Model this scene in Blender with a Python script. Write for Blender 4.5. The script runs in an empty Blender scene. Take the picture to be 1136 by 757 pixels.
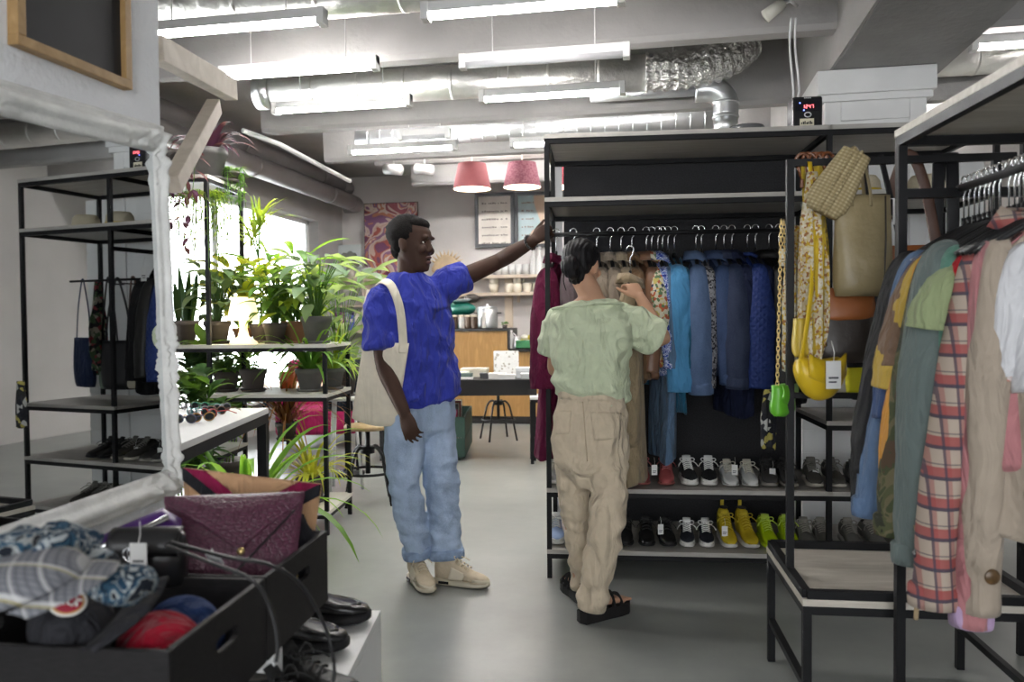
import bpy, math, random
from mathutils import Vector, Matrix, noise
R = math.radians
rnd = random.Random(7)
SC = bpy.context.scene
COL = SC.collection
# ---------------------------------------------------------------- camera, world, exposure
YAW, PIT, ROLL, CAMH, FPX = R(10.7), R(1.45), R(0.5), 1.33, 884.0
cam_data = bpy.data.cameras.new('camera')
cam_data.sensor_width = 36.0
cam_data.lens = 36.0 * FPX / 1136.0
cam_data.clip_start = 0.05
cam_data.dof.use_dof = True
cam_data.dof.focus_distance = 3.9
cam_data.dof.aperture_fstop = 3.2
camera = bpy.data.objects.new('camera', cam_data)
COL.objects.link(camera)
camera.matrix_world = (Matrix.Translation((0, 0, CAMH)) @ Matrix.Rotation(YAW, 4, 'Z') @
                       Matrix.Rotation(R(90) - PIT, 4, 'X') @ Matrix.Rotation(-ROLL, 4, 'Z'))
SC.camera = camera
SC.view_settings.view_transform = 'Standard'
SC.view_settings.look = 'None'
SC.view_settings.gamma = 1.0
SC.view_settings.use_curve_mapping = False
SC.view_settings.exposure = 0.25
SC.cycles.use_denoising = True
SC.cycles.max_bounces = 7
SC.cycles.diffuse_bounces = 4
SC.cycles.glossy_bounces = 3
SC.cycles.transmission_bounces = 5
SC.cycles.sample_clamp_indirect = 6.0
SC.cycles.caustics_reflective = False
SC.cycles.caustics_refractive = False
WORLD_STRENGTH = 5.0          # overcast daylight outside the shop window
TUBE_STRENGTH = 85.0           # ceiling tubes
WINDOW_WATTS = 2000.0          # daylight entering at the side window
FRONT_WATTS = 30.0            # daylight entering at the shop front behind the camera
world = bpy.data.worlds.new('world'); SC.world = world
world.use_nodes = True
bg = world.node_tree.nodes['Background']
bg.inputs[0].default_value = (0.94, 0.97, 1.0, 1); bg.inputs[1].default_value = WORLD_STRENGTH

# ---------------------------------------------------------------- picking places: camera-ground frame (lateral, distance)
CY_, SY_ = math.cos(YAW), math.sin(YAW)
cp, sp, cr, sr = math.cos(PIT), math.sin(PIT), math.cos(ROLL), math.sin(ROLL)
def L(lat, d, z=0.0):
    return Vector((lat * CY_ - d * SY_, lat * SY_ + d * CY_, z))
def ray(px, py):
    u = (px - 568.0) / FPX; v = -(py - 378.5) / FPX
    u, v = u * cr + v * sr, -u * sr + v * cr
    d = cp + v * sp
    return u / d, (-sp + v * cp) / d
def at(px, py, d):
    a, b = ray(px, py)
    return L(a * d, d, CAMH + b * d)
def atl(px, py, d):
    a, b = ray(px, py)
    return Vector((a * d, d, CAMH + b * d))
def onz(px, py, z):
    a, b = ray(px, py); d = (z - CAMH) / b
    return L(a * d, d, z)

# ---------------------------------------------------------------- mesh builder
class MB:
    def __init__(s): s.v = []; s.f = []; s.sm = []; s.mi = []
    def add(s, vs, fs, smooth=False, mi=0):
        o = len(s.v); s.v.extend([Vector(p) for p in vs])
        for f in fs: s.f.append([i + o for i in f]); s.sm.append(smooth); s.mi.append(mi)
        return s
    def box(s, c, size, rot=None, mi=0, taper=1.0):
        hx, hy, hz = size[0] / 2, size[1] / 2, size[2] / 2
        P = []
        for z, k in ((-hz, 1.0), (hz, taper)):
            for x, y in ((-hx, -hy), (hx, -hy), (hx, hy), (-hx, hy)): P.append(Vector((x * k, y * k, z)))
        if rot is not None: P = [rot @ p for p in P]
        c = Vector(c)
        return s.add([p + c for p in P], [(3, 2, 1, 0), (4, 5, 6, 7), (0, 1, 5, 4), (1, 2, 6, 5), (2, 3, 7, 6), (3, 0, 4, 7)], False, mi)
    def mm(s, a, b, mi=0):
        a = Vector(a); b = Vector(b)
        return s.box((a + b) / 2, (abs(b.x - a.x), abs(b.y - a.y), abs(b.z - a.z)), None, mi)
    def bar(s, p, q, w, h=None, up=(0, 0, 1), mi=0):
        p = Vector(p); q = Vector(q); h = h or w
        z = (q - p); ln = z.length; z.normalize(); u = Vector(up)
        if abs(z.dot(u.normalized())) > 0.95: u = Vector((0, 1, 0)) if abs(z.y) < 0.9 else Vector((0, 0, 1))
        x = u.cross(z).normalized(); y = z.cross(x)
        m = Matrix((x, y, z)).transposed()
        return s.box((p + q) / 2, (w, h, ln), m, mi)
    def loft(s, rings, cap=True, closed=True, smooth=True, mi=0):
        n = len(rings[0]); vs = [p for r in rings for p in r]; fs = []
        for i in range(len(rings) - 1):
            for j in range(n if closed else n - 1):
                k = (j + 1) % n
                fs.append((i * n + j, i * n + k, (i + 1) * n + k, (i + 1) * n + j))
        if cap and closed:
            o = len(vs)
            fs.append(tuple(range(n - 1, -1, -1))); fs.append(tuple((len(rings) - 1) * n + j for j in range(n)))
        return s.add(vs, fs, smooth, mi)
    def tube(s, pts, r, n=8, cap=True, mi=0, flat=1.0, ref=None):
        pts = [Vector(p) for p in pts]; m = len(pts)
        rr = r if isinstance(r, (list, tuple)) else [r] * m
        rings = []; px = None
        for i in range(m):
            t = (pts[min(i + 1, m - 1)] - pts[max(i - 1, 0)])
            if t.length < 1e-9: t = Vector((0, 0, 1))
            t.normalize()
            if px is None:
                u = Vector(ref) if ref else (Vector((0, 0, 1)) if abs(t.z) < 0.9 else Vector((0, 1, 0)))
                x = u.cross(t).normalized()
            else:
                x = px - t * px.dot(t)
                x = x.normalized() if x.length > 1e-6 else t.orthogonal().normalized()
            px = x; y = t.cross(x)
            q = rr[i]
            rings.append([pts[i] + x * (math.cos(a) * q) + y * (math.sin(a) * q * flat) for a in (2 * math.pi * k / n for k in range(n))])
        return s.loft(rings, cap, True, True, mi)
    def lathe(s, prof, c=(0, 0, 0), n=20, m=None, mi=0, sx=1.0, sy=1.0):
        c = Vector(c); rings = []
        for r, z in prof:
            ring = [Vector((math.cos(2 * math.pi * k / n) * max(r, 1e-4) * sx, math.sin(2 * math.pi * k / n) * max(r, 1e-4) * sy, z)) for k in range(n)]
            if m is not None: ring = [m @ p for p in ring]
            rings.append([p + c for p in ring])
        return s.loft(rings, True, True, True, mi)
    def ball(s, c, r, nu=16, nv=10, m=None, mi=0):
        rx, ry, rz = r if isinstance(r, (tuple, list)) else (r, r, r)
        c = Vector(c); rings = []
        for j in range(nv + 1):
            th = math.pi * (0.002 + 0.996 * j / nv)
            ring = [Vector((rx * math.sin(th) * math.cos(2 * math.pi * k / nu), ry * math.sin(th) * math.sin(2 * math.pi * k / nu), -rz * math.cos(th))) for k in range(nu)]
            if m is not None: ring = [m @ p for p in ring]
            rings.append([p + c for p in ring])
        return s.loft(rings, True, True, True, mi)
    def grid(s, fn, nu, nv, smooth=True, mi=0, thick=0.0):
        P = [[Vector(fn(i / nu, j / nv)) for i in range(nu + 1)] for j in range(nv + 1)]
        vs = [p for row in P for p in row]; w = nu + 1
        fs = [(j * w + i, j * w + i + 1, (j + 1) * w + i + 1, (j + 1) * w + i) for j in range(nv) for i in range(nu)]
        if thick:
            N = [Vector((0, 0, 0)) for _ in vs]
            for f in fs:
                nn = (vs[f[1]] - vs[f[0]]).cross(vs[f[3]] - vs[f[0]])
                for i in f: N[i] += nn
            o = len(vs)
            vs2 = [p - (q.normalized() if q.length > 0 else q) * thick for p, q in zip(vs, N)]
            fs2 = [tuple(i + o for i in reversed(f)) for f in fs]
            edge = [i for i in range(w)] + [j * w + nu for j in range(1, nv + 1)] + [nv * w + i for i in range(nu - 1, -1, -1)] + [j * w for j in range(nv - 1, 0, -1)]
            fs3 = []
            for k in range(len(edge)):
                a, b = edge[k], edge[(k + 1) % len(edge)]
                fs3.append((b, a, a + o, b + o))
            return s.add(vs + vs2, fs + fs2 + fs3, smooth, mi)
        return s.add(vs, fs, smooth, mi)
    def prism(s, poly, m, depth, mi=0):
        """2-D outline (x, z) extruded along local y by depth, then moved by matrix m"""
        n = len(poly)
        A = [m @ Vector((x, -depth / 2, z)) for x, z in poly]; B = [m @ Vector((x, depth / 2, z)) for x, z in poly]
        fs = [tuple(range(n)), tuple(range(2 * n - 1, n - 1, -1))]
        for i in range(n):
            k = (i + 1) % n; fs.append((k, i, i + n, k + n))
        return s.add(A + B, fs, False, mi)
    def move(s, m, start=0):
        for i in range(start, len(s.v)): s.v[i] = m @ s.v[i]
        return s
    def mesh(s, name):
        me = bpy.data.meshes.new(name); me.from_pydata([tuple(p) for p in s.v], [], s.f)
        me.polygons.foreach_set('use_smooth', s.sm); me.polygons.foreach_set('material_index', s.mi)
        me.update(); return me

def link(name, me, mats, parent=None, loc=None, rz=0.0, bevel=0.0, fixnormals=True):
    if not isinstance(mats, (list, tuple)): mats = [mats]
    if len(me.materials): me.materials.clear()
    for m in mats: me.materials.append(m)
    if fixnormals:
        import bmesh
        b = bmesh.new(); b.from_mesh(me); bmesh.ops.recalc_face_normals(b, faces=b.faces); b.to_mesh(me); b.free()
    o = bpy.data.objects.new(name, me); COL.objects.link(o)
    if parent is not None: o.parent = parent
    if loc is not None: o.location = loc
    o.rotation_euler = (0, 0, rz)
    if bevel:
        bv = o.modifiers.new('bevel', 'BEVEL'); bv.width = bevel; bv.segments = 2; bv.limit_method = 'ANGLE'; bv.angle_limit = R(40)
    return o
def tag(o, label=None, cat=None, group=None, kind=None):
    if label: o['label'] = label
    if cat: o['category'] = cat
    if group: o['group'] = group
    if kind: o['kind'] = kind
    return o
def thing(name, label, cat, loc=(0, 0, 0), rz=0.0, group=None, scale=None):
    o = bpy.data.objects.new(name, None); COL.objects.link(o); o.empty_display_size = 0.05
    o.location = loc; o.rotation_euler = (0, 0, rz) if not isinstance(rz, (tuple, list)) else rz
    if scale: o.scale = (scale, scale, scale)
    return tag(o, label, cat, group)
def part(name, mb, mat, parent, bevel=0.0, label=None):
    o = link(name, mb.mesh(name), mat, parent, None, 0.0, bevel)
    if label: o['label'] = label
    return o
def solo(name, mb, mat, label, cat, loc=(0, 0, 0), rz=0.0, group=None, bevel=0.0):
    o = link(name, mb.mesh(name), mat, None, loc, 0.0, bevel)
    o.rotation_euler = (0, 0, rz) if not isinstance(rz, (tuple, list)) else rz
    return tag(o, label, cat, group)
def struct(name, mb, mat, bevel=0.0, parent=None):
    o = link(name, mb.mesh(name), mat, parent, None, 0.0, bevel)
    if parent is None: o['kind'] = 'structure'
    return o
def copy_tree(o, parent=None):
    c = o.copy(); COL.objects.link(c)
    if parent is not None: c.parent = parent
    for ch in list(o.children): copy_tree(ch, c)
    return c
def blob(mb, voxel, smooth=6, wr=None):
    """union of closed shapes -> one continuous skin"""
    me = mb.mesh('tmp'); o = bpy.data.objects.new('tmp', me); COL.objects.link(o)
    import bmesh
    b = bmesh.new(); b.from_mesh(me); bmesh.ops.recalc_face_normals(b, faces=b.faces); b.to_mesh(me); b.free()
    m = o.modifiers.new('r', 'REMESH'); m.mode = 'VOXEL'; m.voxel_size = voxel; m.use_smooth_shade = True
    if smooth:
        m2 = o.modifiers.new('s', 'SMOOTH'); m2.iterations = smooth; m2.factor = 0.5
    dg = bpy.context.evaluated_depsgraph_get()
    out = bpy.data.meshes.new_from_object(o.evaluated_get(dg))
    bpy.data.objects.remove(o); bpy.data.meshes.remove(me)
    out.polygons.foreach_set('use_smooth', [True] * len(out.polygons))
    if wr: wrinkle(out, wr)
    return out
def wrinkle(me, fn):
    me.update()
    N = [v.normal.copy() for v in me.vertices]
    for v, n in zip(me.vertices, N): v.co += n * fn(v.co)
    me.update()
def lerp(a, b, t): return a + (b - a) * t
def interp(tab, x):
    if x <= tab[0][0]: return tab[0][1:]
    for p, q in zip(tab, tab[1:]):
        if x <= q[0]:
            t = (x - p[0]) / (q[0] - p[0]); t = t * t * (3 - 2 * t)
            return tuple(lerp(a, b, t) for a, b in zip(p[1:], q[1:]))
    return tab[-1][1:]
def bez(p0, p1, p2, p3, n=10):
    p0, p1, p2, p3 = map(Vector, (p0, p1, p2, p3)); out = []
    for i in range(n + 1):
        t = i / n; u = 1 - t
        out.append(p0 * u ** 3 + p1 * 3 * u * u * t + p2 * 3 * u * t * t + p3 * t ** 3)
    return out
def smoothpath(pts, k=4):
    pts = [Vector(p) for p in pts]; out = []
    for i in range(len(pts) - 1):
        a = pts[max(i - 1, 0)]; b = pts[i]; c = pts[i + 1]; d = pts[min(i + 2, len(pts) - 1)]
        for j in range(k):
            t = j / k
            out.append(0.5 * ((2 * b) + (c - a) * t + (2 * a - 5 * b + 4 * c - d) * t * t + (3 * b - a - 3 * c + d) * t ** 3))
    out.append(pts[-1]); return out

# ---------------------------------------------------------------- materials
_mats = {}
def nt(name):
    m = bpy.data.materials.new(name); m.use_nodes = True
    t = m.node_tree; b = t.nodes['Principled BSDF']
    return m, t, b
def node(t, kind, **kw):
    n = t.nodes.new(kind)
    for k, v in kw.items(): setattr(n, k, v)
    return n
def coords(t, scale=(1, 1, 1), rot=(0, 0, 0), src='Object'):
    tc = node(t, 'ShaderNodeTexCoord'); mp = node(t, 'ShaderNodeMapping')
    mp.inputs['Scale'].default_value = scale; mp.inputs['Rotation'].default_value = rot
    t.links.new(tc.outputs[src], mp.inputs[0]); return mp.outputs[0]
def ramp(t, fac, stops, interp_='LINEAR'):
    r = node(t, 'ShaderNodeValToRGB'); r.color_ramp.interpolation = interp_
    e = r.color_ramp.elements
    while len(e) < len(stops): e.new(0.5)
    for k, (p, c) in enumerate(stops): e[k].position = p; e[k].color = (*c, 1)
    t.links.new(fac, r.inputs[0]); return r.outputs[0]
def bumpy(t, b, h, strength=0.3, dist=0.01):
    bp = node(t, 'ShaderNodeBump'); bp.inputs['Strength'].default_value = strength; bp.inputs['Distance'].default_value = dist
    t.links.new(h, bp.inputs['Height']); t.links.new(bp.outputs[0], b.inputs['Normal'])
def mul(c, k): return tuple(min(1, max(0, x * k)) for x in c)
def M(name, col, rough=0.6, metal=0.0, var=0.1, vs=6.0, bump=0.0, bs=80.0, stretch=(1, 1, 1), spec=0.5, emit=0.0, sheen=0.0, bd=0.01, coat=0.0):
    if name in _mats: return _mats[name]
    m, t, b = nt(name)
    b.inputs['Roughness'].default_value = rough; b.inputs['Metallic'].default_value = metal
    b.inputs['Specular IOR Level'].default_value = spec
    if sheen: b.inputs['Sheen Weight'].default_value = sheen
    if coat: b.inputs['Coat Weight'].default_value = coat
    co = coords(t, stretch)
    n = node(t, 'ShaderNodeTexNoise'); n.inputs['Scale'].default_value = vs; n.inputs['Detail'].default_value = 4
    t.links.new(co, n.inputs['Vector'])
    c = ramp(t, n.outputs['Fac'], [(0.3, mul(col, 1 - var)), (0.7, mul(col, 1 + var))])
    t.links.new(c, b.inputs['Base Color'])
    if emit:
        t.links.new(c, b.inputs['Emission Color']); b.inputs['Emission Strength'].default_value = emit
    if bump:
        n2 = node(t, 'ShaderNodeTexNoise'); n2.inputs['Scale'].default_value = bs; n2.inputs['Detail'].default_value = 5
        t.links.new(co, n2.inputs['Vector']); bumpy(t, b, n2.outputs['Fac'], bump, bd)
    _mats[name] = m; return m
def cloth(name, col, var=0.12, rough=0.85, bump=0.5, folds=7.0, sheen=0.1):
    """woven cloth: fine weave plus long soft folds in the surface"""
    if name in _mats: return _mats[name]
    m, t, b = nt(name); b.inputs['Roughness'].default_value = rough; b.inputs['Specular IOR Level'].default_value = 0.2
    b.inputs['Sheen Weight'].default_value = sheen if sum(col) > .25 else 0.0
    co = coords(t); n = node(t, 'ShaderNodeTexNoise'); n.inputs['Scale'].default_value = 22; n.inputs['Detail'].default_value = 6
    t.links.new(co, n.inputs['Vector'])
    t.links.new(ramp(t, n.outputs['Fac'], [(0.3, mul(col, 1 - var)), (0.7, mul(col, 1 + var))]), b.inputs['Base Color'])
    co2 = coords(t, (folds, folds, folds * 0.35)); n2 = node(t, 'ShaderNodeTexNoise'); n2.inputs['Scale'].default_value = 2.2; n2.inputs['Detail'].default_value = 3; n2.inputs['Distortion'].default_value = 0.8
    t.links.new(co2, n2.inputs['Vector']); bumpy(t, b, n2.outputs['Fac'], min(1, bump * 1.5), 0.07)
    _mats[name] = m; return m
def wood(name, c1, c2, scale=(1, 1, 1), rough=0.5, rings=5.0):
    if name in _mats: return _mats[name]
    m, t, b = nt(name); b.inputs['Roughness'].default_value = rough
    co = coords(t, scale); n = node(t, 'ShaderNodeTexNoise'); n.inputs['Scale'].default_value = rings; n.inputs['Detail'].default_value = 8; n.inputs['Distortion'].default_value = 0.6
    t.links.new(co, n.inputs['Vector'])
    t.links.new(ramp(t, n.outputs['Fac'], [(0.3, c1), (0.5, c2), (0.7, mul(c1, 1.08))]), b.inputs['Base Color'])
    bumpy(t, b, n.outputs['Fac'], 0.15, 0.004)
    _mats[name] = m; return m
def pattern(name, cols, scale=20.0, kind='noise', rough=0.85, stretch=(1, 1, 1), bump=0.3):
    if name in _mats: return _mats[name]
    m, t, b = nt(name); b.inputs['Roughness'].default_value = rough; b.inputs['Specular IOR Level'].default_value = 0.2
    co = coords(t, stretch)
    if kind == 'noise':
        n = node(t, 'ShaderNodeTexNoise'); n.inputs['Scale'].default_value = scale; n.inputs['Detail'].default_value = 2.0; n.inputs['Distortion'].default_value = 1.2
        out = n.outputs['Fac']; lo, hi = 0.34, 0.66
    else:
        n = node(t, 'ShaderNodeTexVoronoi'); n.inputs['Scale'].default_value = scale
        out = n.outputs['Distance' if kind == 'cells' else 'Color']; lo, hi = 0.0, 0.75
    t.links.new(co, n.inputs['Vector'])
    k = len(cols)
    t.links.new(ramp(t, out, [(lo + (hi - lo) * i / k, c) for i, c in enumerate(cols)], 'CONSTANT'), b.inputs['Base Color'])
    n2 = node(t, 'ShaderNodeTexNoise'); n2.inputs['Scale'].default_value = 9; t.links.new(co, n2.inputs['Vector']); bumpy(t, b, n2.outputs['Fac'], bump, 0.04)
    _mats[name] = m; return m
def stripes(name, base, lines, rough=0.85):
    """lines: (axis vector, scale, threshold, colour) woven over the base colour"""
    if name in _mats: return _mats[name]
    m, t, b = nt(name); b.inputs['Roughness'].default_value = rough; b.inputs['Specular IOR Level'].default_value = 0.2
    tc = node(t, 'ShaderNodeTexCoord')
    cur = None
    for ax, sc, th, c, mixf in lines:
        d = node(t, 'ShaderNodeVectorMath', operation='DOT_PRODUCT'); d.inputs[1].default_value = tuple(a * sc for a in ax)
        t.links.new(tc.outputs['Object'], d.inputs[0])
        fr = node(t, 'ShaderNodeMath', operation='FRACT'); t.links.new(d.outputs['Value'], fr.inputs[0])
        lt = node(t, 'ShaderNodeMath', operation='LESS_THAN'); t.links.new(fr.outputs[0], lt.inputs[0]); lt.inputs[1].default_value = th
        ml = node(t, 'ShaderNodeMath', operation='MULTIPLY'); t.links.new(lt.outputs[0], ml.inputs[0]); ml.inputs[1].default_value = mixf
        mx = node(t, 'ShaderNodeMix', data_type='RGBA')
        t.links.new(ml.outputs[0], mx.inputs['Factor'])
        if cur is None: mx.inputs[6].default_value = (*base, 1)
        else: t.links.new(cur, mx.inputs[6])
        mx.inputs[7].default_value = (*c, 1); cur = mx.outputs[2]
    t.links.new(cur, b.inputs['Base Color'])
    _mats[name] = m; return m
def glow(name, col, strength, base=(0.9, 0.9, 0.9)):
    m, t, b = nt(name); b.inputs['Base Color'].default_value = (*base, 1)
    b.inputs['Emission Color'].default_value = (*col, 1); b.inputs['Emission Strength'].default_value = strength
    return m
def glassm(name, col=(0.95, 0.98, 0.97), rough=0.02):
    if name in _mats: return _mats[name]
    m, t, b = nt(name); b.inputs['Base Color'].default_value = (*col, 1); b.inputs['Roughness'].default_value = rough
    b.inputs['Transmission Weight'].default_value = 1.0; b.inputs['IOR'].default_value = 1.25
    _mats[name] = m; return m
# ================================================================ SETTING
concrete_floor = None
def mk_floor():
    m, t, b = nt('polished_concrete'); co = coords(t)
    n = node(t, 'ShaderNodeTexNoise'); n.inputs['Scale'].default_value = 1.3; n.inputs['Detail'].default_value = 9; n.inputs['Roughness'].default_value = 0.65
    t.links.new(co, n.inputs['Vector'])
    t.links.new(ramp(t, n.outputs['Fac'], [(0.3, (0.22, 0.232, 0.222)), (0.55, (0.275, 0.287, 0.272)), (0.75, (0.33, 0.34, 0.322))]), b.inputs['Base Color'])
    n2 = node(t, 'ShaderNodeTexNoise'); n2.inputs['Scale'].default_value = 4; n2.inputs['Detail'].default_value = 6; t.links.new(co, n2.inputs['Vector'])
    b.inputs['Roughness'].default_value = 0.33; return m
m_floor = mk_floor()
m_conc = M('painted_concrete', (0.40, 0.388, 0.38), 0.8, var=0.1, vs=2.2, bump=0.35, bs=28, bd=0.012)
m_conc_dk = M('grey_concrete_wall', (0.42, 0.41, 0.405), 0.85, var=0.10, vs=2.0, bump=0.3, bs=30)
m_plaster = M('rough_white_plaster', (0.76, 0.77, 0.79), 0.85, var=0.04, vs=3, bump=0.9, bs=55, bd=0.006)
m_backwall = M('pale_grey_plaster', (0.68, 0.65, 0.635), 0.85, var=0.06, vs=1.6, bump=0.2, bs=40)
m_white = M('white_paint', (0.78, 0.785, 0.78), 0.5, var=0.03)
m_black = M('black_steel', (0.009, 0.009, 0.010), 0.5, var=0.2, bump=0.05, bs=200, spec=0.18)
m_foil = M('duct_foil', (0.86, 0.85, 0.82), 0.42, 0.9, var=0.05, vs=9, bump=0.6, bs=13, stretch=(1, 1, 1), bd=0.02)
m_crumple = M('crumpled_foil', (0.82, 0.81, 0.79), 0.2, 0.95, var=0.05, vs=9, bump=1.0, bs=16, bd=0.09)
m_galv = M('galvanised_steel', (0.66, 0.67, 0.68), 0.35, 0.85, var=0.08, vs=5, bump=0.1, bs=40)
m_pipe = M('grey_pipe_paint', (0.17, 0.155, 0.155), 0.5, var=0.12, vs=3)
m_tube = glow('tube_diffuser', (1.0, 0.97, 0.94), TUBE_STRENGTH)
m_tube_off = M('tube_diffuser_off', (0.55, 0.55, 0.57), 0.4, var=0.02)
m_lampbody = M('lamp_plastic', (0.75, 0.75, 0.74), 0.4, var=0.03)
m_glass = glassm('window_glass')
m_birch = wood('pale_shelf_board', (0.60, 0.555, 0.49), (0.50, 0.455, 0.39), (1.2, 9, 9), 0.5, 3.0)
m_birch_grey = wood('grey_washed_board', (0.47, 0.445, 0.41), (0.38, 0.36, 0.33), (1.2, 9, 9), 0.5, 3.0)

XL, YB, CEIL, XR, YF = -4.73, 11.35, 3.5, 5.0, -3.2
struct('floor', MB().mm((XL - .3, YF - .3, -0.1), (XR + .3, YB + .3, 0)), m_floor)
struct('ceiling', MB().mm((XL - .3, YF - .3, CEIL), (XR + .3, YB + .3, CEIL + .12)), m_conc)
for i, y in enumerate((-1.4, 0.15, 1.65, 3.15, 4.69, 6.22, 7.48, 8.9, 10.3)):
    b = MB()
    zb = 2.93 if i < 7 else 3.16
    prof = [(-0.14, zb + .03), (-0.12, zb), (-0.02, zb), (0.01, zb + .03), (0.06, CEIL), (-0.17, CEIL)]
    b.prism([(a, z) for a, z in prof], Matrix.Translation(((-1.88, -1.165)[i > 4], y + 0.14, 0)) @ Matrix.Rotation(R(90), 4, 'Z'), (5.7, 4.27)[i > 4])
    struct('trim_%d' % (i + 1), b, m_conc)
    if i > 2:
        b = MB(); b.prism([(a, z) for a, z in prof], Matrix.Translation((3.32, y + 0.3, 0)) @ Matrix.Rotation(R(90), 4, 'Z'), 3.4)
        struct('trim_%d' % (i + 30), b, m_conc)
# the big lengthwise beam right of the middle, with its bottom at 2.8 m, and the column under it
b = MB(); b.mm((0.97, YF, 2.76), (1.60, YB, CEIL))
struct('trim_20', b, M('beam_concrete', (0.30, 0.295, 0.29), 0.85, var=0.14, vs=3, bump=0.6, bs=26, bd=0.014), 0.006)
b = MB(); b.mm((0.955, YF, 2.762), (0.97, YB, CEIL)); struct('trim_21', b, m_conc)
b = MB()
b.mm((0.93, 4.93, 0), (1.48, 5.5, 2.62))
b.mm((0.90, 4.90, 2.58), (1.51, 5.53, 2.62)); b.mm((0.885, 4.885, 2.62), (1.525, 5.545, 2.757))
for x0, x1, z0, z1 in ((0.93, 1.02, 0, 2.58), (1.39, 1.48, 0, 2.58), (1.02, 1.39, 2.47, 2.58)):
    b.mm((x0, 4.915, z0), (x1, 4.93, z1))
struct('trim_22', b, m_white, 0.004)
# walls
struct('wall_back', MB().mm((XL - .3, YB, 0), (XR + .3, YB + .25, CEIL)), m_backwall)
struct('wall_right', MB().mm((XR, YF, 0), (XR + .25, YB, CEIL)), m_backwall)
WY0, WY1, WZ0, WZ1 = 3.1, 10.5, 0.42, 2.75
b = MB()
b.mm((XL - .3, YF, 0), (XL, WY0, CEIL)); b.mm((XL - .3, WY1, 0), (XL, YB, CEIL))
b.mm((XL - .3, WY0, WZ1), (XL, WY1, CEIL)); b.mm((XL - .3, WY0, 0), (XL, WY1, WZ0))
struct('wall_left', b, m_conc_dk)
b = MB()
for y in (WY0, 5.6, 8.1, WY1 - .05): b.mm((XL - .2, y, WZ0), (XL - .14, y + .05, WZ1))
for z in (WZ0, WZ1 - .05): b.mm((XL - .2, WY0, z), (XL - .14, WY1, z + .05))
wf = struct('window_1', b, m_white)
struct('glass', MB().mm((XL - .18, WY0, WZ0), (XL - .172, WY1, WZ1)), m_glass, parent=wf)
struct('sill', MB().mm((XL - .02, WY0, WZ0 - .03), (XL + .12, WY1, WZ0)), m_white, parent=wf)
# front wall behind the camera with a shop window
b = MB(); b.mm((XL - .3, YF - .25, 0), (-2.6, YF, CEIL)); b.mm((3.2, YF - .25, 0), (XR + .3, YF, CEIL)); b.mm((-2.6, YF - .25, 2.6), (3.2, YF, CEIL)); b.mm((-2.6, YF - .25, 0), (3.2, YF, 0.5))
struct('wall_front', b, m_backwall)
b = MB()
for x in (-2.6, -0.7, 1.2, 3.14): b.mm((x, YF - .15, 0.5), (x + .06, YF - .08, 2.6))
for z in (0.5, 2.54): b.mm((-2.6, YF - .15, z), (3.2, YF - .08, z + .06))
struct('window_2', b, m_black)
# daylight at the two windows
def area(name, loc, rot, sx, sy, watts, col=(1, 1, 1)):
    l = bpy.data.lights.new(name, 'AREA'); l.shape = 'RECTANGLE'; l.size = sx; l.size_y = sy; l.energy = watts; l.color = col
    o = bpy.data.objects.new(name, l); COL.objects.link(o); o.location = loc; o.rotation_euler = rot; return o
area('window_daylight', (XL - .45, (WY0 + WY1) / 2, 1.7), (0, R(-90), 0), WZ1 - WZ0 + .6, WY1 - WY0 + 1.0, WINDOW_WATTS, (0.97, 0.985, 1.0))
area('shopfront_daylight', (0.3, YF - .4, 1.7), (R(90), 0, 0), 5.8, 2.4, FRONT_WATTS, (0.93, 0.97, 1.0))
# the house across the street, in full daylight
def mk_brick():
    m, t, b = nt('pale_brick'); co = coords(t, (1, 1, 1), (0, 0, 0))
    sw = node(t, 'ShaderNodeSeparateXYZ'); t.links.new(co, sw.inputs[0]); cb = node(t, 'ShaderNodeCombineXYZ')
    t.links.new(sw.outputs[1], cb.inputs[0]); t.links.new(sw.outputs[2], cb.inputs[1])
    n = node(t, 'ShaderNodeTexBrick'); n.inputs['Scale'].default_value = 4.0
    n.inputs['Color1'].default_value = (0.68, 0.62, 0.57, 1); n.inputs['Color2'].default_value = (0.62, 0.55, 0.5, 1); n.inputs['Mortar'].default_value = (0.8, 0.78, 0.75, 1)
    t.links.new(cb.outputs[0], n.inputs['Vector']); t.links.new(n.outputs['Color'], b.inputs['Base Color']); b.inputs['Roughness'].default_value = 0.9; return m
house = thing('brick_building', 'pale brick building with dark framed windows seen outside the bright shop window', 'building', (-8.6, 6.5, 0))
b = MB(); b.mm((-3, -7, -0.1), (0, 9, 4.6)); part('wall', b, mk_brick(), house)
for y in (-2.1, 0.6, 3.2, 5.6):
    b = MB(); b.mm((-0.02, y, 0.9), (0.03, y + 1.2, 2.0)); b.mm((0, y - .06, 2.0), (0.06, y + 1.26, 2.42)); f = part('window_frame', b, m_pipe, house)
    b = MB(); b.mm((0.03, y + .07, 0.97), (0.035, y + 1.13, 1.95)); part('pane', b, M('far_pane', (0.5, 0.58, 0.66), 0.1), f)
solo('pavement', MB().mm((-4.9, -13, -0.12), (4.1, 10, -0.02)), M('pavement_stone', (0.55, 0.54, 0.52), 0.9), 'pale pavement outside the shop window', 'pavement', (-8.75, 6.5, 0))
COL.objects['pavement']['kind'] = 'structure'; del COL.objects['pavement']['label']; del COL.objects['pavement']['category']

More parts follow.
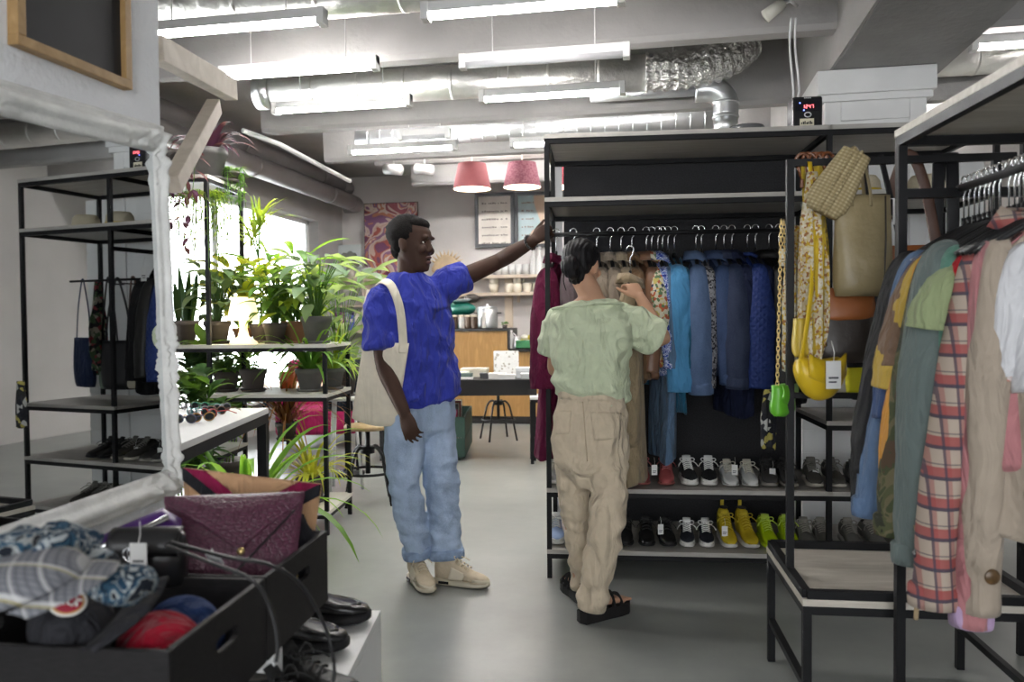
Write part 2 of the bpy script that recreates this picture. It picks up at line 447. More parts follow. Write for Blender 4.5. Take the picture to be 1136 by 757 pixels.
# left stub wall carrying the chalkboard and the mirror: runs away from the camera at 13 deg right of its axis
WA = R(13.3); wd_l, wd_d = math.sin(WA), math.cos(WA)            # direction (lateral, distance)
W0 = (-1.00, 2.30)                                               # far end of the wall face
def wallp(s, off, z):                                            # s metres towards the camera, off metres into the room
    return L(W0[0] - wd_l * s + wd_d * off, W0[1] - wd_d * s - wd_l * off, z)
WRZ = YAW - WA                                                   # local y runs along the wall away from the camera, local x into the room
b = MB(); b.mm((-0.22, -3.4, 0), (0, 0, CEIL))
o = link('wall_stub', b.mesh('wall_stub'), m_plaster, None, wallp(0, 0, 0), 0, 0.008); o.rotation_euler = (0, 0, WRZ); o['kind'] = 'structure'; o.name = 'wall_left_foreground'

# ---------------------------------------------------------------- ducts and pipes
def ring_bands(mb, p, q, r, every, w=0.012):
    p = Vector(p); q = Vector(q); n = int((q - p).length / every); d = (q - p).normalized()
    for k in range(1, n):
        c = p + (q - p) * (k / n); mb.tube([c - d * w, c + d * w], r, 20)
    return mb
p, q = onz(150, 12, 3.03), onz(600, -10, 3.03)
d1 = thing('foil_duct', 'foil wrapped air duct crossing at the very top of the picture', 'air duct', p, 0, 'foil wrapped ducts')
pl, ql = Vector((0, 0, 0)), Vector((4.2, 0, 0)); pl = Vector((-1.6, 0, 0))
part('duct_pipe', ring_bands(MB().tube([pl, ql], 0.125, 24), pl, ql, 0.127, 0.42), m_foil, d1)
a0 = at(300, 102, 6.08)
d2 = thing('foil_duct', 'long foil wrapped air duct under the second beam, crumpled at its right end', 'air duct', a0, R(2.6), None)
a1 = Vector((2.83, 0, 0))
b = MB(); b.tube([(0, 0, 0), a1], 0.122, 24); part('duct_pipe', ring_bands(b, (0, 0, 0), a1, 0.124, 0.33), m_foil, d2)
b = MB(); b.tube([(-0.1, 0, 0), (0.02, 0, 0)], 0.128, 24); part('end_collar', b, m_galv, d2)
b = MB(); path = smoothpath([(2.8, 0, 0), (3.0, 0, 0.0), (3.2, 0.0, 0.02), (3.38, 0.03, 0.09), (3.5, 0.1, 0.2)], 10)
rr = [0.13 + 0.012 * math.sin(i * 1.9) for i in range(len(path))]
b.tube(path, rr, 24); part('flexible_hose', b, m_crumple, d2)
a0 = at(430, 153, 7.6)
d3 = thing('spiral_duct', 'pale spiral steel duct behind the third beam', 'air duct', a0, 0)
b = MB(); b.tube([(-0.3, 0, 0), (3.05, 0, 0)], 0.085, 20); part('duct_pipe', ring_bands(b, (-0.3, 0, 0), (3.05, 0, 0), 0.088, 0.12, 0.005), m_galv, d3)
a0 = at(655, 107, 5.95)
d4 = thing('elbow_duct', 'steel duct bending down above the clothes rack', 'air duct', a0, 0)
b = MB(); b.tube([(0, 0, 0), (0.80, 0, 0)], 0.045, 16); part('duct_pipe', b, m_galv, d4)
b = MB(); b.tube(smoothpath([(0.76, 0, 0.0), (0.88, 0, -0.01), (0.965, 0, -0.08), (0.97, 0, -0.2)], 5), [0.09] * 16, 18); b.tube([(0.97, 0, -0.2), (0.97, 0, -0.34)], 0.085, 18); b.tube([(0.97, 0, -0.34), (0.86, -0.05, -0.62)], 0.085, 18)
part('elbow', b, m_galv, d4)
for z in (-0.1, -0.2, -0.31): part('clamp', MB().tube([(0.97, 0, z), (0.97, 0, z - .015)], 0.096, 18), m_galv, d4)
for k, (x, z, r, nm) in enumerate(((-4.5, 3.28, 0.112, 'upper grey pipe running along the window wall to the back corner'), (-4.36, 3.04, 0.112, 'lower grey pipe running along the window wall to the back corner'))):
    b = MB(); b.tube([(0, 2.5, 0), (0, 10.75, 0)], r, 20); b.tube(smoothpath([(0, 10.73, 0), (0, 10.95, 0), (-0.05, 11.05, 0), (-0.2, 11.07, 0)], 5), r, 20)
    t_ = thing('water_pipe', nm, 'pipe', (x, 0, z)); part('pipe_run', b, m_pipe, t_)
    [part('coupling', MB().tube([(0, y, 0), (0, y + .05, 0)], r + .006, 20), m_pipe, t_) for y in (6.0, 8.0, 10.0)]
b = MB(); b.tube([onz(270, 145, 2.86), onz(310, 160, 2.86), onz(388, 201, 2.86)], 0.022, 8)
solo('conduit', b, m_white, 'thin white conduit slanting under the beams above the plants', 'conduit')
for dd, xs, r in ((d1, (0.3, 2.2), .12), (d2, (0.35, 2.4), .12), (d3, (0.2, 2.2), .085), (d4, (0.15, 0.6), .04)):
    for x in xs: part('suspension_wire', MB().tube([(x, 0, r * .9), (x, 0, CEIL - dd.location.z)], .005, 6), m_galv, dd)
# right bay duct
a0 = at(1040, 66, 5.6)
d5 = thing('foil_duct', 'short foil duct in the right hand bay beyond the big beam', 'air duct', a0, 0)
b = MB(); b.tube([(-0.1, 0, 0), (2.2, 0, 0)], 0.12, 20); part('duct_pipe', ring_bands(b, (-.1, 0, 0), (2.2, 0, 0), 0.123, 0.3), m_foil, d5)

# ---------------------------------------------------------------- ceiling tubes
def tube_light(p1, p2, z, label, lit=True):
    a = onz(p1[0], p1[1], z); ln = (onz(p2[0], p2[1], z) - a).length
    t_ = thing('tube_light', label, 'ceiling light', a, 0, None)
    b = MB(); b.mm((0, -.03, 0.0), (ln, .03, .05)); part('housing', b, m_lampbody, t_, 0.004)
    b = MB(); b.tube([(.04, 0, -.002), (ln - .04, 0, -.002)], 0.028, 12); part('diffuser', b, m_tube if lit else m_tube_off, t_)
    for x in (0, ln - .04): part('end_cap', MB().mm((x, -.034, -.034), (x + .04, .034, .05)), m_lampbody, t_, 0.004)
    for x in (.2, .8): part('suspension_wire', MB().tube([(ln * x, 0, .05), (ln * x, 0, CEIL - z)], .004, 6), m_lampbody, t_)
tube_light((150, 38), (362, 21), 2.84, 'lit tube light at the upper left below the top duct')
tube_light((468, 16), (694, 2), 2.84, 'lit tube light at the top middle of the picture')
tube_light((245, 84), (423, 75), 2.82, 'lit tube light left of the middle on the large beam')
tube_light((510, 71), (699, 63), 2.82, 'unlit tube light on the large beam, above the foil duct', False)
tube_light((303, 122), (457, 113), 2.83, 'lit tube light below the left end of the long foil duct')
tube_light((532, 109), (694, 102), 2.83, 'lit tube light below the right half of the long foil duct')
tube_light((387, 168), (507, 162), 2.84, 'lit tube light farthest back, above the blue shirted man')
tube_light((566, 160), (640, 156), 2.84, 'lit tube light just left of the rack top corner')
tube_light((442, 152), (500, 149), 2.84, 'small unlit tube light in front of the pale spiral duct', False)
tube_light((1076, 51), (1180, 44), 2.9, 'lit tube light in the right hand bay beyond the big beam')
# two more rows over the front of the shop, behind and above the photographer
for k, (x, y) in enumerate(((-0.3, -1.4),)):
    t_ = thing('tube_light', 'tube light over the front of the shop', 'ceiling light', (x, y, 2.84), 0, 'tubes over the front of the shop')
    part('housing', MB().mm((0, -.03, 0), (1.5, .03, .05)), m_lampbody, t_); part('diffuser', MB().tube([(.04, 0, 0), (1.46, 0, 0)], .028, 12), m_tube, t_)
for k, (x, y) in enumerate(((-2.9, 8.3), (-1.1, 8.3), (-2.9, 9.7), (-1.1, 9.7), (-2.9, 6.95), (-1.1, 6.95), (2.2, 7.4), (2.2, 9.3))):  # extra tubes added to brighten the back of the shop
    t_ = thing('tube_light', 'added fill tube tucked between two beams at the back of the shop', 'ceiling light', (x, y, 3.36), 0, 'added fill tubes between the beams at the back')
    part('housing', MB().mm((0, -.03, 0), (1.5, .03, .14)), m_lampbody, t_); part('diffuser', MB().tube([(.04, 0, 0), (1.46, 0, 0)], .028, 12), m_tube, t_)
# spot lamp and cables on the beam side
sp0 = at(862, 11, 4.3)
t_ = thing('spot_lamp', 'small white spot lamp on the side of the big beam', 'spotlight', sp0, 0)
b = MB(); b.tube([(-.06, 0, -.03), (.03, 0, .035)], [.036, .03], 16); part('lamp_head', b, M('cream_plastic', (0.72, 0.70, 0.62), 0.5), t_)
b = MB(); b.tube([(.02, 0, .03), (.07, .02, .05), (.11, .05, .03)], .008, 8); part('bracket', b, m_lampbody, t_)
for k, (dx, lab, mm_) in enumerate(((0, 'thickest grey cable running along the big beam', m_pipe), (4, 'white cable running along the big beam', m_white), (-4, 'thin grey cable lowest along the big beam', m_galv))):
    b = MB(); pts = []
    for i in range(15):
        px = lerp(893, 820, i / 14) + dx * (0.5 + .5 * math.sin(i * 1.3 + k)); py = lerp(-6, 128, i / 14)
        a_, b_ = ray(px, py); X = 0.935
        # meet the plane just left of the beam side
        dd = X / (a_ * CY_ - SY_)
        pts.append(L(a_ * dd, dd, CAMH + b_ * dd) + Vector((0, 0, 0.008 * math.sin(i * 2 + k))))
    b.tube(smoothpath(pts, 3), 0.016 if k == 0 else 0.009, 8); solo('cable', b, mm_, lab, 'cable')
b = MB()
for dx in (0, 5):
    b.tube(smoothpath([at(878 + dx, 20, 4.3), at(876 + dx * 1.2, 50, 4.3), at(880 + dx * 1.3, 96, 4.28), at(880 + dx, 108, 4.25)], 5), .006, 6)
solo('lamp_cord', b, m_white, 'pair of white cords hanging from the spot lamp to the black clock', 'cord')
# ================================================================ RACKS AND TABLES
def bars(parent, name, segs, w, mat=None):
    for p, q in segs: part(name, MB().bar(p, q, w, w, up=(0, 1, 0.01)), mat or m_black, parent, 0.0015)
RK = R(4.7)                                              # the long clothes rack stands slightly askew in the room
RK0 = L(0.185, 4.09, 0)
def rk(x, y, z): return RK0 + Vector((x * math.cos(RK) - y * math.sin(RK), x * math.sin(RK) + y * math.cos(RK), z))
rack = thing('clothes_rack', 'long black steel clothes rack with pale shelves behind the woman in green', 'rack', RK0, RK)
D = 0.60; X1, X2 = 1.393, 2.17; T = 0.025
for x in (0, X1, X2):
    for y in (0, D): part('post', MB().mm((x - T / 2, y - T / 2, 0), (x + T / 2, y + T / 2, 2.255)), m_black, rack, 0.0015)
def shelf(x0, x1, z, mat=m_birch_grey):
    s_ = part('shelf', MB().mm((x0 - T / 2, -.015, z - .022), (x1 + T / 2, D + .015, z)), mat, rack, 0.001)
    zz = z - .022 - T / 2
    for p, q in (((x0, 0, zz), (x1, 0, zz)), ((x0, D, zz), (x1, D, zz)), ((x0, 0, zz), (x0, D, zz)), ((x1, 0, zz), (x1, D, zz))):
        part('crossbar', MB().bar(p, q, T, T, up=(0, 0.01, 1)), m_black, rack)
RZ = {'top': 2.278, 'hat': 1.957, 'shoe': 0.468, 'low': 0.15}
shelf(0, X1, RZ['top']); shelf(0, X1, RZ['hat']); shelf(0, X1, RZ['shoe']); shelf(0, X1, RZ['low'])
shelf(X1, X2, RZ['top']); shelf(X1, X2, RZ['hat']); shelf(X1, X2, 0.82); shelf(X1, X2, RZ['shoe']); shelf(X1, X2, RZ['low'])
part('hanging_rail', MB().tube([(0, D / 2, 1.80), (X1, D / 2, 1.80)], .0125, 12), m_black, rack)
bars(rack, 'rail_support', [((0, 0, 1.80), (0, D, 1.80)), ((X1, 0, 1.80), (X1, D, 1.80))], T)
# dark felt board behind the first bay, white slatted panel behind the second
felt = M('dark_grey_felt', (0.028, 0.028, 0.031), 0.95, var=0.25, vs=120, bump=0.5, bs=160)
pan = thing('felt_board', 'tall dark grey felt board closing the back of the clothes rack', 'board', rk(0, D + .05, 0), RK)
part('felt_face', MB().mm((0.06, 0, 0.02), (X1 - .02, .03, 2.24)), felt, pan)
part('frame', MB().mm((0.0, .0, 0.02), (0.05, .04, 2.24)), m_white, pan); part('frame', MB().mm((X1 - .015, .0, 0.02), (X1 + .03, .04, 2.24)), m_white, pan)
slat = thing('slat_panel', 'white horizontally grooved display panel behind the right end of the clothes rack', 'panel', rk(X1 + .1, D + .12, 0), RK)
b = MB()
for k in range(17):
    z = 0.02 + k * .132; b.mm((-0.05, 0, z), (0.95, .02, z + .124))
b.mm((-0.05, .01, 0.02), (0.95, .03, 2.25)); part('slatted_face', b, m_white, slat); part('foot', MB().mm((-.05, -.01, 0), (0.95, .05, .02)), m_white, slat)

# table with the bag stand on it
TB0 = L(0.925, 2.50, 0); TRZ = YAW + math.atan2(-0.07, 0.57) * -1 * -1
tb = thing('display_table', 'low black steel table with a pale board top under the hanging bags', 'table', TB0, YAW - R(7.2) )
TW, TD, TZ = 0.69, 0.57, 0.445
part('table_top', MB().mm((-.015, -.015, TZ - .022), (TW + .015, TD + .015, TZ)), m_birch, tb, 0.001)
for x in (0, TW):
    for y in (0, TD): part('leg', MB().mm((x - .0135, y - .0135, 0), (x + .0135, y + .0135, TZ - .022)), m_black, tb, 0.0015)
zz = TZ - .036
bars(tb, 'apron_bar', [((0, 0, zz), (TW, 0, zz)), ((0, TD, zz), (TW, TD, zz)), ((0, 0, zz), (0, TD, zz)), ((TW, 0, zz), (TW, TD, zz))], .027)
bars(tb, 'low_stretcher', [((0, 0, .16), (0, TD, .16)), ((TW, 0, .16), (TW, TD, .16))], .024)
st = thing('bag_stand', 'black steel stand for handbags standing on the low table', 'stand', TB0 + Vector((0, 0, TZ)), YAW - R(7.2))
bars(st, 'base_bar', [((0, 0, .0135), (TW, 0, .0135)), ((0, TD, .0135), (TW, TD, .0135)), ((0, 0, .0135), (0, TD, .0135)), ((TW, 0, .0135), (TW, TD, .0135))], .027)
SH = 1.872 - TZ
bars(st, 'upright', [((0, TD * .42, .02), (0, TD * .42, SH)), ((TW - .03, TD * .42, .02), (TW - .03, TD * .42, SH))], .025)
bars(st, 'top_bar', [((-.0125, TD * .42, SH - .0125), (TW + .03, TD * .42, SH - .0125))], .025)
bars(st, 'middle_bar', [((0, TD * .42, .62), (TW - .03, TD * .42, .62))], .02)
def stp(x, y, z): return TB0 + Matrix.Rotation(YAW - R(7.2), 3, 'Z') @ Vector((x, y, z))

# rack on the right, running towards the camera
R20 = L(1.171, 2.40, 0); R2RZ = YAW + R(-4.5)             # local -y runs towards the camera
r2 = thing('clothes_rack', 'black steel clothes rack at the right edge, packed with jackets and shirts', 'rack', R20, R2RZ)
W2, LN2, H2 = 0.40, 1.35, 1.87
for x in (0, W2):
    for y in (0, -LN2): part('post', MB().mm((x - .0135, y - .0135, 0), (x + .0135, y + .0135, H2)), m_black, r2, 0.0015)
part('shelf', MB().mm((-.015, -LN2 - .015, H2), (W2 + .015, .015, H2 + .022)), m_birch, r2, 0.001)
for z in (H2 - .0135, 1.70):
    for p, q in (((0, 0, z), (W2, 0, z)), ((0, -LN2, z), (W2, -LN2, z))): part('crossbar', MB().bar(p, q, .027, .027, up=(0, 0.01, 1)), m_black, r2)
for x in (0, W2): part('crossbar', MB().bar((x, 0, H2 - .0135), (x, -LN2, H2 - .0135), .027), m_black, r2)
for x in (0, W2): part('crossbar', MB().bar((x, 0, .08), (x, -LN2, .08), .027), m_black, r2)
part('hanging_rail', MB().tube([(W2 * .42, 0, 1.712), (W2 * .42, -LN2, 1.712)], .0125, 12), m_black, r2)
def r2p(x, y, z): return R20 + Matrix.Rotation(R2RZ, 3, 'Z') @ Vector((x, y, z))
# third rack further right: its upper frame and a shelf with hats show behind the right hand rack and in the mirror
R30 = L(1.95, 2.55, 0)
r3 = thing('clothes_rack', 'black steel rack with a mid shelf standing far right beyond the packed rack', 'rack', R30, YAW - R(4))
for x in (0, 0.95):
    for y in (0, .55): part('post', MB().mm((x - .0125, y - .0125, 0), (x + .0125, y + .0125, 2.1)), m_black, r3, 0.0015)
for z in (2.1, 1.62, .45):
    part('shelf', MB().mm((-.01, -.01, z), (.96, .56, z + .02)), m_birch_grey, r3)
    for p, q in (((0, 0, z - .012), (.95, 0, z - .012)), ((0, .55, z - .012), (.95, .55, z - .012)), ((0, 0, z - .012), (0, .55, z - .012)), ((.95, 0, z - .012), (.95, .55, z - .012))):
        part('crossbar', MB().bar(p, q, .024, .024, up=(0, 0.01, 1)), m_black, r3)
# white partition wall behind it, a pale wall far right
struct('wall_partition', MB().box((3.4, 3.1, 1.4), (.1, 3.4, 2.8)), m_white)

# ================================================================ LEFT FOREGROUND
# chalkboard
cb_far = 0.0
def wall_rect(px, py):
    """point on the stub wall face for an image point: (s towards camera, z)"""
    a, b = ray(px, py)
    # lat = W0x - wl*s ; d = W0d - wd*s ; lat = a d
    s_ = (W0[0] - a * W0[1]) / (wd_l - a * wd_d)
    d = W0[1] - wd_d * s_
    return s_, CAMH + b * d
s1, z1 = wall_rect(137, 101); s0, z0 = wall_rect(8, 50)
zb = (z1 + z0) / 2
chalk = thing('chalkboard', 'blank chalkboard in a honey coloured wooden frame above the mirror', 'chalkboard', wallp(s1, 0, zb), WRZ)
wl = s0 - s1; hh = 0.62; fw = .024
m_oak = wood('honey_oak', (0.42, 0.27, 0.12), (0.33, 0.2, 0.08), (3, 3, 3), 0.5, 4)
for a, b_ in (((0, -wl, 0), (.03, 0, fw)), ((0, -wl, hh - fw), (.03, 0, hh)), ((0, -fw, fw), (.03, 0, hh - fw)), ((0, -wl, fw), (.03, -wl + fw, hh - fw))):
    part('frame_side', MB().mm(a, b_), m_oak, chalk, 0.002)
part('board', MB().mm((0, -wl + fw * .8, fw * .8), (.014, -fw * .8, hh - fw * .8)), M('slate_black', (0.015, 0.015, 0.0175), 0.6, var=0.25, vs=7), chalk)

# mirror with moulded frame
s1, z1 = wall_rect(196, 158)
MIR_S, MIR_ZB, MIR_ZT, MIR_LEN, MIR_ROT = -0.012, 0.838, 1.888, 1.25, R(2.4)
mir = thing('mirror', 'large white ornate framed mirror leaning along the left wall', 'mirror', wallp(MIR_S, 0.012, MIR_ZB), (MIR_ROT, 0, WRZ - R(0.5)))
mh, ml, fw = MIR_ZT - MIR_ZB, MIR_LEN, 0.078
FS = 0.52                                                # the upright sides are slimmer than top and bottom
prof = [(w * .848, h * .6) for w, h in ((0, 0.0), (0, .030), (.006, .036), (.012, .036), (.018, .030), (.024, .046), (.034, .060), (.044, .064), (.054, .058), (.062, .044), (.068, .034), (.074, .034), (.080, .030), (.086, .030), (.092, .018), (.092, .0))]
b = MB(); rings = []
def corner_amount(u, v):
    d = min((Vector((u - a, v - c)).length for a in (0, ml) for c in (0, mh)))
    e = min((Vector((u - a, v - c)).length for a, c in ((ml / 2, 0), (ml / 2, mh), (0, mh * .36), (ml, mh * .36))))
    return max(0.0, 1 - d / .20) + 0.9 * max(0.0, 1 - e / .17)
path = []
N1, N2 = 200, 160
for k in range(N1): path.append((k / N1 * 1.0, 0, 0))
per = []
for k in range(N1): per.append((lerp(0, ml, k / N1), 0.0, 1))
for k in range(N2): per.append((ml, lerp(0, mh, k / N2), 2))
for k in range(N1): per.append((lerp(ml, 0, k / N1), mh, 3))
for k in range(N2): per.append((0.0, lerp(mh, 0, k / N2), 4))
acc = 0
for (u, v, side) in per:
    ring = []
    for w, h in prof:
        if side in (1, 3): uu = w * FS + (ml - 2 * w * FS) * (u / ml); vv = w if side == 1 else mh - w
        else: vv = w + (mh - 2 * w) * (v / mh); uu = ml - w * FS if side == 2 else w * FS
        run = uu if side in (1, 3) else vv
        hh_ = h
        if h > 0.014:
            ca = corner_amount(uu, vv)
            if .02 < w < .07:
                p = Vector((uu * 42, vv * 42, 3.0)); nn = noise.noise(p) + 0.6 * noise.noise(p * 2.3)
                hh_ += ca * (0.008 + 0.026 * nn) + .0025 * noise.noise(p * .5)
            if abs(w - .009) < .004 : hh_ += 0.004 * math.sin(run * 2 * math.pi / .012)
            if .07 < w < .082: hh_ += 0.003 * math.sin(run * 2 * math.pi / .014)
            if w < .03 and ca > 0: 
                hh_ += ca * .016 * max(0, noise.noise(Vector((uu * 30, vv * 30, 9))))
        ring.append(Vector((hh_, -uu, vv)))
    rings.append(ring)
rings.append(rings[0])
b.loft(rings, cap=False, closed=False)
m_frame = M('chipped_white_frame', (0.76, 0.76, 0.735), 0.5, var=0.12, vs=14, bump=0.3, bs=70)
part('frame', b, m_frame, mir)
mm_, t, bs_ = nt('mirror_glass'); bs_.inputs['Base Color'].default_value = (0.80, 0.83, 0.84, 1); bs_.inputs['Metallic'].default_value = 1; bs_.inputs['Roughness'].default_value = 0.015
part('glass', MB().mm((0.006, -(ml - fw * FS + .004), fw - .004), (.010, -(fw * FS - .004), mh - fw + .004)), mm_, mir)
part('backing', MB().mm((0.0, -ml + .004, .004), (.006, -.004, mh - .004)), m_pipe, mir)

# two black boxes on a white table
BXA = YAW - R(6.5); BX0 = L(-0.522, 1.19, 0.67)
def bxp(x, y, z): return BX0 + Matrix.Rotation(BXA, 3, 'Z') @ Vector((x, y, z))
m_box = M('black_box_board', (0.013, 0.012, 0.0125), 0.55, var=0.25, vs=40, bump=0.25, bs=(90), stretch=(1, 1, 6), spec=0.18)
BW, BD, BH, TH = 0.47, 0.345, 0.165, 0.011
def slot_side(mb, y0, y1, z0, z1, x0, x1, cy, cz, w, h):
    n = 32; inner = []; outer = []
    for k in range(n):
        a = 2 * math.pi * (k + .5) / n; c, s_ = math.cos(a), math.sin(a)
        # stadium outline
        q = max(abs(c) / (w / 2), abs(s_) / (h / 2)); iy, iz = c / q, s_ / q
        hx = w / 2 - h / 2
        if abs(iy) > hx:
            d = Vector((iy - math.copysign(hx, iy), iz)); d = d.normalized() * (h / 2); iy = math.copysign(hx, iy) + d.x; iz = d.y
        inner.append((cy + iy, cz + iz))
        hy0, hy1, hz0, hz1 = y0 - cy, y1 - cy, z0 - cz, z1 - cz
        tt = 1e9
        if c > 1e-6: tt = min(tt, hy1 / c)
        if c < -1e-6: tt = min(tt, hy0 / c)
        if s_ > 1e-6: tt = min(tt, hz1 / s_)
        if s_ < -1e-6: tt = min(tt, hz0 / s_)
        outer.append([cy + c * tt, cz + s_ * tt])
    for Y in (y0, y1):
        for Z in (z0, z1):
            k = min(range(n), key=lambda i: (outer[i][0] - Y) ** 2 + (outer[i][1] - Z) ** 2); outer[k] = [Y, Z]
    vs = []
    for x in (x0, x1):
        vs += [(x, y, z) for y, z in inner] + [(x, y, z) for y, z in outer]
    fs = []
    for k in range(n):
        j = (k + 1) % n
        fs += [(k, j, n + j, n + k), (2 * n + k, 3 * n + k, 3 * n + j, 2 * n + j), (k, 2 * n + k, 2 * n + j, j), (n + k, n + j, 3 * n + j, 3 * n + k)]
    mb.add(vs, fs)
def black_box(label, y0):
    t_ = thing('storage_box', label, 'box', bxp(0, y0, 0), BXA)
    part('bottom', MB().mm((-BW, 0, 0), (0, BD, .008)), m_box, t_)
    part('long_side', MB().mm((-BW, 0, 0), (0, TH, BH)), m_box, t_, .0015); part('long_side', MB().mm((-BW, BD - TH, 0), (0, BD, BH)), m_box, t_, .0015)
    for x in (-TH, -BW):
        b = MB(); slot_side(b, TH, BD - TH, .008, BH, x, x + TH, BD * .55, BH * .66, .085, .026); part('end_side', b, m_box, t_)
    return t_
bx1 = black_box('black storage box in the foreground filled with caps and a scarf', 0.0)
bx2 = black_box('black storage box behind the caps, filled with handbags', 0.352)
wt = thing('white_table', 'white table whose leg shows under the black boxes', 'table', bxp(0, 0, -0.67), BXA)
part('table_top', MB().mm((-.62, -.25, .645), (-.03, .66, .668)), m_white, wt, .002)
for x, y in ((-.075, .45), (-.60, .45), (-.075, -.2), (-.60, -.2)): part('leg', MB().mm((x, y, 0), (x + .045, y + .045, .645)), m_white, wt, .002)
for x in (-.07, -.595): part('stretcher', MB().mm((x, -.16, .44), (x + .035, .45, .475)), m_white, wt, .002)
bench = thing('shoe_bench', 'low white bench carrying black leather shoes, at the bottom of the picture', 'bench', L(-0.385, 2.275, 0), YAW - R(1))
part('bench_top', MB().mm((-.34, -.85, .475), (0, 0, .50)), m_white, bench, .002)
for x in (-.02, -.34): part('side_panel', MB().mm((x, -.85, 0), (x + .02, 0, .475)), m_white, bench, .002)
part('shelf', MB().mm((-.32, -.85, .14), (-.02, 0, .16)), m_white, bench)
# ================================================================ PEOPLE
from mathutils.bvhtree import BVHTree
class Frame:
    """lateral / distance / height frame of one figure, measured from a point on the floor"""
    def __init__(s, lat, d): s.o = Vector((lat, d, 0)); s.loc = L(lat, d, 0)
    def p(s, px, py, d): return atl(px, py, d) - s.o
    def cam(s): return Vector((0, 0, CAMH)) - s.o
    def dir(s, px, py):
        a, b = ray(px, py); return Vector((a, 1.0, b)).normalized()
def ell(c, ax, ay, rx, ry, n=28, e=2.0):
    out = []
    for k in range(n):
        a = 2 * math.pi * k / n; c_, s_ = math.cos(a), math.sin(a)
        x = math.copysign(abs(c_) ** (2 / e), c_); y = math.copysign(abs(s_) ** (2 / e), s_)
        out.append(c + ax * (x * rx) + ay * (y * ry))
    return out
def limb(mb, pts, radii, n=14, k=4):
    """tapered limb through joints, smoothly bent, rounded ends"""
    P = smoothpath(pts, k); m = len(P); rr = []
    for i in range(m):
        t = i / k; j = min(int(t), len(radii) - 2); rr.append(lerp(radii[j], radii[j + 1], t - j))
    mb.tube(P, rr, n); mb.ball(P[0], rr[0], 12, 8); mb.ball(P[-1], rr[-1], 12, 8)
def hand(mb, wrist, d, n, curl=(20, 25, 15), spread=3, thumb=(45, 10), scale=1.0, side=1, nails=None):
    """d: wrist to knuckles, n: back of the hand, thumb on the +side of d x n"""
    d = d.normalized(); n = (n - d * n.dot(d)).normalized(); s = d.cross(n) * side
    k = scale; w = Vector(wrist)
    rings = []
    for t, hw, ht in ((-.012, .024, .019), (.0, .026, .018), (.02, .033, .0165), (.045, .040, .0155), (.07, .042, .014), (.088, .040, .011)):
        rings.append(ell(w + d * (t * k), s, n, hw * k, ht * k, 16, 2.4))
    mb.loft(rings)
    for i, (off, ln, r) in enumerate(((.030, .074, .0086), (.0105, .082, .0088), (-.0105, .076, .0085), (-.030, .060, .0076))):
        p = w + d * (.078 * k) + s * (off * k); a = R(0); fd = d
        sp_ = R(spread) * (off / .01) * .5
        pts = [p]; rr = [r * k * 1.05]
        ang = 0
        for q, (frac, c_) in enumerate(zip((.45, .31, .24), curl)):
            ang += R(c_ + i * 2.5)
            v = (d * math.cos(ang) - n * math.sin(ang)); v = v * math.cos(sp_) + s * math.sin(sp_)
            pts.append(pts[-1] + v * (ln * frac * k)); rr.append(r * k * (1 - .09 * (q + 1)))
        limb(mb, pts, rr, 10, 3)
        if nails is not None: nails.append((pts[-1], v, r * k))
    a, b_ = R(thumb[0]), R(thumb[1])
    v = d * math.cos(a) + s * math.sin(a); p0 = w + d * (.016 * k) + s * (.022 * k) - n * (.004 * k)
    v1 = (v - n * .35).normalized(); v2 = (v1 + d * .7 - n * .15).normalized()
    limb(mb, [p0, p0 + v1 * (.040 * k), p0 + v1 * (.040 * k) + v2 * (.034 * k), p0 + v1 * (.040 * k) + v2 * (.062 * k)], [.0145 * k, .0115 * k, .0098 * k, .0075 * k], 10, 3)
HEAD = [(-.122, .062, .012, .022), (-.112, .086, -.004, .036), (-.095, .096, -.016, .046), (-.072, .094, -.040, .055), (-.050, .093, -.058, .061), (-.028, .094, -.072, .066),
        (-.005, .091, -.084, .071), (.018, .086, -.094, .0735), (.040, .094, -.099, .075), (.065, .091, -.099, .0755), (.088, .076, -.090, .070), (.106, .050, -.070, .055), (.118, .020, -.040, .034), (.123, .0, -.02, .012)]
def head(mb, c, f, u, k=1.0, mouth=0.0):
    f = f.normalized(); u = (u - f * u.dot(f)).normalized(); s = u.cross(f)
    rings = []
    for z, yf, yb, w in HEAD:
        z2 = z - (mouth if z < -.06 else 0)
        m = (yf + yb) / 2; h = (yf - yb) / 2
        rings.append(ell(c + u * (z2 * k) + f * (m * k), f, s, h * k, w * k, 28, 2.25))
    mb.loft(rings)
    nose = []
    for z, y, w, h in ((.032, .084, .007, .008), (.014, .090, .008, .010), (-.004, .097, .0105, .013), (-.018, .102, .0145, .014), (-.028, .099, .0175, .012), (-.036, .090, .013, .008)):
        nose.append(ell(c + u * (z * k) + f * (y * k), f, s, h * k, w * k, 14))
    mb.loft(nose)
    mb.ball(c + u * (-.108 * k) + f * (.078 * k), (.020 * k, .020 * k, .017 * k), 10, 8)
    for sg in (-1, 1):
        mb.ball(c + u * (-.022 * k) + f * (.078 * k) + s * (sg * .045 * k), (.022 * k,) * 3, 10, 8)           # cheek
        mb.ball(c + u * (.036 * k) + f * (.085 * k) + s * (sg * .032 * k), (.02 * k, .02 * k, .010 * k), 10, 8)  # brow ridge
        mm_ = Matrix((f, s * sg, u)).transposed()
        mb.ball(c + f * (-.012 * k) + u * (-.004 * k) + s * (sg * .076 * k), (.018 * k, .009 * k, .031 * k), 12, 10, mm_ @ Matrix.Rotation(R(-12), 3, 'Y'))
        mb.ball(c + f * (-.008 * k) + u * (-.032 * k) + s * (sg * .073 * k), (.009 * k, .007 * k, .010 * k), 8, 6)
    return f, s, u
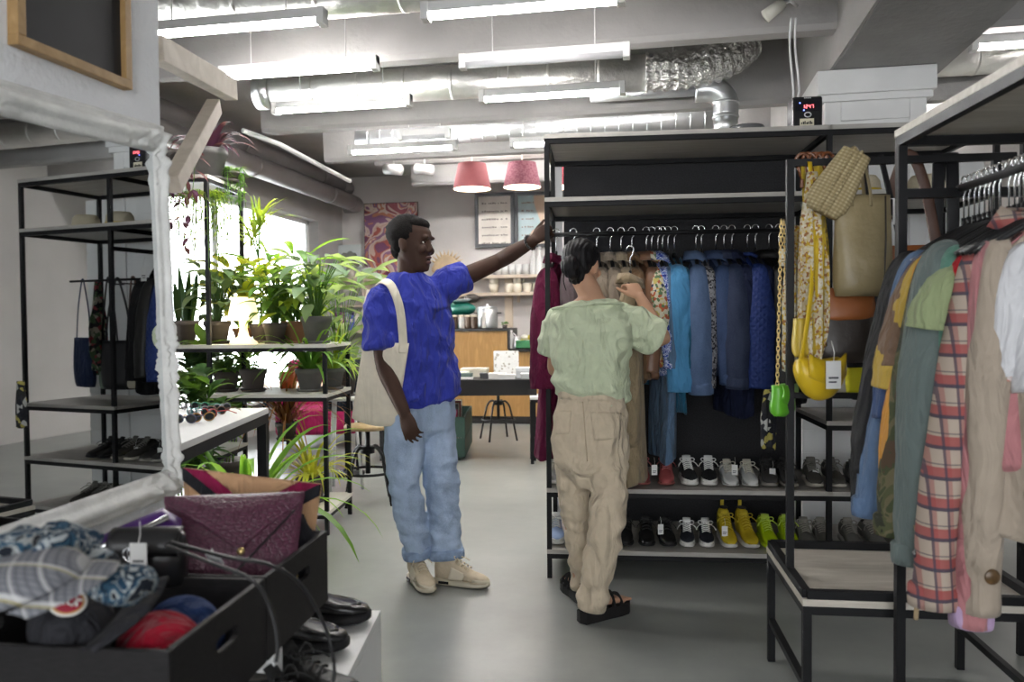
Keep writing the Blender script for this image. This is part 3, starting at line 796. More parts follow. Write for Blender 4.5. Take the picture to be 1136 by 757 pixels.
def lips(c, f, s, u, k, mouth):
    b = MB()
    for z, r, yy in ((-.055, .0070, .0985), (-.068 - mouth, .0086, .0970)):
        pts = [c + u * ((z - .004 * abs(t) ** 1.5) * k) + f * ((yy - .014 * t * t) * k) + s * (t * .024 * k) for t in (-1, -.6, -.2, .2, .6, 1)]
        b.tube(pts, [.002 * k, r * k * .8, r * k, r * k, r * k * .8, .002 * k], 8)
    return b
def patch(obj_me, fr, quad, nu=8, nv=8, lift=.003, thick=.003):
    """small cloth piece laid on a mesh where the four image points meet it"""
    bv = BVHTree.FromPolygons([v.co.copy() for v in obj_me.vertices], [tuple(p.vertices) for p in obj_me.polygons])
    o = fr.cam(); last = [None]
    def fn(u, v):
        (ax, ay), (bx_, by_), (cx, cy), (dx, dy) = quad
        x = lerp(lerp(ax, bx_, u), lerp(dx, cx, u), v); y = lerp(lerp(ay, by_, u), lerp(dy, cy, u), v)
        d = fr.dir(x, y); h = bv.ray_cast(o, d)
        if h[0] is None: return last[0] or (o + d * 4)
        last[0] = h[0] + (h[1] if h[1].dot(d) < 0 else -h[1]) * lift; return last[0]
    b = MB(); b.grid(fn, nu, nv, thick=-thick); return b
def fold_noise(amp, sx, sy, sz, seed=0.0, diag=0.0):
    def fn(co):
        p = Vector((co.x * sx + co.z * diag + seed, co.y * sy, co.z * sz + co.x * diag * .6))
        return amp * (noise.noise(p) + .5 * noise.noise(p * 2.1))
    return fn
def folds(amp, sx, sy, sz, diag=0.0, seed=0.0):
    def fn(co):
        q = Vector((co.x * sx + co.z * diag + seed, co.y * sy, co.z * sz - co.x * diag))
        n = noise.noise(q); m_ = noise.noise(q * 1.9 + Vector((5, 1, 2)))
        return amp * ((1 - abs(n) * 2.2) * .6 + (1 - abs(m_) * 2.2) * .4 - .3)
    return fn
def skin(name, col, rough=0.5):
    m = M(name, col, rough, var=0.07, vs=9, bump=0.08, bs=260, spec=0.18, bd=0.002)
    b = m.node_tree.nodes['Principled BSDF']; b.inputs['Subsurface Weight'].default_value = 0.06; b.inputs['Subsurface Radius'].default_value = (0.012, 0.005, 0.003)
    return m
X_, Y_, Z_ = Vector((1, 0, 0)), Vector((0, 1, 0)), Vector((0, 0, 1))

# ---------------------------------------------------------------- man in the blue T-shirt
FM = Frame(-.40, 4.06); P = FM.p
m_skin_d = skin('dark_brown_skin', (0.058, 0.031, 0.022), 0.62)
b = MB()
th = R(24); ax = Vector((math.cos(th), math.sin(th), 0)); ay = Vector((-math.sin(th), math.cos(th), 0))
neck = P(453, 304, 4.12); pel = P(466, 452, 4.12)
def spine(z): t = (z - pel.z) / (neck.z - pel.z); q = pel.lerp(neck, t); q.z = z; return q
zt = neck.z
rings = [ell(spine(z), ax, ay, w, dpt, 24, 2.3) for z, w, dpt in ((.80, .13, .10), (.86, .165, .115), (.95, .162, .11), (1.08, .145, .10), (1.2, .158, .105), (1.33, .178, .115), (1.43, .185, .11), (1.5, .17, .095), (1.55, .10, .072), (zt, .056, .056))]
b.loft(rings)
hc = P(456.5, 272, 4.12); fdir = Vector((.90, -.30, -.06)); 
limb(b, [spine(1.50), neck + Vector((-.002, 0, 0)), hc + Vector((-.020, .01, -.06))], [.068, .056, .055], 16)
hf, hs, hu = head(b, hc, fdir, Vector((.06, 0, 1)), 1.09, .006)
shR = P(425, 332, 4.03); elR = P(424, 402, 3.96); wrR = P(449, 459, 3.86)
shL = P(501, 314, 4.20); elL = P(553, 290, 4.32); wrL = P(592, 267, 4.16)
limb(b, [spine(1.46) - ax * .085, shR, elR.lerp(shR, .5) + Vector((-.008, 0, 0)), elR, elR.lerp(wrR, .35), wrR], [.055, .056, .050, .044, .044, .030], 16)
limb(b, [spine(1.47) + ax * .14, shL, shL.lerp(elL, .5), elL, elL.lerp(wrL, .35), wrL], [.055, .056, .050, .043, .045, .030], 16)
hand(b, wrR, P(457, 481, 3.83) - wrR, Vector((-.25, -.9, -.1)), (22, 28, 18), 2, (28, 0), 1.05, 1)
hand(b, wrL, P(607, 255, 4.14) - wrL, Vector((-.1, -.95, .35)), (38, 62, 40), 1, (40, 10), 1.02, -1)
hipR, hipL = P(448, 468, 4.04), P(482, 468, 4.16)
knR, knL = P(450, 545, 3.98), P(490, 542, 4.08); anR, anL = P(463, 618, 4.06), P(495, 620, 4.02)
for h_, k_, a_ in ((hipR, knR, anR), (hipL, knL, anL)):
    limb(b, [Vector((h_.x, h_.y, h_.z + .03)), h_.lerp(k_, .5), k_, k_.lerp(a_, .4), a_], [.080, .072, .057, .052, .036], 16)
    limb(b, [a_, Vector((a_.x + .008, a_.y - .01, .05)), Vector((a_.x + .03, a_.y - .03, .045))], [.036, .026, .018], 12)
body = blob(b, .0058, 4)
man = link('person', body, m_skin_d, None, FM.loc, YAW, 0, False)
tag(man, 'man in a bright blue T-shirt and faded jeans, one arm stretched out to the rack', 'person')
# face details
c, f, s, u, k = hc, hf, hs, hu, 1.09
m_eye = M('eye_white', (0.75, 0.72, 0.68), 0.25, var=0.02); m_iris = M('dark_iris', (0.015, 0.01, 0.008), 0.15)
for sg in (-1, 1):
    e = MB().ball(c + u * (.013 * k) + f * (.0735 * k) + s * (sg * .031 * k), .0105 * k, 14, 10)
    eo = part('eye', e, m_eye, man); part('iris', MB().ball(c + u * (.0125 * k) + f * (.0790 * k) + s * (sg * .0325 * k), .0064 * k, 10, 8), m_iris, eo)
    bb = MB()
    for zz_, rr_ in ((.0205, .0056), (.0035, .0028)): bb.tube([c + u * (zz_ * k) + f * ((.0825 if zz_ > .01 else .0800) * k) + s * (sg * .032 * k) + (s * (t * .015 * sg) + f * (-.007 * t * t) + u * ((-.004 if zz_ > .01 else .004) * t * t)) * k for t in (-1.2, -.5, .3, 1.2)], [.0025, rr_, rr_, .002], 8)
    part('eyelid', bb, m_skin_d, man)
    bb = MB(); bb.tube([c + u * ((.041 - .005 * max(0, t) ** 2) * k) + f * ((.0955 - .008 * t * t) * k) + s * (sg * (.031 + .016 * t) * k) for t in (-.8, -.3, .3, 1)], [.002, .0042, .004, .002], 8)
    part('eyebrow', bb, M('black_hair', (0.011, 0.0095, 0.009), 0.9, var=0.3, vs=60, bump=0.8, bs=240, spec=0.15), man)
part('lips', lips(c, f, s, u, k, .010), M('dark_lips', (0.10, 0.042, 0.036), 0.4), man)
part('mouth', MB().ball(c + u * (-.067 * k) + f * (.0915 * k), (.010, .017, .007), 12, 8, Matrix((f, s, u)).transposed()), M('mouth_inside', (0.03, 0.008, 0.008), 0.5), man)
b = MB(); mm_ = Matrix((f, s, u)).transposed()
hr = []
for j in range(25):
    th_ = math.pi * (.01 + .98 * j / 24)
    ring = []
    for q in range(44):
        a = 2 * math.pi * q / 44
        p = Vector((.106 * math.sin(th_) * math.cos(a), .0835 * math.sin(th_) * math.sin(a), .090 * math.cos(th_))) * k
        p *= 1 + .05 * noise.noise(p * 170) + .035 * noise.noise(p * 60)
        ring.append(c + f * (-.026 * k) + u * (.056 * k) + mm_ @ p)
    hr.append(ring)
b.loft(hr); 
b.ball(c + f * (.022 * k) + u * (.096 * k), (.062 * k, .066 * k, .036 * k), 20, 12, mm_)
for sg in (-1, 1): b.ball(c + f * (-.046 * k) + u * (.006 * k) + s * (sg * .050 * k), (.034 * k, .024 * k, .05 * k), 14, 10, mm_)
b.ball(c + f * (-.064 * k) + u * (-.022 * k), (.036 * k, .056 * k, .050 * k), 16, 10, mm_)
part('hair', b, _mats['black_hair'], man)
# T-shirt
b = MB()
rings = []
for z, w, dpt, e in ((.905, .212, .150, 2.5), (.96, .215, .150, 2.5), (1.08, .205, .142, 2.5), (1.2, .202, .140, 2.5), (1.32, .208, .142, 2.6), (1.42, .205, .136, 2.5), (1.48, .178, .118, 2.4), (1.535, .13, .100, 2.2), (1.578, .088, .084, 2.1)):
    q = spine(z); sl = (.03 if z < .93 else 0)
    rings.append([p + Vector((0, 0, .055 * (p - q).dot(ax) / .2 * max(0, (1.2 - z) / .3))) for p in ell(q, ax, ay, w, dpt, 36, e)])
b.loft(rings)
def sleeve(mb, a, m, e, r0, r1, r2):
    pts = smoothpath([a, m, e], 5); rr = [lerp(r0, r1, i / 5) if i <= 5 else lerp(r1, r2, (i - 5) / 5) for i in range(11)]
    mb.tube(pts, rr, 20)
    mb.ball(pts[0], r0, 16, 10)
slR = shR.lerp(elR, .80) + Vector((-.012, 0, 0))
sleeve(b, spine(1.478) - ax * .075, shR + Vector((-.010, 0, -.02)), slR, .072, .078, .080)
slL = shL.lerp(elL, .28)
b.ball(spine(1.505) + ax * .105, (.075, .075, .062), 16, 10)
sleeve(b, spine(1.47) + ax * .15, shL.lerp(spine(1.46), .12), slL, .078, .088, .082)
m_blue = cloth('cobalt_cotton', (0.036, 0.050, 0.36), 0.06, 0.9, 0.6, 6)
def shirt_fold(co):
    low = max(0, min(1, (1.5 - co.z) / .45))
    return (.45 + .55 * low) * folds(.026, 8.5, 8.5, 4.5, 5.5, 2)(co) + .004 * noise.noise(Vector((co.x * 20 - co.z * 14, co.y * 18, co.z * 9)))
shirt = blob(b, .0072, 3, shirt_fold)
ts = link('t_shirt', shirt, m_blue, man, None, 0, 0, False); ts['label'] = 'bright blue T-shirt'
nb = ell(neck + Vector((0, 0, -.018)), ax, (ay + Vector((0, 0, .30))).normalized(), .082, .084, 28)
part('neckband', MB().tube(nb + nb[:1], .0085, 8, False), m_blue, man)
part('chest_pocket', patch(shirt, FM, ((482, 318), (497, 314), (498, 341), (484, 346)), 8, 8, .004, .004), m_blue, man)
# jeans
def denim(name, col, fade=0.5, rough=0.9):
    if name in _mats: return _mats[name]
    m, t, b = nt(name); b.inputs['Roughness'].default_value = rough; b.inputs['Specular IOR Level'].default_value = 0.15
    n = node(t, 'ShaderNodeTexNoise'); n.inputs['Scale'].default_value = 1.0; n.inputs['Detail'].default_value = 3; t.links.new(coords(t, (9, 9, 3)), n.inputs['Vector'])
    n2 = node(t, 'ShaderNodeTexNoise'); n2.inputs['Scale'].default_value = 1.0; n2.inputs['Detail'].default_value = 2; t.links.new(coords(t, (220, 220, 150)), n2.inputs['Vector'])
    mx = node(t, 'ShaderNodeMath', operation='MULTIPLY_ADD'); t.links.new(n2.outputs['Fac'], mx.inputs[0]); mx.inputs[1].default_value = .35; t.links.new(n.outputs['Fac'], mx.inputs[2])
    t.links.new(ramp(t, mx.outputs[0], [(0.42, mul(col, 1 - .35 * fade)), (0.78, tuple(min(1, c * (1 + .35 * fade) + .05 * fade) for c in col))]), b.inputs['Base Color'])
    n3 = node(t, 'ShaderNodeTexNoise'); n3.inputs['Scale'].default_value = 1.5; n3.inputs['Detail'].default_value = 3; t.links.new(coords(t, (6, 6, 6)), n3.inputs['Vector']); bumpy(t, b, n3.outputs['Fac'], 0.5, 0.04)
    _mats[name] = m; return m
m_denim_l = denim('faded_denim', (0.32, 0.41, 0.56), 0.6)
b = MB()
rings = [ell(spine(z), ax, ay, w, d_, 28, 2.4) for z, w, d_ in ((.72, .12, .09), (.78, .172, .122), (.86, .182, .128), (.94, .178, .125), (.99, .172, .12))]
b.loft(rings)
def leg_cloth(mb, h_, k_, a_, rs):
    pts = smoothpath([Vector((h_.x, h_.y, h_.z + .02)), h_.lerp(k_, .5), k_, k_.lerp(a_, .5), a_], 5)
    n = len(pts); rr = [lerp(rs[min(int(i / 5), 3)], rs[min(int(i / 5), 3) + 1], (i % 5) / 5) if i < n - 1 else rs[-1] for i in range(n)]
    mb.tube(pts, rr, 22); mb.ball(pts[0], rr[0], 16, 10)
hemR = P(464, 615, 4.03); hemL = P(495, 618, 4.04)
leg_cloth(b, hipR, knR, hemR, (.106, .096, .080, .076, .069)); leg_cloth(b, hipL, knL, hemL, (.106, .097, .086, .086, .084))
def jean_fold(co):
    low = max(0, min(1, (.42 - co.z) / .3)); knee = math.exp(-((co.z - .5) / .12) ** 2)
    p = Vector((co.x * 9 + co.z * 5, co.y * 9, co.z * 17))
    return (.006 + .016 * low + .009 * knee) * (noise.noise(p) + .4 * noise.noise(p * 2)) + folds(.008, 7, 7, 6, 5, 1)(co)
jm = blob(b, .0072, 3, jean_fold)
jn = link('jeans', jm, m_denim_l, man, None, 0, 0, False); jn['label'] = 'faded light blue jeans with turned hems'
for hm, kn_, r in ((hemR, knR, .0815), (hemL, knL, .0955)):
    d_ = (kn_ - hm).normalized(); q1 = hm - d_ * .008; q2 = hm + d_ * .042
    part('jeans_cuff', MB().tube([q1, q1.lerp(q2, .3), q1.lerp(q2, .7), q2], [r * .97, r, r, r * .96], 22), M('denim_cuff', (0.25, 0.34, 0.50), 0.9, var=0.2, vs=30, bump=0.3, bs=60), man)
# sneakers
def sneaker(parent, heel, d, ln, mats, chunky=1.0, high=0.0, name='shoe', inside=False, wid=1.0, tall=1.0, toe=True, laces=5):
    """shoe with sole, upper, toe cap, dark opening disc and laces; d: heel to toe direction on the ground"""
    d = Vector((d.x, d.y, 0)).normalized(); s = Vector((-d.y, d.x, 0)); o = Vector(heel)
    m_up, m_sole, m_lace = mats
    def ring(t, w, z0, z1, n=20, e=2.6):
        out = []
        for k in range(n):
            a = 2 * math.pi * k / n; cx = math.copysign(abs(math.cos(a)) ** (2 / e), math.cos(a)); cz = math.copysign(abs(math.sin(a)) ** (2 / e), math.sin(a))
            out.append(o + d * (t * ln) + s * (cx * w * ln * wid) + Z_ * ((z0 + z1) / 2 + cz * (z1 - z0) / 2))
        return out
    sh = .032 * chunky; q = sh * .8
    b = MB(); b.loft([ring(t, w, z, sh + .004 * (t < .3)) for t, w, z in ((0.0, .06, .008), (.03, .112, .002), (.15, .135, 0), (.35, .13, 0), (.55, .145, 0), (.75, .165, 0.002), (.9, .14, .006), (.98, .085, .012), (1.0, .04, .016))])
    if inside: root = parent; part('sole', b, m_sole, root)
    else: root = part(name, b, m_sole, parent)
    H = lambda z, hh=0.0: q + (z + hh - .026) * tall
    b = MB(); b.loft([ring(t, w, q, H(z, hh)) for t, w, z, hh in ((.02, .07, .075, high), (.05, .105, .10, high), (.15, .122, .108, high), (.28, .118, .108, high * .9), (.4, .118, .098, high * .4), (.55, .128, .080, 0), (.7, .148, .064, 0), (.85, .138, .055, 0), (.95, .09, .046, 0), (.985, .04, .038, 0))])
    part('upper', b, m_up, root)
    if toe:
        b = MB(); b.loft([ring(t, w, q, H(z)) for t, w, z in ((.74, .155, .052), (.85, .146, .050), (.95, .10, .044), (.995, .045, .036))]); part('toe_cap', b, m_sole, root)
    b = MB(); b.ball(o + d * (.19 * ln) + Z_ * H(.107, high), (.12 * ln, .095 * ln * wid, .006), 16, 6, Matrix((d, s, Z_)).transposed()); part('lining', b, M('shoe_opening_shade', (0.05, 0.045, 0.04), 0.9), root)  # dark disc on the closed upper stands in for the shaded opening
    if laces:
        b = MB()
        for i in range(laces):
            t = .40 + i * .30 / laces; z = H(lerp(.103, .074, i / laces), high * (.35 - .35 * i / laces))
            b.tube([o + d * ((t + .012 * (k % 2)) * ln) + s * (x * ln * wid) + Z_ * (z - (x / .1) ** 2 * .014 * tall + .004) for k, x in enumerate((-.085, -.04, 0, .04, .085))], .0036, 6)
        t0 = o + d * (.40 * ln) + Z_ * (H(.103, high * .35) + .004)
        for sg in (-1, 1):
            b.tube(bez(t0, t0 + s * sg * .03 + Z_ * .035, t0 + s * sg * .06 - d * .0 + Z_ * .0, t0 + d * .03 + s * sg * .015, 8), .0026, 6)
            b.tube(bez(t0, t0 + s * sg * .02 + d * .02 + Z_ * .01, t0 + s * sg * .045 + d * .03 - Z_ * .005, t0 + s * sg * .05 + d * .05 - Z_ * .02, 6), .0024, 6)
        b.tube([t0 - d * .01 - Z_ * .002, t0 - d * .028 + Z_ * .024], [.024 * wid, .022 * wid], 10, True, flat=.25)
        part('laces', b, m_lace, root)
    return root
m_sand = M('sand_suede', (0.56, 0.47, 0.34), 0.85, var=0.1, vs=25, bump=0.2, bs=90); m_solec = M('cream_rubber', (0.62, 0.56, 0.44), 0.55, var=0.06); m_lac = M('cream_lace', (0.66, 0.58, 0.43), 0.8)
_h = P(483, 640, 4.02); _h.z = 0
sneaker(man, _h, Vector((.95, -.34, 0)), .295, (m_sand, m_solec, m_lac), 1.12, .022, tall=1.25)
_h = P(457, 634, 4.10); _h.z = 0
sneaker(man, _h, Vector((.42, -.9, 0)), .295, (m_sand, m_solec, m_lac), 1.12, .022, tall=1.25)
for so in [o for o in man.children if o.name.startswith('shoe')]:
    k_ = len([1 for ch in so.children]); hp = (P(483, 640, 4.02), P(457, 634, 4.10))[0 if so.name == 'shoe' else 1]; dd = (Vector((.95, -.34, 0)), Vector((.42, -.9, 0)))[0 if so.name == 'shoe' else 1].normalized(); ss = Vector((-dd.y, dd.x, 0)); hp.z = 0; ln = .295
    mrot = Matrix((dd, ss, Z_)).transposed()
    for sg in (-1, 1):
        part('air_window', MB().box(hp + dd * (.21 * ln) + ss * (sg * .130 * ln) + Z_ * .020, (.055, .008, .013), mrot), m_black, so, .002, 'dark window in the sole')
        part('side_panel', MB().grid(lambda u, v: hp + dd * ((.30 + .26 * u + .05 * v) * ln) + ss * (sg * (.137 + .004 * u - .030 * v) * ln) + Z_ * (.040 + (.062 - .030 * u) * v), 8, 6, thick=.004 * sg), M('pale_mesh_panel', (0.64, 0.57, 0.45), .8), so)
    part('toe_overlay', MB().loft([[hp + dd * (t * ln) + ss * (math.cos(a) * w * ln) + Z_ * (.030 + max(0, math.sin(a)) * h) for a in [math.pi * 2 * q / 20 for q in range(20)]] for t, w, h in ((.70, .156, .012), (.80, .152, .020), (.90, .128, .020), (.97, .08, .012))]), m_sand, so)
# bracelet
br = ell(wrL.lerp(elL, .10), (wrL - elL).normalized().orthogonal(), (wrL - elL).normalized().cross((wrL - elL).normalized().orthogonal()), .036, .036, 16)
b = MB(); [b.ball(q, .0075, 8, 6) for q in br]; b.tube(br + br[:1], .003, 6, False); b.tube([br[0], br[0] + Vector((0, -.01, -.03))], .002, 6); b.ball(br[0] + Vector((0, -.01, -.035)), .006, 8, 6)
solo('bracelet', b, M('black_beads', (0.012, 0.012, 0.012), 0.3), 'black beaded bracelet on the wrist of the man in blue', 'bracelet', FM.loc, YAW)
# tote bag hanging from his shoulder
m_canvas = cloth('natural_canvas', (0.78, 0.71, 0.58), 0.05, 0.9, 0.35, 4)
b = MB(); tl, tr, brr, bl = P(403, 380, 3.965), P(454, 381, 3.93), P(440, 472, 3.94), P(390, 464, 3.975)
n_ = (tr - tl).cross(bl - tl).normalized()
rings = []
for j in range(15):
    v = j / 14; l_, r_ = tl.lerp(bl, v), tr.lerp(brr, v); ring = []
    puff = (.006 + .026 * math.sin(math.pi * min(1, v * 1.0)) ** .7)
    for q in range(28):
        a = 2 * math.pi * q / 28; x = math.cos(a); y = math.sin(a); x = math.copysign(abs(x) ** .8, x)
        ring.append(l_.lerp(r_, .5 + x * .5) + n_ * (y * puff * (1 + .2 * math.sin(x * 6 + v * 7))) + Vector((0, 0, -.02 * (1 - x * x) * v)))
    rings.append(ring)
b.loft(rings)
tote = solo('tote_bag', b, m_canvas, 'off white canvas tote bag hanging from the shoulder of the man in blue', 'bag', FM.loc, YAW)
b = MB(); pts = smoothpath([P(447, 392, 3.915), P(447, 375, 3.92), P(444, 345, 3.905), P(438, 325, 3.92), P(431, 314, 3.97), P(422, 313, 4.06), P(413, 326, 4.13), P(405, 380, 4.12)], 6)
b.tube(pts, .021, 12, True, flat=.16, ref=(0, 1, 0)); part('strap', b, m_canvas, tote)
b = MB(); pts = smoothpath([P(412, 392, 3.96), P(408, 372, 3.985), P(406, 345, 4.05), P(411, 322, 4.1)], 6)
b.tube(pts, .019, 12, True, flat=.16, ref=(0, 1, 0)); part('strap', b, m_canvas, tote)

# ---------------------------------------------------------------- woman in the pale green T-shirt, seen from behind
FW = Frame(.34, 3.58); P = FW.p
m_skin_l = skin('light_skin', (0.50, 0.29, 0.19), 0.48)
th = R(-6); ax = Vector((math.cos(th), math.sin(th), 0)); ay = Vector((-math.sin(th), math.cos(th), 0))
neck = P(656, 330, 3.60); pel = P(655, 470, 3.60)
b = MB()
rings = [ell(spine(z), ax, ay, w, d_, 24, 2.3) for z, w, d_ in ((.76, .11, .08), (.84, .140, .09), (.92, .140, .09), (1.03, .115, .085), (1.13, .13, .092), (1.24, .15, .10), (1.33, .16, .095), (1.39, .12, .075), (neck.z, .06, .055))]
b.loft(rings)
hc = P(646, 295, 3.66); fdir = Vector((.45, .88, -.16))
limb(b, [spine(1.34), neck, hc + Vector((-.01, -.03, -.05))], [.075, .056, .050], 16)
hf, hs, hu = head(b, hc, fdir, Vector((-.04, 0, 1)), .97)
shR = P(706, 362, 3.60); elR = P(736, 374, 3.66); elR = P(735, 376, 3.62); wrR = P(710, 330, 3.70)
shL = P(622, 356, 3.62); elL = P(616, 410, 3.75); wrL = P(640, 380, 3.90)
limb(b, [spine(1.32) + ax * .09, shR, shR.lerp(elR, .6), elR, elR.lerp(wrR, .35), wrR], [.05, .055, .046, .038, .038, .025], 16)
limb(b, [spine(1.32) - ax * .09, shL, shL.lerp(elL, .6), elL, elL.lerp(wrL, .35), wrL], [.05, .052, .042, .036, .036, .025], 16)
hand(b, wrR, P(697, 309, 3.755) - wrR, Vector((.35, -.75, .55)), (42, 48, 34), 1, (38, 5), .93, -1)
hand(b, wrL, P(655, 362, 3.95) - wrL, Vector((-.6, -.5, .3)), (35, 40, 30), 1, (35, 5), .93, 1)
hipR, hipL = P(675, 475, 3.56), P(635, 475, 3.63); knR, knL = P(675, 572, 3.50), P(636, 565, 3.66); anR, anL = P(657, 676, 3.50), P(645, 655, 3.74)
for h_, k_, a_ in ((hipR, knR, anR), (hipL, knL, anL)): limb(b, [Vector((h_.x, h_.y, h_.z + .02)), h_.lerp(k_, .5), k_, k_.lerp(a_, .4), a_], [.070, .064, .050, .046, .030], 16)
footR_d = Vector((.62, .45, 0)).normalized(); footL_d = Vector((-.25, .95, 0)).normalized()
for a_, fd in ((anR, footR_d), (anL, footL_d)):
    sd = Vector((-fd.y, fd.x, 0)); z0 = .052
    q = Vector((a_.x, a_.y, 0))
    b.loft([[q + fd * t + Z_ * (z0 + h_ / 2) + sd * (math.cos(2 * math.pi * i / 16) * w) + Z_ * (math.sin(2 * math.pi * i / 16) * h_ / 2) for i in range(16)] for t, w, h_ in ((-.055, .018, .03), (-.04, .028, .055), (0, .033, .085), (.06, .036, .065), (.11, .042, .04), (.15, .043, .028), (.165, .040, .022))])
    for i, (o_, l_) in enumerate(((-.030, .045), (-.013, .04), (.002, .035), (.016, .03), (.029, .024))): limb(b, [q + fd * .15 + sd * o_ + Z_ * (z0 + .011), q + fd * (.158 + l_ * .5) + sd * o_ + Z_ * (z0 + .013), q + fd * (.16 + l_) + sd * o_ + Z_ * (z0 + .008)], [.011 if i else .014, .009, .008], 8, 3)
body = blob(b, .0056, 4)
woman = link('person', body, m_skin_l, None, FW.loc, YAW, 0, False)
tag(woman, 'woman seen from behind in a pale green T-shirt and beige trousers', 'person')
# hair: smooth black hair gathered in a low knot
b = MB(); c, f, s, u, k = hc, hf, hs, hu, .97; mm_ = Matrix((f, s, u)).transposed()
b.ball(c + f * (-.018 * k) + u * (.040 * k), (.108 * k, .088 * k, .086 * k), 28, 20, mm_)
b.ball(c + f * (-.062 * k) + u * (-.012 * k), (.052 * k, .066 * k, .062 * k), 22, 16, mm_)
b.ball(c + f * (-.125 * k) + u * (-.028 * k) + s * (.012), (.036, .042, .046), 18, 14, mm_)
b.ball(c + f * (-.115 * k) + u * (-.062 * k) + s * (.002), (.030, .033, .028), 14, 10, mm_)
b.ball(c + f * (-.075 * k) + u * (-.070 * k), (.025, .040, .035), 14, 10, mm_)
hm = blob(b, .006, 6, lambda co: .0022 * math.sin((co - c).dot(s) * 330 + 3 * noise.noise(co * 20)) + .002 * noise.noise(co * 60))
m_hair_b = M('straight_black_hair', (0.010, 0.009, 0.010), 0.5, var=0.3, vs=80, bump=0.4, bs=120, stretch=(1, 1, .2), spec=0.16)
link('hair', hm, m_hair_b, woman, None, 0, 0, False)
b = MB(); [b.tube(smoothpath([c + f * (-.03 + i * .006) + u * (-.03) + s * sg * .078, c + f * (-.04 + i * .007) + u * (-.075) + s * sg * (.074 + .004 * i), c + f * (-.035 + i * .01) + u * (-.11 - .008 * i) + s * sg * .066], 4), [.0022] * 8 + [.0008], 6) for i in range(2) for sg in (1,)]
part('loose_strands', b, m_hair_b, woman)
part('lips', lips(c, f, s, u, k, 0), M('pink_lips', (0.45, 0.16, 0.13), 0.4), woman)
for sg in (-1, 1):
    e = MB().ball(c + u * (.015 * k) + f * (.0775 * k) + s * (sg * .033 * k), .0118 * k, 14, 10)
    eo = part('eye', e, m_eye, woman); part('iris', MB().ball(c + u * (.014 * k) + f * (.0855 * k) + s * (sg * .0325 * k), .0058 * k, 10, 8), m_iris, eo)
    bb = MB(); bb.tube([c + u * ((.041 - .005 * max(0, t) ** 2) * k) + f * ((.1005 - .007 * t * t) * k) + s * (sg * (.030 + .017 * t) * k) for t in (-1, -.4, .3, 1)], [.0025, .004, .0035, .002], 8); part('eyebrow', bb, m_hair_b, woman)
# T-shirt
b = MB(); rings = []
for px0, px1, py0, py1, dpt in ((622, 692, 437, 452, .128), (615, 697, 425, 440, .140), (612, 698, 400, 404, .142), (611, 702, 378, 378, .138), (610, 708, 360, 362, .132), (612, 706, 350, 352, .115), (622, 694, 341, 341, .09), (632, 682, 336, 334, .07)):
    a_ = P(px0, py0, 3.59); c_ = P(px1, py1, 3.57); q = (a_ + c_) / 2; axx = (c_ - a_); hw = axx.length / 2; axx.normalize()
    rings.append(ell(q + Vector((0, .02, 0)), axx, ay, hw, dpt, 36, 2.4))
b.loft(rings)
sleeve(b, spine(1.33) + ax * .10, P(708, 364, 3.60), P(729, 374, 3.61), .075, .088, .086)
sleeve(b, spine(1.33) - ax * .10, P(619, 362, 3.64), P(615, 390, 3.70), .06, .072, .07)
m_mint = cloth('pale_green_cotton', (0.55, 0.61, 0.43), 0.05, 0.9, 0.4, 6)
shirt = blob(b, .0070, 3, lambda co: folds(.020, 6.5, 6.5, 7.5, -4, 4)(co) + (.022 * max(0, min(1, (1.16 - co.z) / .15))) * noise.noise(Vector((co.x * 6 + co.z * 6, co.y * 6, co.z * 24))))
o = link('t_shirt', shirt, m_mint, woman, None, 0, 0, False); o['label'] = 'loose pale green T-shirt'
nb = [P(x, y, d_) for x, y, d_ in ((613, 343, 3.6), (622, 341, 3.53), (640, 339, 3.50), (660, 337, 3.49), (680, 336, 3.51), (691, 338, 3.57), (688, 338, 3.66), (660, 342, 3.70), (630, 342, 3.70))]
part('neckband', MB().tube(smoothpath(nb + nb[:1], 4), .0065, 8, False), m_mint, woman)
# trousers
m_beige = cloth('beige_twill', (0.58, 0.485, 0.36), 0.07, 0.9, 0.45, 5)
b = MB()
rings = []
for px0, px1, py, d_ in ((640, 672, 540, .06), (615, 697, 510, .125), (613, 697, 488, .135), (615, 696, 465, .13), (618, 693, 445, .118), (620, 692, 430, .11)):
    a_ = P(px0, py, 3.59); c_ = P(px1, py, 3.58); rings.append(ell((a_ + c_) / 2, (c_ - a_).normalized(), ay, (c_ - a_).length / 2, d_, 30, 2.4))
b.loft(rings)
leg_cloth(b, P(675, 490, 3.57), P(674, 575, 3.49), P(656, 676, 3.49), (.088, .086, .079, .072, .062))
leg_cloth(b, P(636, 490, 3.62), P(639, 565, 3.66), P(645, 652, 3.74), (.092, .080, .068, .056, .052))
pm_ = blob(b, .0072, 3, lambda co: folds(.012, 8, 8, 8, 5, 2)(co) + (.006 + .012 * max(0, min(1, (.75 - co.z) / .5))) * (noise.noise(Vector((co.x * 7 + co.z * 6, co.y * 7, co.z * 13))) + .4 * noise.noise(Vector((co.x * 15, co.y * 15, co.z * 22)))))
tr_ = link('trousers', pm_, m_beige, woman, None, 0, 0, False); tr_['label'] = 'beige straight trousers'
part('waistband', patch(pm_, FW, ((619, 433), (692, 437), (692, 446), (618, 443)), 24, 3, .003, .004), m_beige, tr_)
part('back_pocket', patch(pm_, FW, ((655, 457), (689, 458), (687, 487), (659, 489)), 12, 10, .004, .003), m_beige, tr_)
part('back_pocket', patch(pm_, FW, ((618, 456), (634, 456), (632, 482), (617, 482)), 10, 10, .004, .003), m_beige, tr_)
m_seam = M('twill_seam', (0.42, 0.34, 0.24), 0.9)
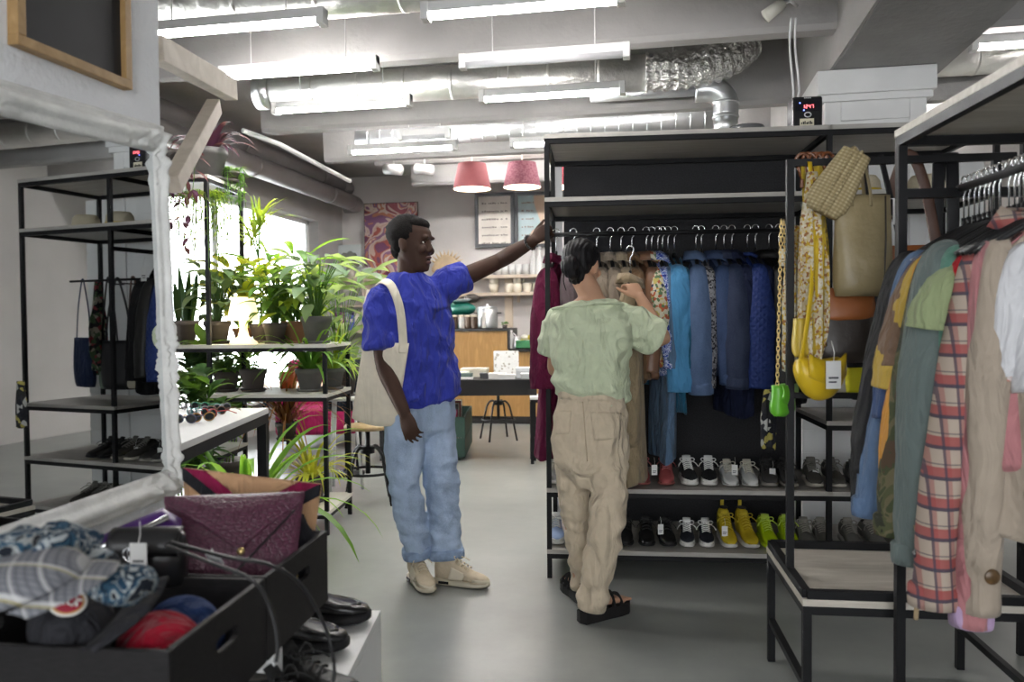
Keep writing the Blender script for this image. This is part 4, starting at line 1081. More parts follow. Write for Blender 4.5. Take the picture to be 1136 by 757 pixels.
part('centre_seam', patch(pm_, FW, ((646, 446), (647.2, 446), (652.2, 512), (651, 512)), 1, 24, .002, .002), m_seam, tr_)
part('belt_loop', patch(pm_, FW, ((643, 432), (646, 432), (646, 447), (643, 447)), 2, 5, .006, .004), m_beige, tr_)
q = P(656, 675, 3.49); d_ = (knR - anR).normalized(); part('trouser_hem', MB().tube([q - d_ * .004, q + d_ * .006, q + d_ * .022, q + d_ * .03], [.0615, .0645, .065, .063], 22), m_beige, tr_)
# platform sandals
m_sandal = M('black_sandal_leather', (0.014, 0.013, 0.013), 0.7, spec=.2, var=0.2, bump=0.1, bs=80)
for a_, fd in ((anR, footR_d), (anL, footL_d)):
    sd = Vector((-fd.y, fd.x, 0)); q = Vector((a_.x, a_.y, 0)); b = MB()
    out = [(-.072, .0), (-.062, .032), (0, .040), (.06, .042), (.13, .052), (.18, .048), (.205, .028), (.21, 0)]
    pl = [q + fd * t + sd * w for t, w in out] + [q + fd * t - sd * w for t, w in out[-2:0:-1]]
    b.loft([[p + Z_ * z for p in pl] for z in (0.002, .012, .040, .052)], True, True, False)
    so = part('sandal', b, m_sandal, woman)
    b = MB()
    for t, w, h_ in ((.045, .043, .125), (.09, .047, .105), (.135, .05, .085)):
        b.tube(smoothpath([q + fd * t + sd * w + Z_ * .045, q + fd * t + sd * (w * .75) + Z_ * (h_ * .85), q + fd * (t + .01) + Z_ * h_, q + fd * t - sd * (w * .75) + Z_ * (h_ * .85), q + fd * t - sd * w + Z_ * .045], 4), .013, 8, True, flat=.25, ref=tuple(fd))
    b.tube(smoothpath([q + fd * .03 + sd * .042 + Z_ * .045, q - fd * .03 + sd * .036 + Z_ * .09, q - fd * .062 + Z_ * .105, q - fd * .03 - sd * .036 + Z_ * .09, q + fd * .03 - sd * .042 + Z_ * .045], 4), .008, 8, True, flat=.3)
    part('strap', b, m_sandal, so)
# ================================================================ CLOTHES ON HANGERS
m_chrome = M('chrome', (0.75, 0.75, 0.76), 0.18, 1.0, var=0.02)
m_hplast = M('black_hanger_plastic', (0.012, 0.012, 0.013), 0.35, var=0.1, spec=0.3)
def hanger_mesh_parts(root, hw=.185, drop=.105):
    b = MB(); pts = [Vector((0, math.sin(a) * .020, .0 + math.cos(a) * .020 + .000)) for a in [R(-100) + R(280) * i / 12 for i in range(13)]]
    # hook rests over the rail: opening to the back
    pts = [Vector((0, -.018 * math.sin(a), .018 * math.cos(a))) for a in [R(-95) + R(230) * i / 12 for i in range(13)]][::1]
    pts += [Vector((0, -.012, -.024)), Vector((0, 0, -.040)), Vector((0, 0, -.13))]
    b.tube(pts, .0024, 8); part('hook', b, m_chrome, root)
    b = MB(); pts = [Vector((x, 0, -.133 - drop * (abs(x) / hw) ** 1.15)) for x in (-hw, -hw * .75, -hw * .5, -hw * .25, 0, hw * .25, hw * .5, hw * .75, hw)]
    b.tube(pts, [.010, .011, .010, .010, .013, .010, .010, .011, .010], 10, True, flat=.7); b.tube([(0, 0, -.131), (0, 0, -.105)], .007, 8); part('shoulders', b, m_hplast, root)
_hang = None
def hanger(loc, rz, label, group):
    global _hang
    if _hang is None:
        _hang = thing('clothes_hanger', label, 'hanger', loc, rz, group); hanger_mesh_parts(_hang); return _hang
    h = copy_tree(_hang); h.location = loc; h.rotation_euler = (0, 0, rz); h['label'] = label; h['group'] = group; return h
def garment(kind, mat, label, cat, loc, rz, length=.68, hw=.215, thick=.045, hem=1.05, sleeve_len=.56, flare=(.05, .05), sr=(.068, .052, .042), collar=None, cuff=None, band=None, group=None, seed=0, bend=0.0, hemthick=1.25, buttons=None, pocket=None):
    g = random.Random(seed * 13 + 5)
    b = MB(); rings = []; n = 36; ph = g.uniform(0, 6)
    L0 = -.038
    for z, w, t in ((-.072, .050, .034), (-.078, .070, .036), (-.080, hw * .72, .022 + thick * .15), (-.083, hw, .018 + thick * .1), (-.12, hw * 1.0, thick * .75), (-.20, hw * .97, thick * 1.1), (-.30, hw * .97, thick * 1.15), (-.30 - (length - .3) * .35, hw * lerp(.97, hem, .4), thick * 1.2), (-.30 - (length - .3) * .7, hw * lerp(.97, hem, .75), thick * 1.22), (-length + .015, hw * hem, thick * hemthick), (-length, hw * hem * .985, thick * hemthick * .9)):
        ring = []
        q = max(0, min(1, (-z - .15) / .5))
        for k in range(n):
            a = 2 * math.pi * k / n; c_, s_ = math.cos(a), math.sin(a)
            x = math.copysign(abs(c_) ** .85, c_) * w; y = math.copysign(abs(s_) ** .85, s_) * t
            f_ = 1 + q * (.22 * math.sin(5 * a + ph) + .13 * math.sin(9 * a + ph * 2 + z * 4))
            y = y * f_ + q * .018 * math.sin(x * 14 + ph + z * 3)
            dz = L0 - .108 * (min(1, abs(x) / hw)) ** 1.15 * (1 if z > -.13 else max(0, 1 - (-z - .13) / .2))
            ring.append(Vector((x, y, z + dz + (.010 * math.sin(3 * a + ph) if z < -.4 else 0))))
        rings.append(ring)
    b.loft(rings)
    o = solo(kind, b, mat, label, cat, Vector(loc) - Vector((0, 0, .035)), rz, group)
    if sleeve_len:
        for sg in (-1, 1):
            fl = flare[0] if sg < 0 else flare[1]
            b = MB(); y1 = g.uniform(-.02, .02) + bend
            pts = smoothpath([(sg * hw * .70, 0, -.190), (sg * hw * .96, 0, -.232), (sg * (hw + fl * .45), y1 * .4, -.215 - sleeve_len * .4), (sg * (hw + fl * .9), y1, -.205 - sleeve_len * .75), (sg * (hw + fl), y1 * 1.4, -.20 - sleeve_len)], 6)
            m_ = len(pts); rr = []
            for i in range(m_):
                t = i / (m_ - 1)
                r = lerp(sr[0], sr[1], t * 2) if t < .5 else lerp(sr[1], sr[2], t * 2 - 1)
                r *= min(1, .34 + t * 1.45)
                rr.append(r * (1 + .035 * math.sin(i * .9 + ph) * t + .02 * math.sin(i * 2.1 + ph) * t))
            b.tube(pts, rr, 18, True, flat=.82)
            so = part('sleeve', b, mat, o)
            if cuff:
                b = MB(); q = pts[-1]; d_ = (pts[-2] - pts[-1]).normalized(); b.tube([q - d_ * .004, q + d_ * .012, q + d_ * .045, q + d_ * .052], [rr[-1] * 1.03, rr[-1] * 1.07, rr[-1] * 1.08, rr[-1] * 1.0], 16, True, flat=.82); part('cuff', b, cuff, so)
    if collar:
        b = MB()
        if collar == 'fold':
            ringp = [Vector((math.cos(a) * .075, math.sin(a) * .055, -.104 - .03 * max(0, -math.sin(a)))) for a in [2 * math.pi * k / 20 for k in range(20)]]
            b.loft([[p + Vector((0, 0, .012)) for p in ringp], [Vector((p.x * 1.12, p.y * 1.12, p.z + .020)) for p in ringp], [Vector((p.x * 1.55, p.y * 1.35, p.z - .030)) for p in ringp], [Vector((p.x * 1.45, p.y * 1.2, p.z - .028)) for p in ringp]], False)
        else:
            ringp = [Vector((math.cos(a) * .072, math.sin(a) * .05, -.108 - .02 * max(0, -math.sin(a)))) for a in [2 * math.pi * k / 20 for k in range(21)]]; b.tube(ringp, .010, 8, False)
        part('collar', b, mat, o)
    if band:
        b = MB(); b.loft([[Vector((p.x * 1.012, p.y * 1.04, p.z + dz)) for p in rings[-1]] for dz in (0, .03, .05)]); part('hem_band', b, band, o)
    if buttons:
        for i in range(5): part('button', MB().ball((0, -thick * 1.35, -.24 - i * .1), (.009, .004, .009), 10, 6), buttons, o)
    if pocket:
        for sg in (-1, 1): part('pocket', MB().box((sg * hw * .48, -thick * 1.22, -.33), (.10, .006, .11)), pocket, o, .002)
    return o
def rack_x(px):                                                       # where along the long rack an image column meets the rail
    a, _ = ray(px, 262)
    # lat = .185 + x cos6 + .3 sin6 ; d = 4.09 - x sin6 + .3 cos6
    c6, s6 = math.cos(YAW - RK), math.sin(YAW - RK)
    return (a * (4.09 + .3 * c6) - .185 - .3 * s6) / (c6 + a * s6)
GB = R(90)
def on_main(px, turn, kind, mat, label, cat, **kw):
    loc = rk(rack_x(px), D / 2, 1.8145); rz = RK + GB + R(turn)
    kw.pop('short', 0); hanger(loc, rz, 'black hanger holding the ' + ' '.join(label.split()[:9]), 'hangers on the long rack')
    return garment(kind, mat, label, cat, loc, rz, seed=px, group='clothes on the long rack', **kw)
m_maroon = cloth('maroon_wool', (0.115, 0.010, 0.040), 0.10); m_mauve = cloth('mauve_grey_wool', (0.21, 0.16, 0.17), 0.12)
m_taupe = cloth('taupe_cotton', (0.30, 0.245, 0.19), 0.08); m_sandc = cloth('sand_cotton', (0.36, 0.29, 0.20), 0.08); m_tan = cloth('tan_cotton', (0.32, 0.24, 0.14), 0.08)
m_brownj = cloth('brown_corduroy', (0.16, 0.095, 0.05), 0.12); m_leather = M('brown_leather', (0.20, 0.10, 0.055), 0.4, var=0.15, bump=0.3, bs=50)
m_flor1 = pattern('yellow_floral_print', [(0.05, 0.06, 0.10), (0.55, 0.45, 0.14), (0.62, 0.58, 0.45), (0.12, 0.20, 0.10), (0.45, 0.12, 0.06), (0.6, 0.55, 0.40)], 70, 'color')
m_flor2 = pattern('blue_floral_print', [(0.03, 0.06, 0.32), (0.55, 0.62, 0.75), (0.04, 0.09, 0.40), (0.6, 0.65, 0.78), (0.03, 0.05, 0.25)], 40, 'noise')
m_sky = cloth('sky_blue_wool', (0.075, 0.26, 0.48), 0.05, bump=.35); m_slate = cloth('slate_blue_cloth', (0.10, 0.17, 0.27), 0.08); m_teal = cloth('teal_cloth', (0.02, 0.11, 0.19), 0.08)
m_den1 = denim('light_denim', (0.070, 0.115, 0.215), 0.5); m_den2 = denim('mid_denim', (0.028, 0.053, 0.125), 0.5); m_den3 = denim('dark_denim', (0.016, 0.026, 0.062), 0.5)
m_navy = cloth('navy_wool', (0.012, 0.017, 0.045), 0.15); m_tweed = pattern('salt_and_pepper_tweed', [(0.02, 0.02, 0.025), (0.3, 0.3, 0.32), (0.03, 0.03, 0.035), (0.2, 0.2, 0.22)], 110, 'color')
m_blk = cloth('black_cloth', (0.012, 0.012, 0.013), 0.2); m_blk2 = M('worn_black_leather', (0.014, 0.0135, 0.013), 0.45, var=0.2, bump=0.3, bs=45, spec=0.3)
def quilted(name, col):
    m, t, b = nt(name); b.inputs['Base Color'].default_value = (*col, 1); b.inputs['Roughness'].default_value = .6; b.inputs['Specular IOR Level'].default_value = .3
    tc = node(t, 'ShaderNodeTexCoord'); prev = None
    for ax in ((0, 26, 26), (0, 26, -26)):
        d = node(t, 'ShaderNodeVectorMath', operation='DOT_PRODUCT'); d.inputs[1].default_value = (26 * .6, ax[1], ax[2]); t.links.new(tc.outputs['Object'], d.inputs[0])
        pp = node(t, 'ShaderNodeMath', operation='PINGPONG'); pp.inputs[1].default_value = .5; t.links.new(d.outputs['Value'], pp.inputs[0])
        if prev is None: prev = pp
        else:
            mn = node(t, 'ShaderNodeMath', operation='MINIMUM'); t.links.new(prev.outputs[0], mn.inputs[0]); t.links.new(pp.outputs[0], mn.inputs[1]); bumpy(t, b, mn.outputs[0], .5, .016)
    return m
m_quilt = quilted('quilted_blue', (0.016, 0.036, 0.16))
on_main(617, -11, 'coat', m_maroon, 'long maroon coat hanging at the left end of the long rack', 'coat', length=1.14, sleeve_len=.60, sr=(.08, .085, .09), flare=(.07, .1), hem=1.2, thick=.06, collar='fold')
on_main(636, -6, 'coat', m_mauve, 'mauve grey coat hanging behind the head of the woman', 'coat', length=1.0, sleeve_len=.6, collar='fold')
on_main(662, 8, 'jacket', m_taupe, 'taupe jacket hanging just right of the head of the woman', 'jacket', length=.8, collar='fold')
on_main(677, 5, 'jacket', m_taupe, 'grey beige trench coat hanging second right of the head of the woman', 'coat', length=.95, collar='fold')
on_main(689, 6, 'jacket', m_sandc, 'sand coloured jacket hanging behind the raised hand', 'jacket', length=.85, collar='fold')
on_main(701, 4, 'jacket', m_brownj, 'brown corduroy jacket hanging just right of the raised hand', 'jacket', length=.75, collar='fold')
on_main(717, 6, 'leather_jacket', m_leather, 'tan brown leather jacket hanging left of the printed shirts', 'jacket', length=.72, collar='fold', sleeve_len=.52)
on_main(723, 3, 'shirt', m_flor1, 'shirt with a yellow and dark floral print hanging beside the tan leather jacket', 'shirt', length=.66, sleeve_len=.28, collar='fold', thick=.03)
on_main(730, 5, 'shirt', m_flor2, 'blue and white floral shirt hanging left of the sky blue jacket', 'shirt', length=.70, sleeve_len=.5, collar='fold', thick=.03)
on_main(735, 5, 'dress', m_slate, 'long slate blue dress reaching far below the sky blue jacket', 'dress', length=1.16, sleeve_len=.5, thick=.035)
on_main(741, 10, 'jacket', m_sky, 'sky blue wool jacket in the middle of the long rack', 'jacket', length=.72, sleeve_len=.62, sr=(.088, .085, .078), thick=.06, flare=(.03, .05))
on_main(748, 8, 'blouse', m_teal, 'dark teal blouse hanging right of the sky blue jacket', 'shirt', length=.9, sleeve_len=.5, thick=.03)
on_main(772, -4, 'denim_jacket', m_den1, 'light blue denim jacket, leftmost of the denim jackets', 'jacket', length=.72, sleeve_len=.63, sr=(.08, .075, .062), collar='fold', cuff=m_den1, band=m_den1, flare=(.05, .05), buttons=m_chrome, thick=.05)
on_main(778, 2, 'tweed_jacket', m_tweed, 'salt and pepper tweed jacket between two denim jackets', 'jacket', length=.72, sleeve_len=.6, thick=.03, sr=(.06, .05, .042))
on_main(794, 2, 'denim_jacket', m_den2, 'mid blue denim jacket, second of the denim jackets from the left', 'jacket', length=.70, sleeve_len=.58, collar='fold', cuff=m_den2, band=m_den2, sr=(.07, .06, .05), thick=.045)
on_main(803, 8, 'denim_jacket', m_den3, 'dark blue denim jacket, third of the denim jackets from the left', 'jacket', length=.70, sleeve_len=.60, collar='fold', cuff=m_den3, band=m_den3, sr=(.085, .078, .062), flare=(.07, .05), thick=.05, buttons=m_chrome)
on_main(812, 10, 'blazer', m_navy, 'navy blazer hanging right of the dark denim jacket', 'jacket', length=.92, sleeve_len=.6, collar='fold', sr=(.08, .07, .06))
on_main(829, 6, 'quilted_jacket', m_quilt, 'quilted royal blue jacket hanging near the right end of the long rack', 'jacket', length=.68, sleeve_len=.60, sr=(.082, .082, .075), collar='round', thick=.05, flare=(.06, .05))
on_main(838, 4, 'blazer', m_navy, 'navy cardigan hanging just behind the quilted blue jacket', 'cardigan', length=.7, sleeve_len=.58)
on_main(853, 6, 'leather_jacket', m_blk2, 'worn black leather jacket hanging right of the quilted blue jacket', 'jacket', length=.62, sleeve_len=.58, collar='fold', sr=(.075, .065, .05), flare=(.06, .05))
on_main(864, 4, 'blazer', m_blk, 'black blazer with a white price tag on the long rack', 'jacket', length=.78, sleeve_len=.6, collar='fold')
on_main(872, 4, 'coat', m_blk, 'black coat at the right end of the long rack beside the bag stand', 'coat', length=.85, sleeve_len=.6, collar='fold')
tg = MB().mm((-.02, 0, -.075), (.02, .002, 0)); m_paper = M('white_card', (0.78, 0.78, 0.76), 0.6, var=0.02)
def tag_card(loc, rz, label, s=1.0):
    t_ = thing('price_tag', label, 'price tag', loc, rz, 'price tags', s)
    part('card', MB().mm((-.02, 0, -.07), (.02, .0015, 0)), m_paper, t_); part('string', MB().tube([(0, 0, -.005), (.004, .004, .02), (0, 0.01, .05)], .0012, 5), m_paper, t_)
    part('print', MB().mm((-.013, -.0006, -.045), (.013, 0, -.04)).mm((-.013, -.0006, -.055), (.008, 0, -.051)), M('print_ink', (0.08, 0.08, 0.09), 0.7), t_)
tag_card(at(870, 276, 4.02), YAW, 'white price tag hanging from the black blazer on the long rack', 1.25)
# the coat she holds: on its own hanger lifted off the rail
hl = FW.loc + Matrix.Rotation(YAW, 3, 'Z') @ FW.p(700, 300, 3.86)
hl = at(699, 277, 3.985)
hanger(hl, YAW + R(78), 'black hanger lifted off the rail in the hand of the woman', None)
m_khaki = cloth('khaki_poplin', (0.31, 0.24, 0.15), 0.07, bump=.5)
garment('coat', m_khaki, 'long khaki coat held up by the woman in green', 'coat', hl, YAW + R(78), length=1.08, hw=.18, thick=.05, hem=1.1, sleeve_len=.72, flare=(.0, .0), sr=(.065, .058, .05), collar='fold', seed=3)

# ---------------------------------------------------------------- right rack
def on_right(k, kind, mat, label, cat, tilt=0, **kw):
    y = -.045 - k * .030
    loc = r2p(W2 * .42, y, 1.7265); kw.setdefault('hw', .18); rz = R2RZ + R(tilt)
    hanger(loc, rz, 'black hanger on the right hand rack, holding the ' + ' '.join(label.split(' on the')[0].split()[:6]), 'hangers on the right hand rack')
    return garment(kind, mat, label, cat, loc, rz, seed=k + 400, group='clothes on the right hand rack', **kw)
m_fadedb = cloth('faded_navy_cotton', (0.045, 0.075, 0.17), 0.1); m_bluegrey = cloth('dusty_blue_cotton', (0.10, 0.16, 0.27), 0.08)
m_coffee = cloth('coffee_jersey', (0.16, 0.10, 0.065), 0.06); m_must = cloth('mustard_yellow', (0.50, 0.34, 0.07), 0.05); m_oran = cloth('amber_cotton', (0.58, 0.27, 0.04), 0.05)
m_camo = pattern('camouflage', [(0.025, 0.028, 0.018), (0.07, 0.075, 0.035), (0.12, 0.105, 0.06), (0.045, 0.055, 0.025), (0.07, 0.045, 0.028)], 11, 'noise')
m_sage = cloth('sage_grey_fleece', (0.115, 0.145, 0.138), 0.04, bump=.35); m_lime = cloth('pale_moss_cotton', (0.27, 0.32, 0.17), 0.05); m_jade = cloth('jade_jersey', (0.10, 0.22, 0.17), 0.06)
m_red = cloth('red_jersey', (0.42, 0.008, 0.015), 0.05); m_wine = cloth('wine_jersey', (0.12, 0.01, 0.025), 0.05); m_dteal = cloth('petrol_jersey', (0.06, 0.13, 0.14), 0.05)
ax1 = (.25, .9, .15); m_plaid = stripes('red_cream_plaid', (0.40, 0.33, 0.27), [((0, 0, 1), 13.0, .42, (0.30, 0.06, 0.06), .85), ((1, 0, .06), 26.0, .40, (0.30, 0.06, 0.06), .5), ((0, 0, 1), 13.0, .12, (0.05, 0.055, 0.08), .85), ((0, 0, 1), 26.0, .09, (0.06, 0.06, 0.08), .7), ((1, 0, .06), 26.0, .16, (0.05, 0.055, 0.08), .75)])
m_rstripe = stripes('coral_white_stripe', (0.62, 0.55, 0.52), [((0.2, .3, 1), 55.0, .5, (0.55, 0.13, 0.09), .9)])
m_pink = cloth('dusty_pink_knit', (0.42, 0.18, 0.19), 0.06); m_lilac = cloth('lilac_jersey', (0.42, 0.30, 0.46), 0.05); m_ecru = cloth('taupe_wool', (0.36, 0.30, 0.24), 0.05, bump=.35); m_wht = cloth('white_jersey', (0.60, 0.60, 0.62), 0.03)
m_pstripe = stripes('lilac_stripe', (0.6, 0.58, 0.66), [((0, 0, 1), 70.0, .45, (0.16, 0.10, 0.30), .9)])
on_right(-.6, 'jacket', m_blk, 'black jacket on the far end of the right hand rack', 'jacket', length=.80, sleeve_len=.72, flare=(.09, .05), sr=(.08, .075, .065), thick=.05)
on_right(0.4, 'cardigan', m_blk, 'thin black cardigan on the right hand rack beside the black jacket', 'cardigan', length=.7, sleeve_len=.62, flare=(.11, .05), sr=(.07, .06, .05), thick=.025)
on_right(1.5, 'shirt', m_bluegrey, 'dusty blue shirt with gathered cuffs on the right hand rack', 'shirt', length=.7, sleeve_len=.74, flare=(.10, .05), sr=(.07, .06, .055), thick=.03, cuff=m_bluegrey)
on_right(2.4, 'sweater', m_fadedb, 'navy blue sweater on the right hand rack next to the coffee brown tee', 'sweater', length=.68, sleeve_len=.45, flare=(.08, .05), sr=(.06, .05, .045), thick=.022)
on_right(3.4, 't_shirt', m_coffee, 'coffee brown tee with a short sleeve on the right hand rack', 't-shirt', length=.70, sleeve_len=.30, flare=(.065, .05), sr=(.06, .06, .06), thick=.022)
on_right(4.2, 't_shirt', m_must, 'mustard yellow tee with a wide short sleeve on the right hand rack', 't-shirt', length=.72, sleeve_len=.36, flare=(.07, .05), sr=(.062, .062, .064), thick=.022)
on_right(5.0, 'shirt', m_oran, 'amber orange shirt on the right hand rack', 'shirt', length=.78, sleeve_len=.66, flare=(.085, .05), sr=(.068, .058, .05), thick=.024)
camo = on_right(6.0, 'jacket', m_camo, 'camouflage jacket on the right hand rack', 'jacket', length=.80, sleeve_len=.76, flare=(.08, .05), sr=(.075, .07, .06), thick=.03, cuff=m_camo)
on_right(7.6, 'sweatshirt', m_sage, 'grey green sweatshirt on the right hand rack', 'sweatshirt', length=.70, sleeve_len=.82, flare=(.045, .05), sr=(.092, .090, .066), cuff=m_sage, thick=.04, band=m_sage, hw=.185)
on_right(8.5, 't_shirt', m_dteal, 'petrol blue tee with a short sleeve on the right hand rack', 't-shirt', length=.7, sleeve_len=.16, flare=(.03, .05), sr=(.07, .07, .07), thick=.02, hw=.12)
on_right(9.2, 'blouse', m_lime, 'pale moss green blouse with a short sleeve on the right hand rack', 'shirt', length=.6, sleeve_len=.19, flare=(.06, .05), sr=(.05, .06, .065), thick=.02, tilt=0, hw=.16)
on_right(9.9, 'sweater', m_jade, 'jade green sweater on the right hand rack', 'sweater', length=.7, sleeve_len=.66, flare=(.01, .05), sr=(.06, .055, .05), thick=.022, tilt=-10)
on_right(10.6, 't_shirt', m_red, 'bright red tee on the right hand rack', 't-shirt', length=.62, sleeve_len=.30, flare=(.0, .05), sr=(.06, .062, .06), thick=.02, hw=.155, tilt=-12)
on_right(11.3, 't_shirt', m_wine, 'wine red tee on the right hand rack', 't-shirt', length=.62, sleeve_len=.12, flare=(.0, .05), sr=(.06, .062, .06), thick=.02, hw=.13)
on_right(12.2, 'shirt', m_plaid, 'red and cream plaid flannel shirt on the right hand rack', 'shirt', length=.72, sleeve_len=.90, flare=(.085, .05), sr=(.055, .062, .058), thick=.03, cuff=m_plaid, collar='fold', hw=.15, tilt=-10)
on_right(13.1, 't_shirt', m_rstripe, 'coral and white striped tee on the right hand rack', 't-shirt', length=.65, sleeve_len=.32, flare=(.0, .05), sr=(.05, .056, .058), thick=.022, hw=.115, tilt=-12)
on_right(13.8, 'sweater', m_pink, 'dusty pink knit sweater on the right hand rack', 'sweater', length=.7, sleeve_len=.94, flare=(.02, .05), sr=(.06, .055, .05), thick=.025, cuff=m_lilac, hw=.14, tilt=-12)
taupe = on_right(14.7, 'jacket', m_ecru, 'taupe wool jacket with a tortoiseshell button on the right hand rack', 'jacket', length=.86, sleeve_len=.90, flare=(.02, .05), sr=(.068, .066, .058), thick=.04, hw=.135, tilt=-22)
on_right(15.6, 't_shirt', m_wht, 'white tee nearest to the camera on the right hand rack', 't-shirt', length=.5, sleeve_len=.30, flare=(.03, .05), sr=(.05, .058, .064), thick=.03, hw=.10, tilt=-28)
on_right(16.6, 'shirt', m_wht, 'white long shirt, last in the row on the right hand rack', 'shirt', length=.8, sleeve_len=.7, flare=(.0, .05), sr=(.045, .045, .045), thick=.03, hw=.05, tilt=-35)
def world_part(name, mb, mat, o):
    mi = (Matrix.Translation(o.location) @ Matrix.Rotation(o.rotation_euler.z, 4, 'Z')).inverted(); mb.move(mi); return part(name, mb, mat, o)
q = [at(1014, 575, 2.08), at(1019, 615, 2.05), at(1018, 650, 2.05), at(1016, 688, 2.05)]
world_part('drawstring', MB().tube(smoothpath(q, 4), [.004] * 9 + [.006] * 4, 8, True, flat=.5), m_tan, camo)
b = MB(); b.ball(at(1022, 615, 2.04), (.022, .018, .016), 14, 10); world_part('cord_lock', b, m_hplast, camo)
b = MB(); b.lathe([(0, 0), (.017, 0), (.019, .003), (.017, .006), (0, .006)], at(1100, 640, 1.845), 18, Matrix.Rotation(YAW, 3, 'Z') @ Matrix.Rotation(R(90), 3, 'X')); world_part('button', b, M('tortoise_button', (0.10, 0.055, 0.02), .3, var=.5, vs=60), taupe)
# ================================================================ SHOES ON THE LONG RACK
m_wsole = M('white_rubber', (0.66, 0.65, 0.62), 0.5, var=0.04); m_ksole = M('black_rubber', (0.015, 0.015, 0.016), 0.6, var=0.1, spec=.25)
m_wlace = M('white_lace', (0.72, 0.72, 0.70), 0.8); m_klace = M('black_lace', (0.015, 0.015, 0.015), 0.8)
def shoe_mat(n, c, rough=.6, bump=.15): return M(n, c, rough, var=.12, vs=14, bump=bump, bs=80, spec=.3)
S = {
 'rose': (shoe_mat('rose_satin', (0.36, 0.085, 0.085), .38), M('rose_sole', (0.33, 0.10, 0.09), .5), M('rose_ribbon', (0.40, 0.10, 0.10), .35)),
 'bw': (shoe_mat('black_canvas', (0.016, 0.016, 0.018), .85), m_wsole, m_wlace),
 'white': (shoe_mat('white_leather', (0.66, 0.66, 0.655), .45), m_wsole, M('cream_cord', (0.58, 0.55, 0.46), .8)),
 'grey': (shoe_mat('dark_grey_suede', (0.055, 0.052, 0.05), .9), M('dark_sole', (0.30, 0.28, 0.25), .6), m_klace),
 'olive': (shoe_mat('grey_olive_knit', (0.075, 0.07, 0.06), .9), M('cream_sole', (0.50, 0.47, 0.40), .6), M('grey_lace', (0.2, 0.19, 0.17), .8)),
 'derby': (shoe_mat('black_derby_leather', (0.014, 0.0135, 0.0135), .40), m_ksole, m_klace),
 'canvas': (shoe_mat('navy_black_canvas', (0.014, 0.016, 0.024), .85), m_wsole, m_wlace),
 'yellow': (shoe_mat('yellow_knit', (0.55, 0.41, 0.02), .7), m_wsole, M('yellow_lace', (0.6, 0.46, 0.03), .7)),
 'neon': (shoe_mat('neon_green_knit', (0.50, 0.68, 0.01), .6), M('neon_sole', (0.52, 0.70, 0.02), .6), M('neon_lace', (0.6, 0.78, 0.1), .7)),
 'ash': (shoe_mat('ash_mesh', (0.17, 0.165, 0.15), .9), M('ash_sole', (0.33, 0.32, 0.29), .6), M('ash_lace', (0.36, 0.34, 0.30), .8)),
 'blue': (shoe_mat('pale_blue_white', (0.30, 0.40, 0.62), .6), m_wsole, m_wlace),
}
def shoe_proto(style):
    t_ = thing('shoe', 'shoe', 'shoe', (0, 0, 0), 0, 'shoes')
    kw = dict(chunky=1.0, high=0.0, tall=1.05)
    if style == 'derby': kw = dict(chunky=.8, tall=.95, toe=False, laces=3)
    if style in ('canvas',): kw = dict(chunky=.95, tall=.85, wid=.92)
    if style == 'yellow': kw = dict(chunky=1.0, high=.045, tall=1.15, toe=False, wid=1.0)
    if style == 'neon': kw = dict(chunky=.9, high=.02, tall=1.1, toe=False, wid=.95)
    if style == 'rose': kw = dict(chunky=.7, tall=1.15, toe=False)
    if style in ('white',): kw = dict(chunky=.6, tall=.95, toe=False, wid=.95)
    if style in ('grey', 'ash', 'olive'): kw = dict(chunky=.9, tall=1.05, toe=False)
    sneaker(t_, Vector((0, .14, 0)), Vector((0, -1, 0)), .275, S[style], inside=True, **kw)
    if style == 'yellow': part('pull_tab', MB().box((0, .128, .185), (.018, .008, .04)), S[style][2], t_, .002)
    return t_
protos = {}
WORD = {'rose': 'rose pink satin', 'bw': 'black and white canvas', 'white': 'white leather lace up', 'grey': 'dark grey suede', 'olive': 'grey olive knit', 'derby': 'black leather derby', 'canvas': 'low black canvas', 'yellow': 'high yellow knit', 'neon': 'neon green', 'ash': 'ash grey mesh', 'blue': 'pale blue and white'}
def put_shoe(style, loc, rz, label, group):
    if style not in protos: protos[style] = o = shoe_proto(style)
    else: o = copy_tree(protos[style])
    o.location = loc; o.rotation_euler = (0, 0, rz); o['label'] = label; o['group'] = group; return o
def shelf_x(px, py, z, y=.17):
    # image column -> x on the rack shelf at depth y
    a, _ = ray(px, py); c6, s6 = math.cos(YAW - RK), math.sin(YAW - RK)
    return (a * (4.09 + y * c6) - .185 - y * s6) / (c6 + a * s6)
